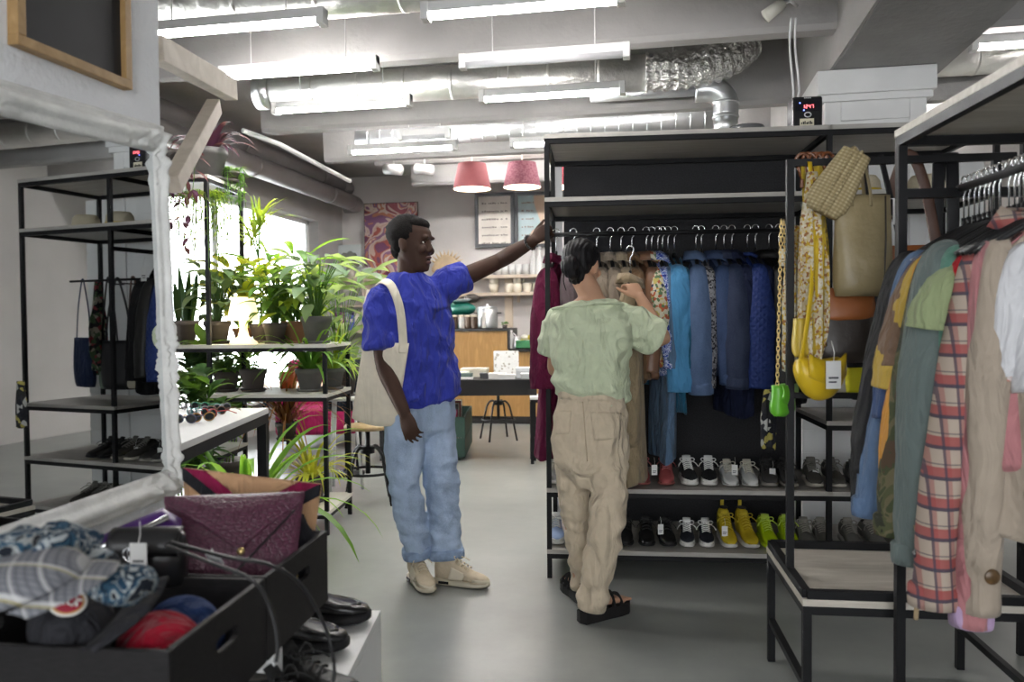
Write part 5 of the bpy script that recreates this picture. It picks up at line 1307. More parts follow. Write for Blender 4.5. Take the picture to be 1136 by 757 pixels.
for style, pa, pb, zk, where in (('rose', 712, 739, 'shoe', 'on the upper shoe shelf'), ('bw', 763, 786, 'shoe', 'on the upper shoe shelf'), ('white', 808, 830, 'shoe', 'on the upper shoe shelf'),
        ('grey', 852, 872, 'shoe', 'on the upper shoe shelf'), ('olive', 901, 924, 'shoe', 'on the upper shoe shelf behind the bag stand'), ('white', 617, 682, 'shoe', 'on the upper shoe shelf beside the woman'),
        ('derby', 717, 739, 'low', 'on the lowest shelf'), ('canvas', 762, 783, 'low', 'on the lowest shelf'), ('yellow', 806, 828, 'low', 'on the lowest shelf'), ('neon', 851, 874, 'low', 'on the lowest shelf'),
        ('blue', 617, 640, 'low', 'on the lowest shelf at the left post'), ('derby', 671, 694, 'low', 'on the lowest shelf beside the beige trousers'),
        ('ash', 893, 912, 'low', 'on the lowest shelf, left of the two ash pairs'), ('ash', 943, 968, 'low', 'on the lowest shelf, right of the two ash pairs'),
        ('olive', 985, 1006, 'low', 'on the lowest shelf behind the hanging camouflage jacket'), ('derby', 950, 972, 'shoe', 'on the upper shoe shelf behind the hanging black jacket')):
    y = .17
    for side, px in (('left', pa), ('right', pb)):
        x = shelf_x(px, 540 if zk == 'shoe' else 600, 0, y)
        put_shoe(style, rk(x, y, RZ[zk] + .001), RK + R(rnd.uniform(-6, 6)), '%s %s shoe %s' % (side, WORD[style], where), 'shoes on the long rack')
for px, py, lab in ((726, 522, 'rose pink'), (815, 522, 'white'), (857, 526, 'dark grey suede'), (905, 527, 'grey olive'), (733, 588, 'black derby'), (804, 590, 'yellow')):
    z = RZ['shoe'] if py < 560 else RZ['low']
    tag_card(at(px, py - 6, 4.06 + .02), YAW + R(rnd.uniform(-25, 25)), 'white price tag tucked into the %s shoes' % lab, .75)
# ================================================================ BAGS ON THE STAND
m_tanl = M('olive_tan_leather', (0.27, 0.215, 0.115), 0.42, var=0.16, vs=7, bump=0.35, bs=20, bd=.02); m_rust = M('rust_leather', (0.30, 0.095, 0.025), 0.45, var=0.15, bump=.2, bs=40); m_dkbr = M('dark_brown_leather', (0.035, 0.027, 0.022), 0.42, var=.15, bump=.2, bs=40)
m_yell = M('yellow_leather', (0.62, 0.42, 0.015), 0.38, var=0.05, bump=.15, bs=60); m_grn = M('green_croc_leather', (0.10, 0.36, 0.02), 0.35, var=.08); m_gold = M('gold_metal', (0.78, 0.58, 0.25), 0.3, 0.95)
m_straw = stripes('woven_straw', (0.50, 0.42, 0.25), [((1, 0, 0), 75, .5, (0.30, 0.235, 0.12), .7), ((0, 0, 1), 90, .5, (0.22, 0.17, 0.09), .65), ((0, 1, 0), 75, .5, (0.30, 0.235, 0.12), .4)])
m_beltbr = M('belt_brown', (0.085, 0.035, 0.02), .5, var=.15, bump=.15, bs=60); m_beltbk = M('belt_black', (0.016, 0.016, 0.018), .5, spec=.3)
m_scarf = pattern('yellow_floral_silk', [(0.55, 0.38, 0.06), (0.62, 0.56, 0.42), (0.30, 0.14, 0.06), (0.66, 0.62, 0.52), (0.50, 0.33, 0.04), (0.55, 0.47, 0.30)], 120, 'color')
m_amber = M('tortoise_plastic', (0.14, 0.045, 0.015), 0.2, var=.4, vs=40)
def flatbag(mb, w, h, t, top=.4, n=30, rows=12, e=.5, rnd_=.06):
    rings = []
    for j in range(rows + 1):
        v = j / rows; z = -h * v
        ww = w * (1 - rnd_ * 2 * max(0, v - .8) / .2 * .5) ; tt = t * lerp(top, 1, min(1, v * 1.6)) * (1 if v < .9 else lerp(1, .6, (v - .9) / .1))
        ring = []
        for k in range(n):
            a = 2 * math.pi * k / n; x = math.copysign(abs(math.cos(a)) ** e, math.cos(a)) * ww / 2; y = math.copysign(abs(math.sin(a)) ** .8, math.sin(a)) * tt / 2
            y += .006 * math.sin(x * 30 + v * 5) * v
            ring.append(Vector((x, y, z)))
        rings.append(ring)
    mb.loft(rings); return mb
BZ = YAW - R(7.2)
def bag(name, mat, label, loc, rz, w, h, t, cat='bag', **kw):
    o = thing(name, label, cat, loc, rz); part('bag_body', flatbag(MB(), w, h, t, **kw), mat, o); return o
# hooks of tortoiseshell plastic on the top bar
topz = 1.872
def barp(px, dz=0, dy=0):
    # place on the top bar at an image column
    p0, p1 = stp(0, TD * .42, 0), stp(TW, TD * .42, 0)
    best = min((abs(568 + FPX * ((lambda q: (q.x * CY_ + q.y * SY_) / (-q.x * SY_ + q.y * CY_))(p0.lerp(p1, t / 200)) ) - px), t) for t in range(201))
    q = p0.lerp(p1, best[1] / 200); n = Vector((math.sin(BZ), -math.cos(BZ), 0)); q = q + n * dy; q.z = topz + dz; return q
for i, px in enumerate((890, 897, 904, 911, 918)):
    t_ = thing('clip_hanger', 'tortoiseshell plastic hook on the bar of the bag stand', 'hook', barp(px), BZ + R(90 + (i - 2) * 9), 'tortoiseshell hooks on the bag stand')
    part('hook', MB().tube([(0, .02 * math.sin(a), .0 + .02 * math.cos(a)) for a in [R(-110) + R(230) * k / 10 for k in range(11)]] + [(0, .012, -.03), (0, .0, -.07)], .006, 10), m_amber, t_)
    part('clip', MB().box((0, 0, -.085), (.05, .012, .03)), m_amber, t_, .003)
# scarf, folded over a hook
def drape(label, mat, loc, rz, w, h, cat='scarf', name='scarf', amp=.03, waves=3, taper=1.0, thick=.008, seed=0):
    b = MB(); rings = []; n = 40
    for j in range(17):
        v = j / 16; ring = []
        for k in range(n):
            a = 2 * math.pi * k / n; x = math.cos(a) * w / 2 * lerp(.35, taper, min(1, v * 2.2)) * (1 - .35 * max(0, v - .75) / .25); y = math.sin(a) * thick * 2.2 + amp * min(1, v * 2) * math.sin(x / w * math.pi * 2 * waves + seed + v * 1.5)
            ring.append(Vector((x, y, -h * v - .02 * math.sin(x * 40 + seed) * v)))
        rings.append(ring)
    b.loft(rings); return solo(name, b, mat, label, cat, loc, rz)
drape('yellow and white floral silk scarf hanging at the left end of the bag stand', m_scarf, barp(898, -.05, .03), BZ + R(20), .105, .66, amp=.022, seed=1)
drape('mustard yellow crocheted scarf hanging behind the floral silk scarf', cloth('mustard_crochet', (0.52, 0.36, 0.03), .2, bump=.9), barp(908, -.02, -.01), BZ + R(70), .12, .60, amp=.02, seed=2, waves=4)
drape('yellow patterned blouse hanging left of the bag stand post', m_scarf, barp(884, -.22, -.05), BZ + R(60), .12, .50, cat='blouse', name='blouse', amp=.02, seed=4)
drape('narrow yellow strap of cloth hanging behind the tortoiseshell hooks', m_yell, barp(914, -.05, -.06), BZ + R(90), .05, .74, cat='belt', name='belt', amp=.004, waves=1)
# straw bag, tilted
sb = thing('straw_bag', 'woven straw handbag hanging tilted on the bag stand', 'bag', barp(944, .015, .10), (0, R(30), BZ - R(8)))
b = MB(); rings = []
for j in range(15):
    v = j / 14; z = -.02 - .22 * v; ring = []
    w = lerp(.095, .14, min(1, v * 1.5)) * (1 if v < .85 else lerp(1, .75, (v - .85) / .15)); t_ = lerp(.05, .09, v) * (1.0 if v < .9 else .8)
    for k in range(32):
        a = 2 * math.pi * k / 32; ring.append(Vector((math.copysign(abs(math.cos(a)) ** .6, math.cos(a)) * w / 2, math.sin(a) * t_ / 2, z)))
    rings.append(ring)
b.loft(rings); part('bag_body', b, m_straw, sb)
b = MB(); [b.ball((w_, -.045 * lerp(.6, 1, v), -.02 - .22 * v), (.006, .006, .008), 8, 6) for v in [i / 16 for i in range(17)] for w_ in (-.012, .012)]; part('woven_seam', b, m_straw, sb)
# tan tote with two straps over the bar
tt = bag('tote_bag', m_tanl, 'large olive tan leather tote hanging on the bag stand', barp(951, -.135, .055), BZ + R(8), .185, .335, .10, top=.25)
for y in (-.02, .025):
    b = MB(); b.tube(smoothpath([(-.05, y, -.04), (-.045, y, .06), (-.02, y * .5 + .04, .14), (.0, .055, .165), (.02, y * .5 + .05, .13), (.02, y + .01, .02), (.02, y, -.04)], 5), .011, 8, True, flat=.3, ref=(0, 1, 0)); part('strap', b, m_tanl, tt)
b = MB(); b.tube([(.055, -.045, -.01), (.052, -.055, -.15), (.05, -.05, -.27), (.03, -.045, -.31)], .003, 6); part('side_seam', b, m_dkbr, tt)
# two tone shopper behind
sh_ = bag('shoulder_bag', m_dkbr, 'two tone shoulder bag, rust leather above dark brown, behind the tan tote', barp(938, -.44, -.02), BZ + R(2), .20, .255, .09, top=.7)
part('upper_panel', flatbag(MB(), .205, .115, .094, top=.72), m_rust, sh_)
for x in (-.085, .085): part('strap', MB().tube([(x, 0, -.02), (x * .9, 0, .2), (x * .75, 0, .44)], .011, 8, True, flat=.25), m_beltbk, sh_)
sh2 = bag('shoulder_bag', m_rust, 'rust orange leather bag half hidden behind the packed right hand rack', barp(1010, -.30, -.02), BZ - R(4), .22, .28, .09, top=.7)
part('strap', MB().tube(smoothpath([(-.09, 0, -.02), (-.05, 0, .2), (0, 0, .31), (.05, 0, .2), (.09, 0, -.02)], 5), .018, 8, True, flat=.2), m_beltbr, sh2)
part('buckle', MB().tube([(-.075, -.012, .10), (-.03, -.012, .10), (-.03, -.012, .16), (-.075, -.012, .16), (-.075, -.012, .10)], .004, 8), m_chrome, sh2)
bk = bag('shoulder_bag', m_beltbk, 'black leather shoulder bag hanging on wide straps at the right end of the bag stand', barp(1052, -.36, -.02), BZ, .20, .26, .08, top=.7)
for x in (-.03, .02): part('strap', MB().tube([(x, 0, -.02), (x, 0, .2), (x * .8, 0, .37)], .021, 8, True, flat=.16), m_beltbk, bk)
bs_ = bag('handbag', m_beltbk, 'small black handbag on crossed thin straps between the tan tote and the rust bag', barp(985, -.36, -.02), BZ, .15, .18, .06, top=.7)
for x0, x1 in ((-.06, -.07), (.06, -.02)): part('strap', MB().tube([(x0, 0, -.01), (lerp(x0, x1, .5), -.01, .18), (x1, 0, .37)], .010, 8, True, flat=.25), m_beltbk, bs_)
tag_card(barp(992, -.15, .04), BZ + R(25), 'white price tag hanging on the thin black strap of the bag stand', 1.2)
# yellow bags
def curvebag(name, mat, label, loc, rz, w, h, t, label_tag=False):
    o = thing(name, label, 'bag', loc, rz); b = MB(); rings = []
    for i in range(19):
        u = i / 18 * 2 - 1; x = u * w / 2; sag = h * .28 * u * u; hh = h * (1 - .55 * abs(u) ** 3) * .5
        rings.append([Vector((x, math.cos(a) * t / 2 * (1 - .5 * u ** 4), -h * .55 + sag + math.sin(a) * hh)) for a in [2 * math.pi * k / 16 for k in range(16)]])
    b.loft(rings); part('bag_body', b, mat, o)
    b = MB(); rings = []
    for i in range(13):
        u = (i / 12 * 2 - 1) * .8; x = u * w / 2; sag = h * .28 * u * u; hh = h * .33
        rings.append([Vector((x, -t / 2 * (1.04 - .5 * u ** 4) - (.004 if k < 2 else -.004), -h * .42 + sag + (hh if k in (0, 3) else -hh * .6))) for k in range(4)])
    b.loft(rings); part('flap', b, mat, o); part('clasp', MB().ball((.0, -t / 2 - .010, -h * .55), (.012, .006, .012), 10, 8), m_gold, o); return o
yb_ = curvebag('handbag', m_yell, 'yellow curved leather handbag with a white tag hanging low on the bag stand', stp(.085, TD * .42 - .06, 1.20), BZ + R(28), .19, .14, .085)
part('strap', MB().tube(smoothpath([(-.085, 0, -.04), (-.04, 0, .2), (0, .03, .45), (.0, .05, .66)], 5), .010, 8, True, flat=.3), m_yell, yb_)
tag_card(stp(.11, TD * .42 - .13, 1.19), BZ + R(15), 'white price tag hanging on the yellow curved handbag', 1.3)
yb2 = bag('handbag', M('ochre_leather', (0.50, 0.36, 0.04), .42, var=.08), 'small ochre handbag hanging just above the yellow curved handbag', stp(.055, TD * .42 - .02, 1.33), BZ + R(35), .12, .13, .06, top=.8)
part('strap', MB().tube([(0, 0, -.01), (0, .0, .2), (0, .02, .52)], .012, 8, True, flat=.3), yb2.children[0].data.materials[0], yb2)
# green mini bag on a gold chain
gb = thing('mini_bag', 'small green crocodile embossed bag on a gold chain left of the bag stand', 'bag', stp(-.020, TD * .42 + .02, 1.10), BZ + R(58))
b = flatbag(MB(), .135, .105, .055, top=.85)
for p in b.v: p.z += .0018 * math.sin(p.x * 190) * math.sin(p.z * 170)
part('bag_body', b, m_grn, gb); b = MB(); rings = []
part('flap', MB().grid(lambda u, v: ((u - .5) * .137, -.026 - .006 * math.sin(math.pi * v), .002 - .07 * v * (1 - .35 * (2 * u - 1) ** 2)), 12, 6, thick=-.004), m_grn, gb)
def chain(mb, p, q, n, r=.0042):
    p = Vector(p); q = Vector(q); d = (q - p) / n
    for i in range(n):
        c_ = p + d * (i + .5); ex = Vector((1, 0, 0)) if i % 2 else Vector((0, 1, 0)); dz = d.normalized()
        mb.tube([c_ + dz * (math.cos(a) * d.length * .72) + ex * (math.sin(a) * r * 1.25) for a in [2 * math.pi * k / 8 for k in range(9)]], .0014, 5, False)
b = MB(); chain(b, (-.05, 0, 0), (-.012, 0, .57), 38); chain(b, (.05, 0, 0), (.012, 0, .57), 38); part('chain', b, m_gold, gb)
drape('black floral cloth with a white edge hanging below the green mini bag', pattern('black_floral', [(0.015, 0.015, 0.02), (0.35, 0.3, 0.08), (0.02, 0.02, 0.025), (0.4, 0.4, 0.38), (0.02, 0.02, 0.02), (0.015, 0.015, 0.02)], 45, 'color'), stp(-.02, TD * .42 + .28, 1.06), BZ + R(40), .07, .24, amp=.008, seed=5)
nb_ = bag('pouch', M('neon_yellow_cloth', (0.65, 0.60, 0.01), .7), 'neon yellow pouch with a black woolly flap hanging behind the yellow handbag', stp(.245, TD * .42 + .12, 1.26), BZ, .055, .20, .05, top=.6)
part('woolly_flap', flatbag(MB(), .062, .06, .06, top=.9), M('black_wool_pile', (0.012, 0.012, 0.014), .95, bump=1, bs=60), nb_)
tg = nb_.children[1]; tg.location = (0, 0, -.045)

# ================================================================ ON TOP OF THE LONG RACK
ck = thing('clock_radio', 'black clock radio with glowing digits and a paper note on top of the long rack', 'radio', rk(rack_x(884) + .02, .16, RZ['top']), RK)
part('housing', MB().mm((-.075, 0, 0), (.075, .13, .19)), M('gloss_black_plastic', (0.012, 0.012, 0.014), .2), ck, .012)
b = MB(); b.mm((-.058, -.003, .115), (.058, .001, .165)); part('display', b, M('display_glass', (0.01, 0.01, 0.015), .1), ck)
seg = {'0': 'abcdef', '1': 'bc', '2': 'abged', '7': 'abc', '8': 'abcdefg', ':': '', '4': 'fgbc'}
b = MB()
def digit(mb, ch, x, z, w, h, y=-.0045):
    A = {'a': ((0, h), (w, h)), 'b': ((w, h / 2), (w, h)), 'c': ((w, 0), (w, h / 2)), 'd': ((0, 0), (w, 0)), 'e': ((0, 0), (0, h / 2)), 'f': ((0, h / 2), (0, h)), 'g': ((0, h / 2), (w, h / 2))}
    for k in seg[ch]:
        (x0, z0), (x1, z1) = A[k]; mb.bar((x + x0, y, z + z0), (x + x1, y, z + z1), .0025, .002)
for i, ch in enumerate('1247'): digit(b, ch, -.026 + i * .015, .128, .008, .016)
part('digits', b, glow('red_digits', (1, .06, .08), 3.0), ck)
b = MB(); [b.ball((x, -.004, z), .0035, 8, 6) for x, z in ((-.04, .155), (-.02, .118))]; part('indicator', b, glow('blue_led', (.12, .2, 1), 4.0), ck)
b = MB(); b.mm((-.04, -.004, .008), (.030, -.002, .075)); note = part('paper_note', b, M('cream_note', (0.70, 0.66, 0.50), .7), ck)
b = MB()
for r_ in range(2):
    for k in range(7): b.mm((-.034 + k * .0085, -.0052, .046 - r_ * .022), (-.029 + k * .0085 + .002 * (k % 2), -.004, .056 - r_ * .022 + .003 * (k % 3)))
part('handwriting', b, m_klace, note)
b = MB(); [b.mm((-.018 + k * .009, -.002, .178), (-.012 + k * .009, .0005, .184)) for k in range(4)]; part('lettering', b, m_wsole, ck)
b = MB(); b.tube([(.0 + .016 * math.cos(a), -.001, .095 + .012 * math.sin(a)) for a in [2 * math.pi * k / 16 for k in range(17)]], .003, 6, False); part('knob_ring', b, m_galv, ck)
bxk = thing('speaker_box', 'small low black box beside the clock radio on top of the long rack', 'box', rk(rack_x(851) + .02, .2, RZ['top']), RK)
part('housing', MB().mm((-.05, 0, 0), (.055, .09, .042)), M('gloss_black_plastic', (0, 0, 0)), bxk, .004); b = MB(); [b.mm((.0 + k * .010, -.001, .018), (.006 + k * .010, .001, .027)) for k in range(4)]; part('lettering', b, m_wsole, bxk)
bl_ = thing('glass_bowl', 'smoky glass bowl lying on top of the long rack', 'bowl', rk(rack_x(826) + .01, .3, RZ['top']), RK)
part('bowl', MB().lathe([(.0, 0), (.06, .004), (.095, .03), (.10, .06), (.09, .075), (.083, .074), (.093, .058), (.088, .032), (.05, .012), (0, .01)], n=28), M('smoky_glass', (0.10, 0.105, 0.11), .15, spec=.5), bl_)

# ================================================================ BAGS ON THE SLAT PANEL AND HATS IN THE RIGHT BAY OF THE LONG RACK
def bay(x, y, z): return rk(X1 + x, y, z)
hooks = []
for k, x in enumerate((.14, .27, .40, .54, .66)):
    t_ = thing('wall_hook', 'black peg hook on the white slatted panel', 'hook', bay(x, D + .11, 1.62), RK, 'peg hooks on the slatted panel'); part('peg', MB().tube([(0, 0, 0), (0, -.14, .0), (0, -.15, .015)], .005, 8), m_black, t_); part('plate', MB().mm((-.015, -.012, -.02), (.015, .0, .03)), m_black, t_)
part('hanging_rail', MB().tube([(X1, .35, 1.63), (X2, .35, 1.63)], .008, 10), m_black, rack)
m_navyc = cloth('navy_canvas', (0.022, 0.035, 0.085), .1)
def hung(name, mat, label, x, z, w, h, t, y=.35, rz=0, strap=None, cat='bag', seed=0):
    o = bag(name, mat, label, bay(x, y, z), RK + R(rz), w, h, t, cat=cat, top=.6); top = 1.625 - z
    if top > .05:
        for sg in (-1, 1): part('strap', MB().tube(smoothpath([(sg * w * .42, 0, -.02), (sg * w * .3, 0, top * .5), (sg * .015, 0, top), (0, 0, top + .006)], 5), .009, 8, True, flat=.3), strap or mat, o)
    return o
hung('tote_bag', m_navyc, 'navy cloth tote hanging from the short rail in the right bay', .66, 1.24, .24, .34, .07, rz=14)
hung('backpack', m_beltbk, 'black backpack hanging from the short rail in the right bay', .34, 1.22, .25, .33, .13, rz=-6)
hung('clutch_bag', M('sage_leather', (0.19, 0.26, 0.20), .5), 'sage green clutch hanging on a strap in the right bay', .42, 1.03, .20, .14, .04, strap=m_beltbk)
hung('handbag', M('champagne_leather', (0.52, 0.48, 0.36), .4), 'small champagne handbag hanging in the right bay', .20, 1.1, .15, .20, .06, strap=m_beltbr)
drape('black floral dress hanging in the right bay of the long rack', pattern('dark_rose_print', [(0.015, 0.014, 0.02), (0.25, 0.05, 0.06), (0.02, 0.02, 0.022), (0.3, 0.27, 0.22), (0.02, 0.018, 0.02), (0.06, 0.10, 0.05)], 40, 'color'), bay(.52, .35, 1.62), RK + R(60), .20, .62, cat='dress', name='dress', amp=.025)
def hat(label, loc, c, band, rz=0):
    t_ = thing('sun_hat', label, 'hat', loc, rz); part('hat_body', MB().lathe([(0, .0), (.17, .0), (.172, .006), (.10, .012), (.088, .09), (.07, .115), (0, .118)], n=30, sx=1.0, sy=.9), c, t_); part('hat_band', MB().lathe([(.099, .013), (.101, .014), (.097, .045), (.094, .045)], n=30, sy=.9), band, t_)
m_strawh = M('pale_straw', (0.62, 0.55, 0.40), .8, bump=.4, bs=120)
hat('pale straw hat with a yellow band in the right bay of the long rack', bay(.25, .3, RZ['hat'] + .001), m_strawh, m_yell); hat('pale straw hat without a band in the right bay of the long rack', bay(.58, .32, RZ['hat'] + .001), m_strawh, m_strawh)
hat('black felt hat on the rack far right', rk(X1, 0, 0) * 0 + R30 + Matrix.Rotation(YAW - R(4), 3, 'Z') @ Vector((.4, .25, 1.641)), m_suede_kx if False else m_blk, m_blk)
# dark clothes on the far right rack
for k in range(7):
    lc = R30 + Matrix.Rotation(YAW - R(4), 3, 'Z') @ Vector((.12 + k * .11, .27, 1.5145))
    hanger(lc, YAW - R(4) + R(90), 'black hanger on the far right rack under the mid shelf', 'hangers on the far right rack')
    garment('coat', (m_blk, m_navy, m_blk2, m_blk, m_mauve, m_blk, m_navy)[k], 'dark garment on the far right rack', 'coat', lc, YAW - R(4) + R(90), length=.8 + .05 * (k % 3), group='dark clothes on the far right rack', seed=700 + k)
part('hanging_rail', MB().tube([(0, .27, 1.50), (.95, .27, 1.50)], .012, 10), m_black, r3)
# ================================================================ BACK OF THE SHOP: COUNTER, SHELVES, PICTURES, LAMPS
def bx(px, py, Y):
    """point of the plane Y = const (parallel to the back wall) met by an image point"""
    a, b = ray(px, py); d = Y / (a * SY_ + CY_); return L(a * d, d, CAMH + b * d)
m_ply = wood('counter_wood', (0.52, 0.30, 0.11), (0.42, 0.23, 0.075), (6, 6, .8), 0.45, 3.0)
m_dtop = M('dark_counter_top', (0.013, 0.012, 0.012), .45, var=.1, spec=.25); m_pale = M('pale_shelf_wood', (0.66, 0.56, 0.45), .6, var=.06, vs=5)
YC = 10.05
xa, xb, xc = bx(440, 400, YC).x, bx(563, 400, YC).x, bx(700, 400, YC).x
zt, zl = 1.235, .968
ct = thing('counter', 'wooden cafe counter with a dark top, lower at its right end', 'counter', (xa, YC, 0))
w1, w2 = xb - xa, xc - xa
part('front_panel', MB().mm((0, 0, .1), (w1, .6, zt - .035)), m_ply, ct); part('front_panel', MB().mm((w1, .01, .1), (w2, .6, zl - .035)), m_ply, ct)
part('plinth', MB().mm((0, .03, 0), (w2, .58, .1)), m_dtop, ct); part('counter_top', MB().mm((-.02, -.03, zt - .035), (w1 + .02, .62, zt)), m_dtop, ct); part('counter_top', MB().mm((w1 + .02, -.03, zl - .035), (w2, .62, zl)), m_dtop, ct)
part('end_panel', MB().mm((w1, -.01, zl), (w1 + .02, .62, zt - .035)), m_dtop, ct)
for k in range(1, 5): pass
# wall shelves
YS = 11.1
for nm, py, lab in (('up', 305, 'upper pale wooden shelf on the back wall carrying bottles and glasses'), ('lo', 324.5, 'lower pale wooden shelf on the back wall carrying mugs')):
    p0, p1 = bx(372 if nm == 'up' else 495, py, YS), bx(650, py, YS)
    z = bx(560, py, YS).z
    t_ = thing('wall_shelf', lab, 'shelf', (p0.x, YS, z)); part('board', MB().mm((0, 0, -.045), (p1.x - p0.x, .25, 0)), m_pale, t_)
    for f in (.15, .5, .85): part('bracket', MB().mm(((p1.x - p0.x) * f, .18, -.14), ((p1.x - p0.x) * f + .03, .25, -.045)), m_pale, t_)
    if nm == 'up': ZU = z
    else: ZL = z
p0 = bx(557, 330, YS)
solo('shelf_post', MB().mm((0, 0.0, zt), (.11, .06, ZU - .05)), m_pale, 'pale wooden upright carrying the two wall shelves', 'post', (p0.x, YS + .19, 0))
# mugs, bottles, glasses
m_cream = M('cream_china', (0.72, 0.66, 0.55), .35, var=.03)
def mug():
    t_ = thing('mug', 'mug', 'mug', (0, 0, 0), 0); part('cup', MB().lathe([(0, 0), (.05, 0), (.06, .02), (.066, .13), (.06, .13), (.054, .02), (0, .015)], n=20), m_cream, t_)
    part('handle', MB().tube([(.058 + .042 * math.sin(a), 0, .068 - .042 * math.cos(a)) for a in [math.pi * k / 10 for k in range(11)]], .009, 8), m_cream, t_); return t_
mp = None
for px, st_, lab in ((519, 0, 'cream mug alone on the lower shelf, left of the upright'), (565, 0, 'first cream mug right of the shelf upright'), (574, 0, 'second cream mug right of the upright, carrying another'), (574, 1, 'cream mug stacked on another mug'), (585, 0, 'third cream mug right of the shelf upright'), (596, 0, 'fourth cream mug right of the shelf upright'), (605, 0, 'cream mug nearest to the rack post on the lower shelf')):
    p = bx(px, 320, YS + .12)
    if mp is None: mp = o = mug()
    else: o = copy_tree(mp)
    o.location = (p.x, YS + .12, ZL + st_ * .118); o.rotation_euler = (0, 0, R(rnd.uniform(-30, 60))); o['label'] = lab; o['group'] = 'cream mugs'
p = bx(548, 320, YS + .12); 
for k, (z, r) in enumerate(((0, .075), (.1, .08))):
    solo('bowl', MB().lathe([(0, 0), (r * .7, 0), (r, .12), (r * .93, .12), (r * .6, .02), (0, .015)], n=20), m_cream, ('tall cream cup left of the upright', 'cream cup stacked on the tall cup left of the upright')[k], 'cup', (p.x, YS + .12, ZL + z), 0, 'stacked cups')
p = bx(507, 320, YS + .12)
for k in range(3): solo('tin', MB().lathe([(0, 0), (.04, 0), (.04, .15), (.036, .155), (0, .155)], n=16), (m_dkbr, m_cream, m_tan)[k], ('dark tin', 'cream tin', 'tan tin')[k] + ' on the lower shelf beside the sleeve of the man', 'tin', (p.x + (k - 1) * .085, YS + .14, ZL))
m_clear = glassm('clear_glass', (0.93, 0.95, 0.95), .03)
m_bottle = M('frosted_bottle', (0.70, 0.70, 0.69), .2, var=.05, spec=.6)
for k, (px, kind) in enumerate(((553, 'g'), (560, 'g'), (568, 'g'), (575, 'g'), (583, 'g'), (592, 'b'), (599, 'b'), (608, 'b'), (616, 'b'), (545, 'g'))):
    p = bx(px, 300, YS + .12)
    if kind == 'b':
        t_ = thing('bottle', ('first', 'second', 'third', 'fourth')[k - 5] + ' clear bottle from the left on the upper shelf', 'bottle', (p.x, YS + .12, ZU)); part('bottle_body', MB().lathe([(0, 0), (.048, 0), (.05, .02), (.05, .20), (.03, .26), (.016, .29), (.016, .36), (0, .36)], n=18), m_bottle, t_); part('stopper', MB().lathe([(0, .36), (.018, .36), (.02, .39), (0, .40)], n=12), m_galv, t_)
    else:
        solo('drinking_glass', MB().lathe([(0, 0), (.045, 0), (.052, .15), (.047, .15), (.041, .012), (0, .01)], n=18), m_bottle, ('first', 'second', 'third', 'fourth', 'fifth', '', '', '', '', 'leftmost')[k] + ' upturned drinking glass %s on the upper shelf' % ('beside the arm of the man' if k == 9 else 'right of the raised arm'), 'glass', (p.x, YS + .12, ZU), 0, 'glasses on the upper shelf')
# things on the counter
p = bx(512, 364, YC + .25)
gm = thing('coffee_grinder', 'green coffee scale machine on the wooden counter beside the man', 'machine', (p.x, YC + .25, zt)); m_green = M('machine_green', (0.012, 0.16, 0.12), .35, var=.06)
part('stand', MB().lathe([(0, 0), (.13, 0), (.13, .02), (.05, .035), (.04, .1), (.04, .2), (0, .2)], n=20), m_green, gm)
b = MB(); b.loft([[Vector((x, math.cos(a) * w, .26 + math.sin(a) * h)) for a in [2 * math.pi * k / 20 for k in range(20)]] for x, w, h in ((-.20, .05, .04), (-.18, .09, .085), (-.05, .10, .095), (.1, .10, .085), (.17, .07, .05), (.19, .03, .02))]); part('housing', b, m_green, gm)
part('pan', MB().lathe([(0, .345), (.1, .35), (.17, .385), (.165, .39), (.09, .36), (0, .355)], n=24), m_galv, gm); part('hopper', MB().ball((.14, .02, .40), (.1, .08, .06), 16, 10), m_dkbr, gm)
m_coffee_b = M('coffee_beans', (0.05, 0.025, 0.012), .6, bump=.6, bs=90)
for k, px in enumerate((504, 512, 519, 526)):
    p = bx(px, 364, YC + .02); t_ = thing('jar', ('leftmost jar', 'second jar', 'third jar', 'rightmost jar')[k] + ' of coffee in the row on the counter', 'jar', (p.x, YC + .03, zt), 0, 'coffee jars')
    part('jar_body', MB().lathe([(0, 0), (.042, 0), (.045, .02), (.045, .12), (.04, .14), (.04, .15), (0, .15)], n=16), m_coffee_b if k != 1 else m_bottle, t_); part('lid', MB().lathe([(0, .15), (.044, .15), (.044, .175), (0, .178)], n=16), m_cream, t_)
p = bx(541, 364, YC + .2); t_ = thing('urn', 'steel pot with a lid and two handles on the counter', 'pot', (p.x, YC + .2, zt)); part('pot_body', MB().lathe([(0, 0), (.13, 0), (.135, .02), (.135, .25), (.125, .26), (0, .26)], n=24), m_galv, t_); part('lid', MB().lathe([(0, .26), (.135, .26), (.12, .285), (.02, .30), (.02, .32), (0, .325)], n=24), m_galv, t_)
for s_ in (-1, 1): part('handle', MB().tube([(s_ * .135, -.03, .2), (s_ * .175, -.03, .2), (s_ * .175, .03, .2), (s_ * .135, .03, .2)], .008, 8), m_dkbr, t_)
p = bx(537, 364, YC + .05); solo('milk_carton', MB().mm((-.022, -.02, 0), (.022, .02, .21)), m_wsole, 'narrow white carton in front of the steel pot', 'carton', (p.x, YC + .04, zt), 0, None, .004)
p = bx(560, 364, YC + .1); t_ = thing('small_plant', 'tiny green plant on the end of the counter', 'plant', (p.x, YC + .1, zt)); part('pot', MB().lathe([(0, 0), (.03, 0), (.035, .04), (0, .04)], n=12), m_dkbr, t_); b = MB(); [b.ball((rnd.uniform(-.04, .04), rnd.uniform(-.03, .03), .05 + rnd.uniform(0, .03)), (.02, .02, .008), 8, 5) for _ in range(9)]; part('leaves', b, M('leaf_bright', (0.10, 0.26, 0.04), .5, var=.2), t_)
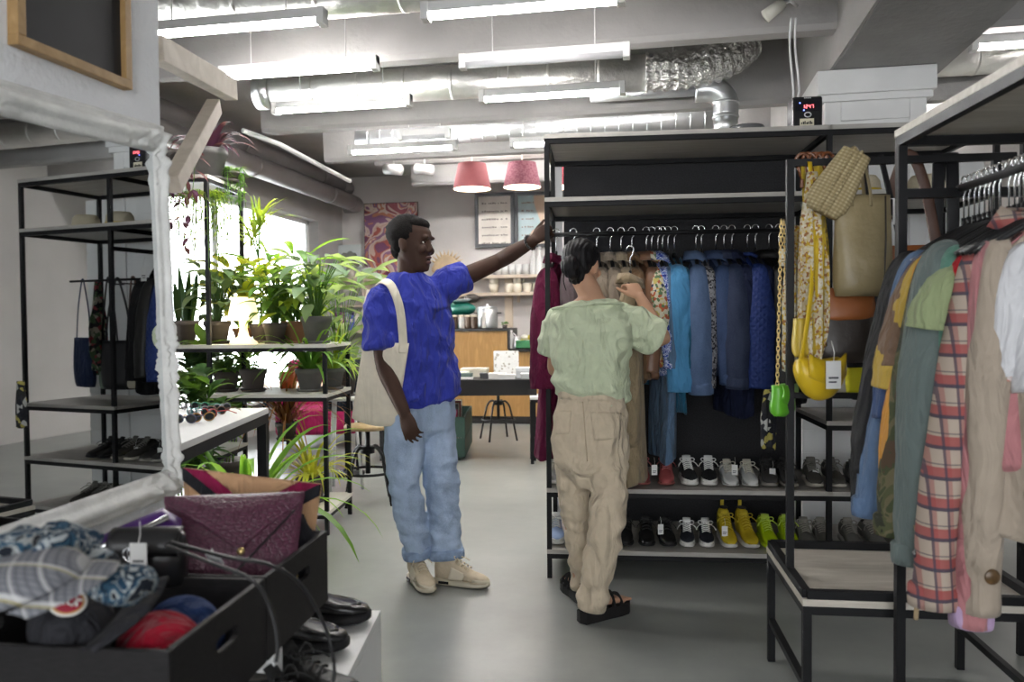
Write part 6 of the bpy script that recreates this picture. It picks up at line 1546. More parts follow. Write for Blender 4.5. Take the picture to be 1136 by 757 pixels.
for k, (px, h, r) in enumerate(((566, .24, .05), (573, .16, .06))):
    p = bx(px, 386, YC + .15); t_ = thing('carafe', ('tall glass carafe on the low end of the counter', 'short steel jug on the low end of the counter')[k], 'jug', (p.x, YC + .15, zl)); part('vessel', MB().lathe([(0, 0), (r, 0), (r * 1.05, .02), (r, h * .7), (r * .6, h * .85), (r * .7, h), (r * .6, h), (0, h * .8)], n=18), m_bottle if k == 0 else m_galv, t_); part('handle', MB().tube([(r * .8, 0, h * .85), (r * 1.6, 0, h * .7), (r * 1.1, 0, h * .25)], .008, 8), m_galv, t_)
p = bx(590, 386, YC + .12); cr_ = thing('crate', 'green crate of packaged goods on the low end of the counter', 'crate', (p.x, YC + .06, zl)); m_gcr = M('crate_green', (0.02, 0.16, 0.05), .5)
for a_, b_ in (((-.2, 0, 0), (.2, .22, .015)), ((-.2, 0, 0), (.2, .012, .11)), ((-.2, .21, 0), (.2, .222, .11)), ((-.2, 0, 0), (-.19, .22, .11)), ((.19, 0, 0), (.2, .22, .11))): part('crate_side', MB().mm(a_, b_), m_gcr, cr_)
for k in range(7): solo('packet', MB().ball((0, 0, 0), (.055, .045, .04), 12, 8), M(('packet_yellow', 'packet_white')[k % 3 == 1], ((0.72, 0.60, 0.04), (0.7, 0.7, 0.62))[k % 3 == 1], .4, var=.1), '%s packet in the green crate on the counter' % ('white' if k % 3 == 1 else 'yellow'), 'packet', (p.x - .14 + (k % 4) * .09 + .04 * (k // 4), YC + .13 + .03 * (k // 4), zl + .075 + .07 * (k // 4)), 0, 'packets in the green crate')
# menu boards
def writing(mb, x0, x1, z, y, h, seed, mi=1):
    g = random.Random(seed); x = x0
    while x < x1:
        w = g.uniform(.02, .05) * 1.0; mb.mm((x, y - .0035, z), (min(x + w * .62, x1), y + .003, z + h * g.choice((.7, 1, .7))), mi); x += w * (.8 if g.random() < .8 else 1.5)
m_mfr = M('menu_frame_black', (0.03, 0.03, 0.033), .5); m_ink = M('menu_ink', (0.30, 0.25, 0.22), .8)
YM = YB - .04
def board(px0, px1, py0, py1, label, mat, mat2=None):
    a_, b_ = bx(px0, py0, YM), bx(px1, py1, YM); z0, z1 = b_.z, a_.z; w, h = b_.x - a_.x, z1 - z0
    t_ = thing('menu_board', label, 'menu board', (a_.x, YM, z0)); f = .05
    pn = MB().mm((f * .8, -.012, f * .8), (w - f * .8, .0, h - f * .8))
    if mat2: 
        b = MB(); pts = [(w * (.62 + .10 * math.sin(v * 5.0)) if v > .35 else w * (.55 - .9 * (.35 - v)), f + (h - 2 * f) * v) for v in [k / 14 for k in range(15)]]
        b.add([(x, -.0135, z) for x, z in pts] + [(w - f, -.0135, z) for x, z in pts], [(k, k + 15, k + 16, k + 1) for k in range(14)]); part('printed_shape', b, mat2, t_)
    for q in (((0, -.03, 0), (w, .01, f)), ((0, -.03, h - f), (w, .01, h)), ((0, -.03, f), (f, .01, h - f)), ((w - f, -.03, f), (w, .01, h - f))): part('frame_side', MB().mm(*q), m_mfr, t_)
    b = pn
    for k in range(6 if not mat2 else 5):
        z = h - .16 - k * .115; writing(b, .10, w * (.62 if not mat2 else .52), z, -.014, .022, k + px0); 
        if not mat2: writing(b, w - .2, w - .10, z, -.014, .022, k + 50)
    part('panel', b, [mat, m_ink], t_)
board(527, 571, 215, 274, 'left framed menu board on the back wall, cream with price lines', M('menu_cream', (0.93, 0.86, 0.79), .25, spec=.6))
board(571, 612, 214, 274, 'right framed menu board on the back wall, blue and peach', M('menu_blue', (0.58, 0.72, 0.75), .25, spec=.6), M('menu_peach', (0.80, 0.62, 0.48), .3))
# paintings
a_, b_ = bx(405, 227, YM), bx(464, 305, YM)
pt = thing('painting', 'tall abstract painting in red, purple and cream behind the head of the man', 'painting', (a_.x, YM, b_.z)); w, h = b_.x - a_.x, a_.z - b_.z
part('canvas', MB().mm((0, -.03, 0), (w, 0, h)), pattern('abstract_paint', [(0.14, 0.05, 0.10), (0.34, 0.09, 0.07), (0.55, 0.40, 0.34), (0.62, 0.50, 0.44), (0.24, 0.12, 0.22), (0.50, 0.22, 0.14), (0.66, 0.56, 0.50), (0.30, 0.10, 0.12)], 2.6, 'noise', .6), pt); 
part('edge', MB().mm((-.012, -.02, -.012), (w + .012, -.0, h + .012)), m_dkbr, pt)
a_, b_ = bx(370, 270, YM), bx(404, 306, YM)
pt = thing('painting', 'small landscape painting of a grey tree under a pale sky standing on the back shelf', 'painting', (a_.x, YM - .1, ZU)); w, h = b_.x - a_.x, a_.z - b_.z
part('canvas', MB().mm((0, -.02, 0), (w, 0, h)), M('painted_sky', (0.60, 0.66, 0.66), .7, var=.12, vs=3), pt)
b = MB(); [b.ball((w * .55 + rnd.uniform(-.16, .16), -.022, h * (.5 + rnd.uniform(-.16, .22))), (.05, .003, .045), 8, 6) for _ in range(16)]; b.mm((w * .53, -.024, .1), (w * .56, -.02, h * .5)); b.mm((0, -.0215, 0), (w, -.02, h * .25)); part('painted_tree', b, M('painted_grey_green', (0.20, 0.21, 0.19), .8, var=.3), pt)
# driftwood fish
p = bx(497, 303, YS + .1); df = thing('wood_carving', 'pale spiky wooden carving on the upper shelf behind the man', 'carving', (p.x, YS + .1, ZU + .0)); m_dw = M('driftwood', (0.58, 0.44, 0.28), .7, var=.15)
b = MB(); b.loft([[Vector((x, math.cos(a) * t, z + math.sin(a) * h)) for a in [2 * math.pi * k / 14 for k in range(14)]] for x, z, h, t in ((-.24, .10, .03, .02), (-.18, .13, .10, .04), (-.05, .17, .16, .05), (.08, .15, .14, .05), (.18, .1, .09, .035), (.25, .06, .03, .02))]); part('body', b, m_dw, df)
for k in range(11):
    a = R(158 - k * 15); c0 = Vector((-.02 + .17 * math.cos(a), 0, .15 + .14 * math.sin(a))); part('spike', MB().tube([c0, c0 + Vector((math.cos(a) * .10, 0, math.sin(a) * .10))], [.022, .002], 8), m_dw, df)
# books and boxes on the lower left shelf
p0, p1 = bx(378, 352, YS - .1), bx(416, 352, YS - .1)
bc = thing('bookcase', 'pale bookcase against the back wall left of the man', 'bookcase', (p0.x - .3, YS - .12, 0)); W_ = p1.x - p0.x + .75
for z in (.35, .75, 1.18, 1.55): part('shelf', MB().mm((0, 0, z), (W_, .35, z + .03)), m_pale, bc)
for x in (0, W_ * .5, W_ - .03): part('upright', MB().mm((x, 0, 0), (x + .03, .35, ZU - .06)), m_pale, bc)
cols = [(0.45, 0.03, 0.03), (0.62, 0.45, 0.05), (0.16, 0.03, 0.10), (0.20, 0.05, 0.12), (0.22, 0.12, 0.40), (0.10, 0.13, 0.35), (0.6, 0.55, 0.45), (0.5, 0.5, 0.48), (0.1, 0.25, 0.3)]
names = ['red', 'yellow', 'plum', 'maroon', 'violet', 'navy', 'cream', 'grey', 'teal']
x = p0.x - .24
for k in range(12):
    i = k % 9; w = rnd.uniform(.05, .085); h = rnd.uniform(.22, .30)
    t_ = thing('book', names[i] + ' book in the row on the bookcase behind the plants' if k < 9 else 'second ' + names[i] + ' book, right end of the bookcase row', 'book', (x, YS - .08, 1.21), 0, 'books on the bookcase'); mm_ = M('cover_' + names[i], cols[i], .6)
    part('cover', MB().mm((0, 0, 0), (w, .2, h)), mm_, t_, .004); part('spine_label', MB().mm((w * .2, -.002, h * .55), (w * .8, 0, h * .75)), m_cream, t_); x += w + .006
for k in range(4): solo('storage_tin', MB().mm((0, 0, 0), (.12, .2, .2)), M('tin_' + names[5 + k], mul(cols[5 + k], .9), .5), names[5 + k] + ' tin box on the low shelf of the bookcase', 'box', (p0.x - .1 + k * .16, YS - .08, .78), 0, 'tin boxes', .004)
for k, px in enumerate((391, 399, 406)): p = bx(px, 300, YS + .05); solo('pot', MB().lathe([(0, 0), (.07, 0), (.085, .15), (.075, .15), (0, .02)], n=16), (m_cream, m_galv, m_wsole)[k], ('cream', 'grey', 'white')[k] + ' pot on the shelf below the landscape painting', 'pot', (p.x, YS + .06, ZU))
# pendant lamps
def pendant(px, py_top, py_bot, pxw, d, mat, label):
    a_ = atl(px, py_top, d); b_ = atl(px, py_bot, d); r = pxw * d / FPX / 2; h = a_.z - b_.z
    t_ = thing('pendant_lamp', label, 'lamp', L(a_.x, a_.y, b_.z))
    b = MB(); n = 36; prof = [(r, 0), (r * .735, h), (r * .72, h), (r * .985, 0)]
    b.loft([[Vector((math.cos(2 * math.pi * k / n) * q, math.sin(2 * math.pi * k / n) * q, z)) for k in range(n)] for q, z in prof], False); part('lamp_shade', b, mat, t_)
    part('inner_lining', MB().loft([[Vector((math.cos(2 * math.pi * k / n) * q, math.sin(2 * math.pi * k / n) * q, z)) for k in range(n)] for q, z in ((r * .975, .002), (r * .715, h * .98))], False), glow('lamp_lining_' + str(px), (1, .82, .58), 3.0), t_)
    part('bulb', MB().ball((0, 0, h * .4), .05, 16, 12), glow('lamp_bulb_' + str(px), (1, .83, .6), 40.0), t_)
    part('cord', MB().tube([(0, 0, h * .5), (0, 0, CEIL - b_.z)], .006, 8), m_white, t_)
pendant(523.5, 182, 210, 42, 8.4, M('shade_rose', (0.30, 0.085, 0.095), .8, bump=.3, bs=150), 'dusty rose pendant lamp, the left one')
pendant(579, 181, 208, 42, 8.4, pattern('shade_mauve', [(0.26, 0.10, 0.13), (0.22, 0.075, 0.105), (0.29, 0.12, 0.15)], 70, 'color'), 'mauve pendant lamp, right of the dusty rose one')
pendant(634, 181, 208, 42, 8.6, M('shade_red', (0.42, 0.06, 0.09), .8), 'red pendant lamp almost hidden behind the clothes rack')
for k, (px, py) in enumerate(((437, 187), (471, 187))):
    t_ = thing('spot_lamp', ('left', 'right')[k] + ' small white ceiling spot near the back wall', 'spotlight', at(px, py, 9.0)); part('lamp_head', MB().tube([(-.1, 0, 0), (.1, -.05, -.03)], .06, 14), m_lampbody, t_); part('bracket', MB().tube([(0, 0, .04), (0, 0, .2), (0, 0, CEIL - t_.location.z)], .012, 8), m_lampbody, t_)
# black table with paper goods
zT = .775
A_ = L(-.62, 7.55); tbk = thing('black_table', 'long black table with paper goods in front of the counter', 'table', L(-1.0, 7.5), YAW)
part('table_top', MB().mm((0, 0, zT - .02), (1.24, .75, zT)), m_dtop, tbk); part('apron', MB().mm((0.01, .01, zT - .15), (1.23, .03, zT - .02)), m_dtop, tbk); part('apron', MB().mm((1.21, .03, zT - .15), (1.23, .74, zT - .02)), m_dtop, tbk)
for x in (.02, 1.19):
    for y in (.02, .70): part('leg', MB().mm((x, y, 0), (x + .03, y + .03, zT - .02)), m_black, tbk)
def onblack(px, d): a, _ = ray(px, 415); return L(a * d, d, zT)
m_card = pattern('dotted_card', [(0.78, 0.78, 0.76), (0.78, 0.78, 0.76), (0.45, 0.42, 0.36), (0.78, 0.78, 0.76), (0.78, 0.77, 0.75), (0.78, 0.78, 0.76), (0.78, 0.78, 0.76)], 60, 'color', .6)
o = solo('gift_box', MB().mm((-.125, 0, 0), (.125, .03, .26)), m_card, 'white dotted gift card standing on the black table', 'card', onblack(562, 7.9), YAW + R(6), None, .003); o.rotation_euler = (R(-8), 0, YAW + R(6))
for k, (px, d, w, dd, h, c, lab) in enumerate(((503, 7.75, .28, .2, .06, (0.72, 0.70, 0.64), 'pile of cream paper at the left of the black table'), (516, 7.62, .12, .1, .055, (0.08, 0.12, 0.11), 'small dark green box on the black table'), (525, 7.9, .26, .2, .085, (0.66, 0.62, 0.52), 'stack of cream booklets on the black table'), (538, 7.7, .10, .1, .05, (0.05, 0.05, 0.055), 'small dark box beside the cream booklets'), (551, 7.62, .16, .12, .055, (0.74, 0.73, 0.70), 'white box in front of the dotted card'), (562, 7.58, .16, .10, .045, (0.70, 0.70, 0.69), 'flat white tray in front of the dotted card'), (585, 7.7, .22, .18, .10, (0.66, 0.68, 0.70), 'pale glass topped box at the right of the black table'), (590, 7.6, .2, .1, .05, (0.62, 0.64, 0.64), 'pale tray at the right front of the black table'), (512, 7.58, .22, .08, .02, (0.75, 0.75, 0.73), 'white sheets at the front of the black table'))):
    mm_ = M('goods_%d' % k, c, .6); t_ = thing('paper_goods', lab, 'box', onblack(px, d), YAW + R(rnd.uniform(-6, 6)), 'goods on the black table')
    part('box_body', MB().mm((-w / 2, 0, 0), (w / 2, dd, h * .7)), mm_, t_, .002); part('lid', MB().mm((-w / 2 - .003, -.003, h * .7), (w / 2 + .003, dd + .003, h)), M('goods_lid_%d' % k, mul(c, 1.08), .5), t_, .002)
# stools
def stool(label, loc, rz, zs, r, seatmat, ring=.23, spread=1.35):
    t_ = thing('stool', label, 'stool', loc, rz); part('seat', MB().lathe([(0, zs - .03), (r * .97, zs - .03), (r, zs - .02), (r, zs - .006), (r * .97, zs), (0, zs)], n=32), seatmat, t_)
    part('column', MB().tube([(0, 0, zs - .03), (0, 0, zs - .36)], .018, 12), m_black, t_); part('hub', MB().lathe([(0, zs - .21), (.05, zs - .21), (.05, zs - .16), (0, zs - .16)], n=16), m_black, t_)
    for k in range(4):
        a = math.pi / 4 + k * math.pi / 2; c_, s_ = math.cos(a), math.sin(a)
        part('leg', MB().tube(smoothpath([(c_ * .03, s_ * .03, zs - .18), (c_ * r * .5, s_ * r * .5, zs - .165), (c_ * r * .78, s_ * r * .78, zs - .21), (c_ * r * .95, s_ * r * .95, zs * .5), (c_ * r * spread, s_ * r * spread, 0.0)], 5), .0115, 8), m_black, t_)
    q = r * 1.08; part('foot_ring', MB().tube([(math.cos(2 * math.pi * k / 32) * q, math.sin(2 * math.pi * k / 32) * q, ring) for k in range(33)], .010, 8, False), m_black, t_)
    return t_
m_seatw = wood('stool_seat_wood', (0.52, 0.37, 0.20), (0.43, 0.29, 0.14), (4, 1, 1), .5, 4)
stool('round wooden topped black stool beside the plant shelf', L(-1.07, 5.85), YAW + R(12), .575, .17, m_seatw)
stool('black stool pushed under the black table', L(-.16, 8.9), YAW + R(20), .60, .17, m_black)
stool('black stool behind the green crate, nearly hidden by the man', L(-.90, 8.6), YAW, .62, .17, m_seatw)
sm_ = thing('side_table', 'small black framed stool with a white top beside the maroon coat', 'stool', L(.165, 7.35), YAW)
part('seat', MB().mm((0, 0, .60), (.32, .3, .625)), m_white, sm_)
for x in (.0, .29):
    for y in (.0, .27): part('leg', MB().mm((x, y, 0), (x + .03, y + .03, .60)), m_black, sm_)
for z in (.57, .22): 
    for q in (((0, 0, z), (.32, .025, z + .025)), ((0, .275, z), (.32, .3, z + .025)), ((0, 0, z), (.025, .3, z + .025)), ((.295, 0, z), (.32, .3, z + .025))): part('rail', MB().mm(*q), m_black, sm_)
solo('white_box', MB().mm((0.13, .05, 0), (.30, .22, .15)), m_wsole, 'white box on the small black framed stool', 'box', L(.165, 7.35, .625), YAW, None, .006)
# green wooden crate with record sleeves
gc = thing('wooden_crate', 'dark green wooden crate on the floor, holding flat sleeves', 'crate', L(-.455, 7.54), YAW - R(1)); m_gc = M('crate_dark_green', (0.018, 0.05, 0.036), .6, var=.15, vs=12)
for a_, b_ in (((-.75, 0, 0.03), (0, .02, .22)), ((-.75, 0, .225), (0, .02, .42)), ((-.75, 1.0, 0.03), (0, 1.02, .42)), ((-.02, 0.02, .03), (0, 1.0, .22)), ((-.02, .02, .225), (0, 1.0, .42)), ((-.75, 0.02, .03), (-.73, 1.0, .42)), ((-.75, 0, 0.03), (0, 1.02, .05)), ((-.70, .05, 0), (-.05, .97, .03))): part('crate_board', MB().mm(a_, b_), m_gc, gc, .003)
for k in range(9): 
    y = .30 + k * .07; mt = (m_maroon, m_dkbr, m_cream, m_dkbr, m_rust)[k % 5] if k else M('magenta_sleeve', (0.30, 0.012, 0.06), .6)
    o = solo('record_sleeve', MB().mm((-.66, 0, 0), (-.10, .008, .40 + .05 * (k > 0))), mt, ('magenta sleeve at the front of the green crate' if k == 0 else 'flat sleeve standing behind the magenta one in the green crate'), 'sleeve', gc.location + Matrix.Rotation(YAW - R(1), 3, 'Z') @ Vector((0, y, .06)), YAW - R(1), 'sleeves in the green crate'); o.rotation_euler = (R(-14), 0, YAW - R(1))
# dark apron with letters, hanging behind the plants
ap = thing('tote_bag', 'dark navy cloth bag printed PROM in white, hanging behind the stool', 'bag', L(-1.46, 6.9, 1.02), YAW)
part('bag_body', flatbag(MB(), .30, .46, .06, top=.6), cloth('dark_navy_canvas', (0.018, 0.022, 0.035), .1), ap)
b = MB()
def letter(mb, ch, x, z, w, h, y):
    G = {'P': [((0, 0), (0, 1)), ((0, 1), (1, 1)), ((1, 1), (1, .5)), ((1, .5), (0, .5))], 'R': [((0, 0), (0, 1)), ((0, 1), (1, 1)), ((1, 1), (1, .5)), ((1, .5), (0, .5)), ((.4, .5), (1, 0))], 'O': [((0, 0), (0, 1)), ((0, 1), (1, 1)), ((1, 1), (1, 0)), ((1, 0), (0, 0))], 'M': [((0, 0), (0, 1)), ((0, 1), (.5, .4)), ((.5, .4), (1, 1)), ((1, 1), (1, 0))]}
    for (x0, z0), (x1, z1) in G[ch]: mb.bar((x + x0 * w, y, z + z0 * h), (x + x1 * w, y, z + z1 * h), .011, .004)
for k, ch in enumerate('PROM'): letter(b, ch, -.02 + k * .042, -.13, .026, .05, -.034)
part('print', b, m_wsole, ap)
for x in (-.08, .08): part('strap', MB().tube([(x, 0, -.02), (x * .6, 0, .14), (0, 0, .2)], .010, 8, True, flat=.3), cloth('dark_navy_canvas', (0, 0, 0)), ap)
hk = thing('coat_stand', 'thin black coat stand behind the plant shelf', 'stand', L(-1.46, 6.95), YAW); part('pole', MB().tube([(0, 0, .03), (0, 0, 1.22)], .012, 8), m_black, hk); part('base', MB().lathe([(0, 0), (.16, 0), (.16, .02), (0, .03)], n=20), m_black, hk); part('peg', MB().tube([(0, .0, 1.20), (0, -.06, 1.22)], .008, 8), m_black, hk)
# wooden table and pink cushion by the window
wtb = thing('wooden_table', 'wooden topped table by the window behind the plants', 'table', L(-2.6, 7.2), 0); part('table_top', MB().mm((0, 0, .72), (1.3, .7, .75)), m_seatw, wtb)
for x in (.03, 1.23):
    for y in (.03, .63): part('leg', MB().mm((x, y, 0), (x + .04, y + .04, .72)), m_black, wtb)
sf = thing('armchair', 'magenta armchair by the window behind the plants', 'armchair', L(-2.1, 8.6), R(20)); m_mag = cloth('magenta_velvet', (0.45, 0.02, 0.12), .1)
part('seat', MB().mm((-.35, -.3, .15), (.35, .35, .42)), m_mag, sf, .04); part('backrest', MB().mm((-.35, .25, .15), (.35, .42, .92)), m_mag, sf, .05)
for s_ in (-1, 1): part('armrest', MB().mm((s_ * .35 - .07, -.3, .15), (s_ * .35 + .07, .4, .60)), m_mag, sf, .04)
for x in (-.3, .3):
    for y in (-.22, .34): part('leg', MB().tube([(x, y, 0), (x, y, .16)], .02, 8), m_black, sf)
# ================================================================ PLANT SHELF AND PLANTS
PS0 = L(-1.165, 4.95); PSR = YAW - R(3.5)
def psp(x, y, z): return PS0 + Matrix.Rotation(PSR, 3, 'Z') @ Vector((x, y, z))
ps = thing('plant_shelf', 'black steel plant shelf with pale boards by the bright window', 'shelf', PS0, PSR)
PD, PX1, PX2 = .54, -.735, -1.75
m_pb = M('white_board', (0.66, 0.63, 0.58), .55, var=.05)
for x, h in ((0, 1.17), (PX1, 2.235), (PX2, 2.235)):
    for y in (0, PD): part('post', MB().mm((x - .0125, y - .0125, 0), (x + .0125, y + .0125, h)), m_black, ps)
for x0, x1, z in ((PX2, 0, 1.195), (PX1, 0, .885), (PX2, PX1, 2.26), (PX1, 0, .15), (PX2, PX1, .50)):
    part('board', MB().mm((x0 - .015, -.015, z - .022), (x1 + .015, PD + .015, z)), m_pb, ps); zz = z - .034
    for p, q in (((x0, 0, zz), (x1, 0, zz)), ((x0, PD, zz), (x1, PD, zz)), ((x0, 0, zz), (x0, PD, zz)), ((x1, 0, zz), (x1, PD, zz))): part('crossbar', MB().bar(p, q, .025, .025, up=(0, .01, 1)), m_black, ps)
def leafmat(name, c, var=.35):
    m = M(name, c, .45, var=var, vs=5, spec=.4); t = m.node_tree; b = t.nodes['Principled BSDF']; out = t.nodes['Material Output']
    tr = node(t, 'ShaderNodeBsdfTranslucent'); tr.inputs[0].default_value = (min(1, c[0] * 2.6 + .05), min(1, c[1] * 2.2 + .05), c[2] * 1.2, 1); mx = node(t, 'ShaderNodeMixShader'); mx.inputs[0].default_value = .45
    t.links.new(b.outputs[0], mx.inputs[1]); t.links.new(tr.outputs[0], mx.inputs[2]); t.links.new(mx.outputs[0], out.inputs[0]); return m
lg_dark = leafmat('leaf_dark_green', (0.035, 0.10, 0.025)); lg_mid = leafmat('leaf_mid_green', (0.085, 0.19, 0.045)); lg_silver = leafmat('leaf_silver_green', (0.16, 0.25, 0.15)); lg_lime = leafmat('leaf_lime', (0.24, 0.36, 0.05)); lg_yel = leafmat('leaf_yellow_green', (0.38, 0.42, 0.06)); lg_purple = leafmat('leaf_purple', (0.07, 0.02, 0.06)); lg_rust = leafmat('leaf_rust', (0.20, 0.09, 0.035)); lg_fresh = leafmat('leaf_fresh_green', (0.12, 0.28, 0.04))
m_soil = M('potting_soil', (0.03, 0.022, 0.016), .95, bump=.8, bs=70); m_terra = M('terracotta', (0.30, 0.15, 0.075), .8, var=.12); m_clay = M('dark_clay', (0.075, 0.062, 0.055), .8, var=.15, vs=12); m_gpot = M('grey_clay', (0.12, 0.115, 0.11), .85, var=.18, vs=10)
def leaf(mb, p, d, ln, w, droop=.8, kind='strap', n=9, fold=.25, up=Z_, mi=0):
    p = Vector(p); d = Vector(d).normalized(); vs = []; cur = p; 
    for i in range(n + 1):
        t = i / n
        if kind == 'strap': ww = w * min(1, .55 + t * 1.8) * (1 - t ** 2.5) ** .8
        elif kind == 'oval': ww = w * max(.02, math.sin(math.pi * min(1, max(0, (t - .12) / .88)) ** .8)) if t > .12 else w * .06
        else: ww = w * min(1, .6 + t) * (1 - t ** 4)
        s = d.cross(up); s = s.normalized() if s.length > .05 else Vector((1, 0, 0)); nn = s.cross(d).normalized()
        vs += [cur - s * ww / 2 + nn * ww * fold * .5, cur, cur + s * ww / 2 + nn * ww * fold * .5]
        cur = cur + d * (ln / n); d = (d + Vector((0, 0, -1)) * (droop / n) * (.4 + 1.2 * t)).normalized()
    fs = []
    for i in range(n):
        a = i * 3; fs += [(a, a + 1, a + 4, a + 3), (a + 1, a + 2, a + 5, a + 4)]
    mb.add(vs, fs, True, mi)
def pot_parts(root, r, h, mat, saucer=True):
    part('pot', MB().lathe([(0, .012), (r * .70, .012), (r * .95, h * .78), (r * 1.03, h * .79), (r * 1.05, h), (r * .96, h), (r * .92, h * .86), (0, h * .86)], n=24), mat, root)
    part('soil', MB().lathe([(0, h * .87), (r * .9, h * .87), (r * .5, h * .90), (0, h * .91)], n=18), m_soil, root)
    if saucer: part('saucer', MB().lathe([(0, 0), (r * .85, 0), (r * .98, .018), (r * .92, .018), (r * .8, .008), (0, .008)], n=24), mat, root)
def plant(label, loc, r, h, potmat, style, leafm, size=.3, count=30, seed=1, saucer=True, w=None, cat='plant', name='potted_plant', rz=0, stemm=None, pot=True):
    g = random.Random(seed); t_ = thing(name, label, cat, loc, rz); z0 = h * .9
    if pot: pot_parts(t_, r, h, potmat, saucer)
    b = MB(); st = MB()
    if style == 'spider':
        for k in range(count):
            a = g.uniform(0, 2 * math.pi); e = g.uniform(.35, 1.35); ln = size * g.uniform(.6, 1.1)
            leaf(b, (math.cos(a) * r * .25, math.sin(a) * r * .25, z0), (math.cos(a) * math.cos(e), math.sin(a) * math.cos(e), math.sin(e)), ln, (w or .018) * 1.35 * g.uniform(.7, 1.2), g.uniform(1.6, 3.2))
    elif style == 'snake':
        for k in range(count):
            a = g.uniform(0, 2 * math.pi); q = g.uniform(0, r * .6); ln = size * g.uniform(.5, 1.1)
            leaf(b, (math.cos(a) * q, math.sin(a) * q, z0), (math.cos(a) * .16 + g.uniform(-.08, .08), math.sin(a) * .16, 1), ln, (w or .045) * g.uniform(.8, 1.1), .05, 'sword', 8, .35, up=Vector((math.sin(a + 1), math.cos(a + 1), 0)))
    elif style == 'oval':
        for k in range(int(count * 1.5)):
            a = g.uniform(0, 2 * math.pi); hh = size * g.uniform(.15, .95); q = g.uniform(.02, .30) * size + r * .2
            p1 = Vector((math.cos(a) * q, math.sin(a) * q, z0 + hh)); st.tube(bez((math.cos(a) * r * .2, math.sin(a) * r * .2, z0), (math.cos(a) * r * .3, math.sin(a) * r * .3, z0 + hh * .6), p1 * .9 + Vector((0, 0, z0 * .1)), p1, 6), .0035, 5)
            e = g.uniform(-.25, .75); leaf(b, p1, (math.cos(a) * math.cos(e), math.sin(a) * math.cos(e), math.sin(e)), g.uniform(.75, 1.2) * size * .55, (w or .055) * 1.35 * g.uniform(.8, 1.2), g.uniform(.7, 1.7), 'oval', 9, .3)
    elif style == 'cane':
        for k in range(count):
            x, y = g.uniform(-r, r) * .4, g.uniform(-r, r) * .4; H_ = size * g.uniform(.7, 1.05); pts = [Vector((x, y, z0)), Vector((x * 1.6 + g.uniform(-.03, .03), y * 1.6, z0 + H_ * .5)), Vector((x * 2.4 + g.uniform(-.05, .05), y * 2.4, z0 + H_))]
            sp_ = smoothpath(pts, 6); st.tube(sp_, .005, 6)
            for q in range(len(sp_)):
                if q < len(sp_) * .25: continue
                for rr_ in range(3):
                    a = g.uniform(0, 6.28); e = g.uniform(.1, .9); leaf(b, sp_[q], (math.cos(a) * math.cos(e), math.sin(a) * math.cos(e), math.sin(e)), g.uniform(.14, .24), (w or .035) * 1.3, g.uniform(.6, 1.4), 'oval', 7)
    elif style == 'dracaena':
        for k in range(count):
            x, y = g.uniform(-.04, .04), g.uniform(-.04, .04); H_ = size * g.uniform(.8, 1.0); sp_ = smoothpath([Vector((x, y, z0)), Vector((x + g.uniform(-.04, .04), y, z0 + H_ * .5)), Vector((x + g.uniform(-.06, .06), y, z0 + H_))], 6); st.tube(sp_, .0055, 6)
            for q in range(16):
                a = g.uniform(0, 6.28); e = g.uniform(-.1, 1.2); leaf(b, sp_[-1] - Vector((0, 0, g.uniform(0, .06))), (math.cos(a) * math.cos(e), math.sin(a) * math.cos(e), math.sin(e)), g.uniform(.2, .36), (w or .016) * 1.4, g.uniform(.9, 2.0))
    elif style == 'trail':
        for k in range(count):
            a = g.uniform(0, 6.28); q = r * g.uniform(.3, 1.0); ln = size * g.uniform(.4, 1.1); p = Vector((math.cos(a) * q, math.sin(a) * q, z0)); sp_ = bez(p, p * 1.3 + Vector((0, 0, .08)), p * 1.9 + Vector((0, 0, -ln * .3)), p * 1.8 + Vector((g.uniform(-.03, .03), g.uniform(-.03, .03), -ln)), 9)
            st.tube(sp_, .0022, 5)
            for pt_ in sp_[2:]:
                for rr_ in range(3):
                    a2 = g.uniform(0, 6.28); leaf(b, pt_, (math.cos(a2), math.sin(a2), g.uniform(-.8, .3)), g.uniform(.04, .09) * (1.4 if w and w > .02 else 1), w or .008, .9, 'oval' if w and w > .02 else 'strap', 4)
    part('foliage', b, leafm, t_)
    if st.v: part('stems', st, stemm or lg_mid, t_)
    return t_
Z1, Z2, Z3 = 1.196, .886, 2.261
def on(px, y, z):     # place on the plant shelf under an image column
    a, _ = ray(px, 360); c_ = math.cos(PSR - YAW); s_ = math.sin(PSR - YAW)
    # lat = -1.165 + x c - y s ; d = 4.95 + x s + y c
    x = (a * (4.95 + y * c_) + 1.165 + y * s_) / (c_ - a * s_); return psp(x, y, z)
plant('snake plant with sword leaves in a dark pot at the left of the plant shelf', on(205, .2, Z1), .085, .155, m_clay, 'snake', lg_dark, .36, 13, 1)
plant('silver leaved aglaonema in a dark pot between the snake plant and the lamp', on(241, .3, Z1), .085, .15, m_clay, 'oval', lg_silver, .38, 34, 2, w=.06)
plant('yellow green trailing plant just behind the glowing lamp', on(270, .44, Z1), .07, .10, m_terra, 'oval', lg_yel, .46, 40, 3, w=.06)
plant('leafy plant in a small dark pot right of the lamp', on(305, .2, Z1), .075, .135, m_clay, 'oval', lg_mid, .36, 34, 4, w=.045)
plant('bushy plant in a terracotta pot between two dark pots', on(327, .3, Z1), .08, .145, m_terra, 'oval', lg_lime, .38, 26, 5, w=.05)
plant('silver leaved plant in the large grey pot at the right end of the plant shelf', on(351, .16, Z1), .095, .175, m_gpot, 'oval', lg_silver, .42, 34, 6, w=.065)
plant('tall thin plant with upright leaf behind the terracotta pot', on(312, .45, Z1), .07, .12, m_clay, 'oval', lg_fresh, .62, 12, 7, w=.055)
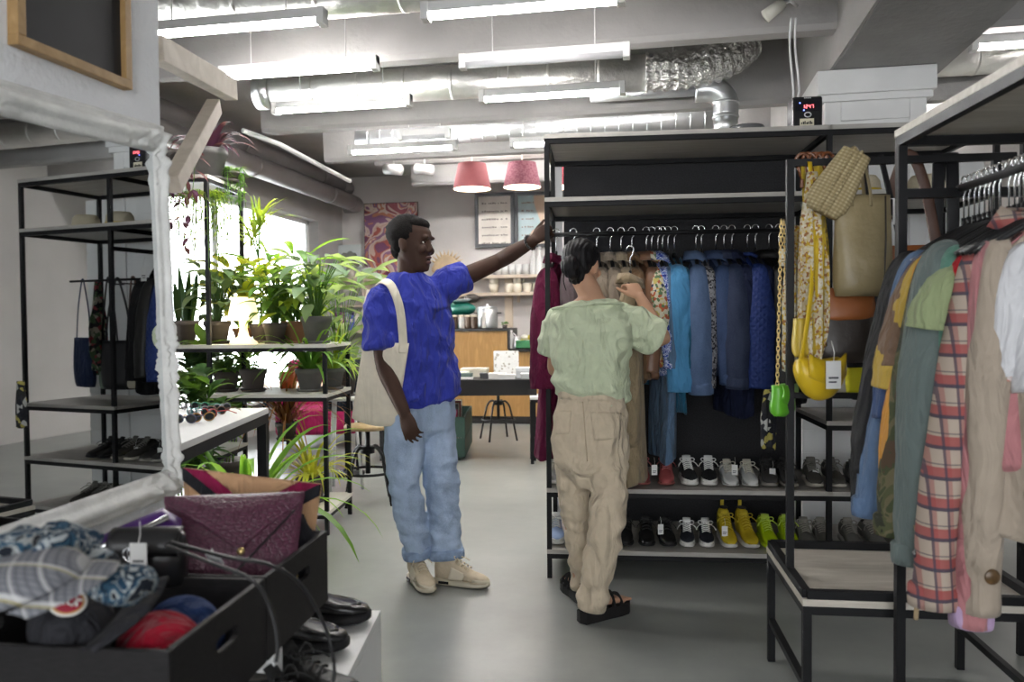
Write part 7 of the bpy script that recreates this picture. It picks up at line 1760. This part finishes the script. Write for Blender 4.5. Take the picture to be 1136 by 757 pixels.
plant('dragon tree with thin bare stems and arching leaf tufts on the plant shelf', on(290, .40, Z1), .075, .13, m_clay, 'dracaena', lg_lime, .72, 3, 8)
lm = thing('table_lamp', 'glowing white mushroom shaped table lamp between the plants', 'lamp', on(270, .14, Z1))
m_lsh = glow('lamp_white_glow', (1.0, .80, .46), 1.15); m_lbase = glow('lamp_base_glow', (1.0, .76, .42), .7)
part('lamp_shade', MB().lathe([(.068, .30), (.10, .155), (.103, .15), (.095, .152), (.062, .297), (0, .302)], n=28), m_lsh, lm); part('stem', MB().lathe([(0, .30), (.03, .16), (.024, .10), (.035, .05), (.085, .012), (.088, 0), (0, 0)], n=24), m_lbase, lm)
l_ = bpy.data.lights.new('lamp_bulb', 'POINT'); l_.energy = 6; l_.color = (1, .8, .5); l_.shadow_soft_size = .04; lo = bpy.data.objects.new('lamp_bulb', l_); COL.objects.link(lo); lo.parent = lm; lo.location = (0, 0, .11)
plant('small succulent in a dark pot, left on the middle board', on(250, .2, Z2), .08, .13, m_clay, 'oval', lg_mid, .16, 22, 9, w=.03)
plant('sprouting plant in a dark pot, second on the middle board', on(280, .2, Z2), .085, .145, m_clay, 'oval', lg_fresh, .22, 8, 10, w=.035)
plant('spider plant with long arching leaves on the middle board', on(343, .18, Z2), .09, .15, m_gpot, 'spider', lg_fresh, .48, 60, 11)
plant('second spider plant at the right end of the middle board', on(368, .36, Z2), .08, .14, m_gpot, 'spider', lg_lime, .42, 36, 12)
solo('orange_pot', MB().lathe([(0, 0), (.05, 0), (.06, .11), (.052, .11), (0, .02)], n=18), M('orange_glaze', (0.62, 0.13, 0.03), .4), 'small orange pot behind the spider plant', 'pot', on(318, .45, Z2))
plant('yellow green spider plant standing low at the right end of the plant shelf', on(343, .28, .151), .10, .17, m_clay, 'spider', lg_yel, .42, 60, 13)
plant('rust red grass like plant hanging below the middle board', on(316, .3, .55), .07, .12, m_clay, 'spider', lg_rust, .62, 80, 14, w=.010)
hs = thing('plant_hanger', 'wire hanger carrying the rust red plant below the middle board', 'hanger', on(316, .3, .55)); [part('wire', MB().tube([(.07 * math.cos(a), .07 * math.sin(a), .01), (.01 * math.cos(a), .01 * math.sin(a), .31)], .003, 6), m_black, hs) for a in (0, 2.1, 4.2)]; part('ring', MB().tube([(.06 * math.cos(2 * math.pi * k / 16), .06 * math.sin(2 * math.pi * k / 16), .004) for k in range(17)], .004, 6, False), m_black, hs)
plant('tall leafy cane plant at the left below the plant shelf', on(213, .25, .501), .10, .18, m_clay, 'cane', lg_mid, .55, 5, 15, w=.05)
plant('broad strap leaved plant on the floor left of the plant shelf', L(-1.48, 4.35, 0), .13, .24, m_clay, 'spider', lg_fresh, .85, 34, 16, w=.045)
plant('dark leafy bush on the floor behind the white table with sunglasses', L(-1.9, 4.6, 0), .14, .26, m_clay, 'cane', lg_dark, .75, 7, 17, w=.05)
plant('purple leaved boat lily in a grey pot on top of the plant shelf', on(235, .22, Z3), .115, .20, m_gpot, 'spider', lg_purple, .34, 26, 18, w=.03)
plant('feathery fern trailing down from the top board of the plant shelf', on(222, .12, Z3 - .22), .13, .10, m_gpot, 'trail', lg_lime, .50, 46, 19, saucer=False, w=.007, pot=False)
plant('fresh fern spilling over the right edge of the top board', on(258, .3, Z3), .06, .07, m_clay, 'trail', lg_fresh, .34, 16, 21, w=.007)
plant('purple trailing plant at the edge of the left wall', L(-1.99, 4.8, Z3), .07, .10, m_clay, 'trail', lg_purple, .62, 8, 20, w=.030)
plant('big dieffenbachia with spotted leaves right of the grey pot', L(-1.36, 6.3, .75), .14, .24, m_clay, 'oval', lg_silver, .78, 30, 22, w=.10)
pst = thing('plant_stand', 'white plant stand under the big dieffenbachia', 'stand', L(-1.36, 6.3, 0)); part('stand_top', MB().lathe([(0, .72), (.17, .72), (.17, .749), (0, .749)], n=24), m_white, pst); [part('leg', MB().tube([(.1 * math.cos(a), .1 * math.sin(a), .72), (.16 * math.cos(a), .16 * math.sin(a), 0)], .012, 8), m_white, pst) for a in (.3, 2.4, 4.5)]
plant('green bush standing behind the plant shelf near the window', L(-2.2, 6.0, 0), .16, .3, m_clay, 'cane', lg_mid, .8, 8, 23, w=.055)
# white table with sunglasses
gt = thing('white_topped_table', 'black framed table with a white top carrying sunglasses beside the mirror wall', 'table', L(-1.105, 3.55, 0), YAW + R(2.2))
part('table_top', MB().mm((-.75, -1.15, .925), (0.012, 0.012, .95)), m_white, gt, .002)
for x in (-.03, -.72):
    for y in (-.03, -1.12): part('leg', MB().mm((x - .0, y - .0, 0), (x + .04, y + .04, .925)), m_black, gt)
for q in (((-.72, -.02, .885), (0, .01, .925)), ((-.03, -1.12, .885), (.01, 0, .925)), ((-.72, -1.12, .885), (0, -1.08, .925)), ((-.72, -1.12, .885), (-.68, 0, .925))): part('apron_bar', MB().mm(*q), m_black, gt)
def glasses(label, loc, rz, mat, lens):
    t_ = thing('sunglasses', label, 'sunglasses', loc, rz, 'sunglasses on the white table')
    for s_ in (-1, 1):
        part('rim', MB().tube([(s_ * .034 + .027 * math.cos(a), 0, .024 + .021 * math.sin(a)) for a in [2 * math.pi * k / 18 for k in range(19)]], .0032, 6, False), mat, t_); part('lens', MB().ball((s_ * .034, 0, .024), (.026, .0015, .020), 14, 6), lens, t_); part('temple', MB().tube([(s_ * .062, 0, .034), (s_ * .066, .07, .034), (s_ * .064, .13, .012)], .0028, 6), mat, t_)
    part('bridge', MB().tube([(-.009, 0, .03), (0, -.003, .034), (.009, 0, .03)], .003, 6), mat, t_); return t_
fr = [('black', (0.012, 0.012, 0.013)), ('red', (0.40, 0.02, 0.02)), ('green', (0.01, 0.20, 0.10)), ('brown', (0.12, 0.05, 0.02)), ('teal', (0.02, 0.20, 0.22)), ('amber', (0.40, 0.20, 0.03)), ('grey', (0.2, 0.2, 0.2)), ('navy', (0.02, 0.03, 0.1))]
m_lens = M('dark_lens', (0.02, 0.022, 0.025), .1, spec=.5)
for k, (px, py) in enumerate(((207, 456), (232, 463), (222, 455), (240, 460), (213, 462), (225, 468), (246, 457), (205, 470))):
    glasses(fr[k][0] + ' framed sunglasses on the white table', onz(px, py, .951), YAW + R(rnd.uniform(-60, 60)), M('frame_' + fr[k][0], fr[k][1], .3), m_lens).scale = (.75, .75, .75)
solo('cloth_bundle', MB().loft([[Vector((math.cos(a) * r_ * (1 + .12 * math.sin(3 * a)), math.sin(a) * r_ * .7, z)) for a in [2 * math.pi * k / 20 for k in range(20)]] for z, r_ in ((0, .22), (.1, .24), (.3, .20), (.48, .13), (.56, .07))]), cloth('ecru_linen', (0.52, 0.49, 0.42), .05), 'draped ecru cloth bag standing under the white topped table', 'bag', L(-1.18, 2.95, .02), YAW)
lw = thing('low_white_table', 'low white topped bench behind the white topped table', 'bench', L(-1.22, 4.0, 0), YAW); part('bench_top', MB().mm((-.6, -.35, .40), (.12, .15, .43)), m_white, lw)
for x in (-.58, .08):
    for y in (-.33, .11): part('leg', MB().mm((x, y, 0), (x + .03, y + .03, .40)), m_black, lw)
part('apron_bar', MB().mm((-.58, -.33, .375), (.11, -.30, .40)), m_black, lw); part('apron_bar', MB().mm((.085, -.33, .375), (.11, .14, .40)), m_black, lw)
# wooden bracket fixed to the end of the stub wall
m_beamw = wood('pale_pine', (0.70, 0.63, 0.54), (0.60, 0.53, 0.44), (2, 2, 2), .65, 4)
wb = thing('wooden_bracket', 'pale timber bracket with a slanting brace at the end of the left wall', 'bracket', onz(195, 66, 2.15))
o0 = wb.location.copy(); e1 = at(256, 100, 2.98) - o0; part('beam', MB().bar(Vector((0, 0, 0)) - e1 * .3, e1, .05, .075), m_beamw, wb, .003); e2 = at(238, 118, 2.86) - o0; e3 = at(196, 196, 2.42) - o0; part('brace', MB().bar(e2, e3 + (e3 - e2) * .1, .045, .055), m_beamw, wb, .003)
# ================================================================ CONTENTS OF THE BOXES, SHOES ON THE BENCH
# bags in the far box
def slab(name, label, mat, corners, thick, cat='bag', bulge=.02, n=16):
    """flat bag between four corner points (bl, br, tr, tl), gently puffed"""
    bl, br, tr, tl = corners; o_ = (bl + br) / 2; nn = (br - bl).cross(tl - bl).normalized(); t_ = thing(name, label, cat, o_)
    def f(sg):
        def g(u, v): p = bl.lerp(br, u).lerp(tl.lerp(tr, u), v) - o_; return p + nn * sg * (thick / 2 * (1 - (2 * v - 1) ** 6 * .6) + bulge * math.sin(math.pi * u) * math.sin(math.pi * v))
        return g
    b = MB(); A = [[f(1)(i / n, j / n) for i in range(n + 1)] for j in range(n + 1)]; B = [[f(-1)(i / n, j / n) for i in range(n + 1)] for j in range(n + 1)]
    loops = []
    for j in range(n + 1): loops.append(A[j] + B[j][::-1])
    b.loft(loops); return t_, b, f(1), o_, nn
def croc(name, c):
    m, t, b = nt(name); b.inputs['Roughness'].default_value = .34; b.inputs['Specular IOR Level'].default_value = .45
    v = node(t, 'ShaderNodeTexVoronoi'); v.feature = 'DISTANCE_TO_EDGE'; v.inputs['Scale'].default_value = 1.0; v.inputs['Randomness'].default_value = .55; t.links.new(coords(t, (85, 85, 130)), v.inputs['Vector'])
    t.links.new(ramp(t, v.outputs['Distance'], [(0.0, mul(c, .55)), (.14, c)]), b.inputs['Base Color'])
    r = node(t, 'ShaderNodeMath', operation='MINIMUM'); r.inputs[1].default_value = .2; t.links.new(v.outputs['Distance'], r.inputs[0]); bumpy(t, b, r.outputs[0], .5, .012); return m
m_croc = croc('burgundy_croc', (0.105, 0.030, 0.058)); m_felt_b = cloth('biscuit_felt', (0.52, 0.31, 0.17), .06); m_suede_k = cloth('black_suede', (0.018, 0.018, 0.022), .15); m_suede_r = cloth('raspberry_suede', (0.24, 0.012, 0.06), .1)
cl = [at(196, 640, 1.62), at(326, 640, 1.70), at(337, 550, 1.80), at(182, 556, 1.72)]
t_, b, f_, o_, nn = slab('clutch_bag', 'burgundy crocodile embossed clutch standing in the far black box', m_croc, cl, .022); part('bag_body', b, m_croc, t_)
b = MB(); b.tube([f_(.0, .97) , f_(.5, .985), f_(1.0, .97)], .0035, 6); part('edge_piping', b, M('plum_edge', (0.20, 0.07, 0.12), .4), t_)
sgn = 1 if nn.dot(Vector((0, 0, CAMH)) - o_) > 0 else -1
fl = MB(); fl.grid(lambda u, v: (lambda p: p + nn * sgn * .0035 - nn * (0 if sgn > 0 else 0))(((lambda q: q)(f_(u, 1 - v * .999)) if sgn > 0 else f_(u, 1 - v) - nn * 0)) if False else (cl[3].lerp(cl[2], u).lerp(cl[0].lerp(cl[1], u), v * (1 - .86 * abs(2 * u - 1) * 1.0) * .80) - o_ + nn * sgn * (.016 + .021 * math.sin(math.pi * u) * math.sin(math.pi * min(.5 + 0, v * .8)))), 24, 10, thick=.002); part('flap', fl, m_croc, t_)
part('clasp', MB().ball(cl[3].lerp(cl[2], .52).lerp(cl[0].lerp(cl[1], .52), .82) - o_ + nn * sgn * .046, (.008, .008, .008), 10, 8), m_gold, t_)
ev = [at(208, 600, 1.86), at(346, 612, 1.90), at(357, 537, 1.93), at(204, 519, 1.88)]
t_, b, f_, o_, nn = slab('envelope_bag', 'biscuit felt envelope bag with raspberry and black chevrons behind the burgundy clutch', m_felt_b, ev, .02, bulge=.008); part('bag_body', b, m_felt_b, t_)
sgn = 1 if nn.dot(Vector((0, 0, CAMH)) - o_) > 0 else -1
TRI = lambda u: (1 - abs(2 * u - 1)) * .66
def chev(o1, o2, mat, nm, lift):
    b = MB()
    def g(u, v):
        v0, v1 = max(0.0, min(.95, TRI(u) + o1)), max(0.0, min(.95, TRI(u) + o2)); vv = lerp(v0, v1, v)
        return ev[3].lerp(ev[2], u).lerp(ev[0].lerp(ev[1], u), vv) - o_ + nn * sgn * (.012 + lift + .009 * math.sin(math.pi * u))
    b.grid(g, 36, 4, thick=.002); part(nm, b, mat, t_)
chev(-.9, -.22, m_felt_b, 'flap', .003); chev(-.22, -.02, m_suede_r, 'raspberry_chevron', .004); chev(-.02, .17, m_suede_k, 'black_chevron', .004)
# small black bag with tag
m_gloss = M('gloss_black_leather', (0.014, 0.0135, 0.014), .28, spec=.45)
kb = thing('handbag', 'small glossy black handbag with a white tag and metal ring in the far black box', 'bag', at(166, 590, 1.55), BXA + R(8))
b = MB(); b.loft([[Vector((x, math.cos(a) * t, -.055 + math.sin(a) * h)) for a in [2 * math.pi * k / 18 for k in range(18)]] for x, t, h in ((-.07, .012, .045), (-.063, .03, .055), (0, .034, .058), (.063, .03, .055), (.07, .012, .045))]); part('bag_body', b, m_gloss, kb)
part('flap', MB().grid(lambda u, v: ((u - .5) * .135, .0 - .036 * math.sin(v * 1.9) - .0, .006 - .045 * v * v), 10, 8, thick=.004), m_gloss, kb)
b = MB(); [b.tube([(-.018 + i * .008 + .013 * math.cos(a), -.045, -.032 + .013 * math.sin(a)) for a in [2 * math.pi * k / 16 for k in range(17)]], .0028, 6, False) for i in range(3)]; part('metal_ring', b, m_chrome, kb)
tag_card(at(153, 603, 1.485), BXA + R(5), 'white tag hanging on the small glossy black handbag', .8)
pb = thing('purse', 'violet purse with a silver zip beside the small black handbag', 'purse', at(145, 588, 1.62), BXA + R(25)); m_viol = M('violet_satin', (0.065, 0.015, 0.15), .35)
b = MB(); b.loft([[Vector((x, math.cos(a) * .04, math.sin(a) * h + z)) for a in [2 * math.pi * k / 16 for k in range(16)]] for x, h, z in ((-.14, .015, -.085), (-.12, .04, -.08), (-.03, .05, -.045), (.06, .045, -.005), (.095, .012, .0))]); part('bag_body', b, m_viol, pb); part('zip', MB().tube([(-.12, -.042, -.05), (-.03, -.046, -.012), (.075, -.040, .028)], .006, 8), m_chrome, pb)
bdx = drape('crumpled black cloth at the right corner of the far black box', m_suede_k, bxp(-.055, .64, .215), BXA, .11, .13, cat='cloth', name='cloth', amp=.018)
drape('mustard lining cloth peeking through the box handle', m_must, bxp(-.06, .58, .17), BXA + R(90), .10, .13, cat='cloth', name='cloth', amp=.012, seed=3)
# long straps over the box edge
m_strap = M('black_strap', (0.016, 0.016, 0.017), .4, spec=.35)
for k, pts in enumerate((((190, 602, 1.50), (250, 618, 1.42), (300, 627, 1.44), (335, 650, 1.50), (362, 700, 1.55), (371, 745, 1.52), (365, 775, 1.5)), ((185, 606, 1.49), (235, 625, 1.38), (280, 644, 1.38), (300, 675, 1.36), (308, 712, 1.35), (306, 735, 1.34)))):
    solo('strap', MB().tube(smoothpath([at(*q) for q in pts], 8), .0055 if k == 0 else .0045, 8, True, flat=.6), m_strap, ('longer black bag strap hanging over the edge of the far box', 'shorter black bag strap hanging over the joint of the two boxes')[k], 'strap')
solo('cord', MB().tube(smoothpath([at(327, 566, 1.74), at(290, 605, 1.66), at(245, 652, 1.55)], 6), .0022, 6), m_strap, 'thin black cord lying across the burgundy clutch', 'cord')
tag_card(at(236, 618, 1.46), (R(62), R(18), BXA + R(10)), 'white tag lying on the strap at the foot of the burgundy clutch', .75)
# near box: caps and scarf
def cap(label, mat, loc, rot, r=.095, brimmat=None, brim=True, patch_=False, visor_len=.075, name='cap', button=True):
    t_ = thing(name, label, 'cap', loc, rot); b = MB(); n = 36; rings = []
    for j in range(11):
        th_ = math.pi / 2 * j / 10; q = math.cos(th_) ** .75; rings.append([Vector((math.cos(2 * math.pi * k / n) * r * q, math.sin(2 * math.pi * k / n) * r * .88 * q, math.sin(th_) * r * .95)) for k in range(n)])
    b.loft(rings, True); part('crown', b, mat, t_)
    if button: part('button', MB().ball((0, 0, r * .96), (.008, .008, .004), 10, 6), mat, t_)
    if brim:
        b = MB(); b.grid(lambda u, v: ((r * .55 + (r * .42 + visor_len * (1 - abs(2 * u - 1) ** 2.2)) * v) if False else r * .80 * math.cos((2 * u - 1) * 1.15) + v * visor_len * (1 - abs(2 * u - 1) ** 2.4 * .55), math.sin((2 * u - 1) * 1.15) * r * .86 * (1 + v * .05), .004 - .018 * v * v - .016 * (2 * u - 1) ** 2), 18, 8, thick=.004); part('visor', b, brimmat or mat, t_)
    return t_
m_capk = cloth('charcoal_cap_cloth', (0.022, 0.022, 0.026), .12); m_capr = cloth('crimson_cap_cloth', (0.30, 0.004, 0.02), .06); m_capb = cloth('navy_cap_cloth', (0.022, 0.045, 0.13), .1)
RB = lambda rx, ry, rz: (R(rx), R(ry), rz)
def inbox(px, d, z): a, _ = ray(px, 680); return L(a * d, d, z)
kc = thing('cap', 'charcoal cap with a round red and white emblem in the near black box', 'cap', inbox(80, 1.285, .838))
b = MB(); b.ball((0, 0, .0), (.068, .062, .062), 30, 18, Matrix.Rotation(R(35), 3, 'Y')); part('crown', b, m_capk, kc)
A_ = [at(92, 724, 1.20), at(112, 706, 1.24), at(132, 684, 1.29), at(148, 662, 1.34)]; B_ = [at(104, 726, 1.19), at(140, 702, 1.22), at(172, 672, 1.27), at(188, 641, 1.33)]
A_ = smoothpath(A_, 4); B_ = smoothpath(B_, 4)
b = MB(); b.grid(lambda u, v: A_[round(u * 12)].lerp(B_[round(u * 12)], v) + Vector((0, 0, .006 * math.sin(math.pi * v))) - kc.location, 12, 6, thick=.005); part('visor', b, m_capk, kc)
# emblem on its front panel
c0 = kc.location + ((Vector((0, 0, CAMH)) - kc.location).normalized() * .72 + Z_ * .62 - L(1, 0, 0) * .10).normalized() * .066
from mathutils import Euler
KM = (Matrix.Translation(kc.location) @ Euler(kc.rotation_euler).to_matrix().to_4x4()).inverted()
camv = Vector((0, 0, CAMH)); view = (camv - c0).normalized(); rgt = L(1, 0, 0); nrm = (view + Vector((0, 0, .35))).normalized(); e1 = (rgt + Vector((0, 0, .12)) - nrm * (rgt + Vector((0, 0, .12))).dot(nrm)).normalized(); e2 = nrm.cross(e1)
def disc(r0, r1, off, thick=.002):
    mb = MB(); n = 30
    mb.loft([[KM @ (c0 + nrm * (off + h) + e1 * (math.cos(2 * math.pi * k / n) * q * 1.25) + e2 * (math.sin(2 * math.pi * k / n) * q)) for k in range(n)] for q, h in ((r1, 0), (r1, thick), (r0, thick + .0008))], True); return mb
part('emblem', disc(.020, .022, 0), M('emblem_white', (0.62, 0.60, 0.56), .7), kc); ring_ = part('emblem_ring', disc(.0175, .019, .0016), M('emblem_gold', (0.45, 0.24, 0.07), .6), kc); part('emblem_field', disc(.015, .0165, .003), M('emblem_red', (0.30, 0.01, 0.03), .7), kc)
b = MB()
def stroke(pts): b.tube([KM @ (c0 + nrm * .0068 + e1 * x * .024 + e2 * y * .024) for x, y in pts], .0019, 6)
stroke([(-.1, .5), (-.5, .55), (-.6, .25), (-.15, .1), (-.2, -.15), (-.6, -.1)]); stroke([(.5, .3), (.05, .4), (.0, -.1), (.3, -.25), (.4, 0)]); stroke([(.85, .1), (.45, .15)]); stroke([(.5, .15), (.55, -.3)])
part('emblem_letters', b, M('emblem_white', (0, 0, 0)), kc)
cap('crimson cap lying crown up in the near black box', m_capr, inbox(176, 1.31, .768), RB(0, 12, BXA - R(40)), .082, brim=False)
cap('navy blue cap in the back corner of the near black box', m_capb, inbox(203, 1.43, .755), RB(-5, -10, BXA + R(140)), .080)
cap('dark cap at the far right corner of the near black box', m_capk, inbox(238, 1.47, .72), RB(0, 8, BXA + R(60)), .06, brim=False)
cap('brown patterned cap under the charcoal visor', pattern('brown_tweed', [(0.10, 0.06, 0.035), (0.28, 0.2, 0.12), (0.06, 0.04, 0.03), (0.2, 0.15, 0.09)], 60, 'noise'), inbox(132, 1.27, .715), RB(0, 10, BXA), .07, brim=False)
m_gplaid = stripes('grey_plaid', (0.19, 0.195, 0.215), [((1, .2, .2), 110, .35, (0.10, 0.105, 0.12), .7), ((.2, 1, .3), 110, .35, (0.10, 0.105, 0.12), .6), ((1, .2, .2), 34, .12, (0.42, 0.42, 0.42), .7), ((.2, 1, .3), 18, .12, (0.60, 0.60, 0.60), .6), ((.2, 1, .3), 17, .05, (0.30, 0.26, 0.10), .8)])
gp = cap('grey plaid flat cap on top of the near black box', m_gplaid, at(16, 652, 1.13), RB(6, -10, BXA + R(10)), .088, visor_len=.05, button=False); gp.scale = (1.15, 1.2, .55)
m_pais = pattern('blue_paisley', [(0.015, 0.045, 0.085), (0.36, 0.39, 0.40), (0.012, 0.028, 0.05), (0.03, 0.08, 0.13), (0.30, 0.32, 0.32), (0.01, 0.013, 0.02)], 26, 'noise', .8)
def fold_scarf(label, pts, r, seed):
    P_ = smoothpath([at(*q) for q in pts], 6); m_ = len(P_); b = MB(); rr = [r * (.75 + .3 * math.sin(i * .9 + seed) * .5 + .25 * math.sin(i * .37 + seed)) * (.5 + .5 * min(1, i / 4, (m_ - 1 - i) / 4 + .2)) for i in range(m_)]
    o_ = P_[0].copy(); b.tube([p - o_ for p in P_], rr, 22, True, flat=.62)
    for v in b.v: v += Vector((0, 0, 1)) * (.012 * noise.noise(v * 22 + Vector((seed, 0, 0)))) + Vector((.5, .5, 0)) * (.010 * noise.noise(v * 26 + Vector((9, seed, 0))))
    return b, o_
for k, (pts, r) in enumerate(((((-20, 625, 1.16), (20, 612, 1.18), (55, 607, 1.2), (80, 625, 1.19)), .072), (((30, 640, 1.22), (60, 600, 1.24), (85, 612, 1.23), (112, 628, 1.22), (132, 640, 1.2), (140, 668, 1.17)), .048))):
    b, o_ = fold_scarf('', pts, r, k * 3 + 1); solo('scarf', b, m_pais, ('blue and white paisley scarf bundled at the left edge of the near box', 'loose end of a paisley scarf hanging down beside the plaid cap')[k], 'scarf', o_)
# shoes on the bench
m_patent = M('polished_black_leather', (0.012, 0.012, 0.013), .25, spec=.5, var=.1); S['loafer'] = (m_patent, m_ksole, m_klace); WORD['loafer'] = 'polished black'
def loafer(label, heel, d, group=None):
    t_ = thing('loafer', label, 'shoe', heel, 0, 'black shoes on the white bench')
    sneaker(t_, Vector((0, 0, 0)), d, .285, S['loafer'], chunky=1.15, high=-.015, tall=.98, inside=True, toe=False, laces=0, wid=1.05)
    dd = Vector((d.x, d.y, 0)).normalized(); s = Vector((-dd.y, dd.x, 0)); o = Vector((0, 0, 0))
    b = MB(); b.tube([o + dd * (.285 * t) + s * (w * .285) + Z_ * z for t, w, z in ((.40, -.12, .068), (.43, -.08, .092), (.44, 0, .098), (.43, .08, .092), (.40, .12, .068))], .012, 8, True, flat=.4); part('strap', b, m_patent, t_)
    b = MB(); b.tube([o + dd * (.285 * t) + s * (w * .285) + Z_ * z for t, w, z in ((.48, -.11, .072), (.65, -.125, .064), (.82, -.10, .056), (.90, 0, .055), (.82, .10, .056), (.65, .125, .064), (.48, .11, .072))], .0035, 6); part('welt_seam', b, m_patent, t_); return t_
dl = Vector((math.sin(-YAW + R(58)) * 1, math.cos(-YAW + R(58)), 0)); ld = L(.97, -.10, 0)
loafer('polished black loafer nearer to the edge on the white bench', L(-.70, 2.02, .501), L(.96, -.12, 0)); loafer('polished black loafer farther back on the white bench', L(-.68, 2.17, .501), L(.97, .02, 0))
for k in range(2):
    t_ = thing('shoe', ('left', 'right')[k] + ' worn black lace up shoe on the bench under the near box', 'shoe', L(-.585 + .005 * k, 1.66 + k * .115, .501), 0, 'black shoes on the white bench'); sneaker(t_, Vector((0, 0, 0)), L(.90, -.25, 0), .26, S['derby'], chunky=.8, tall=.9, inside=True, toe=False, laces=4)
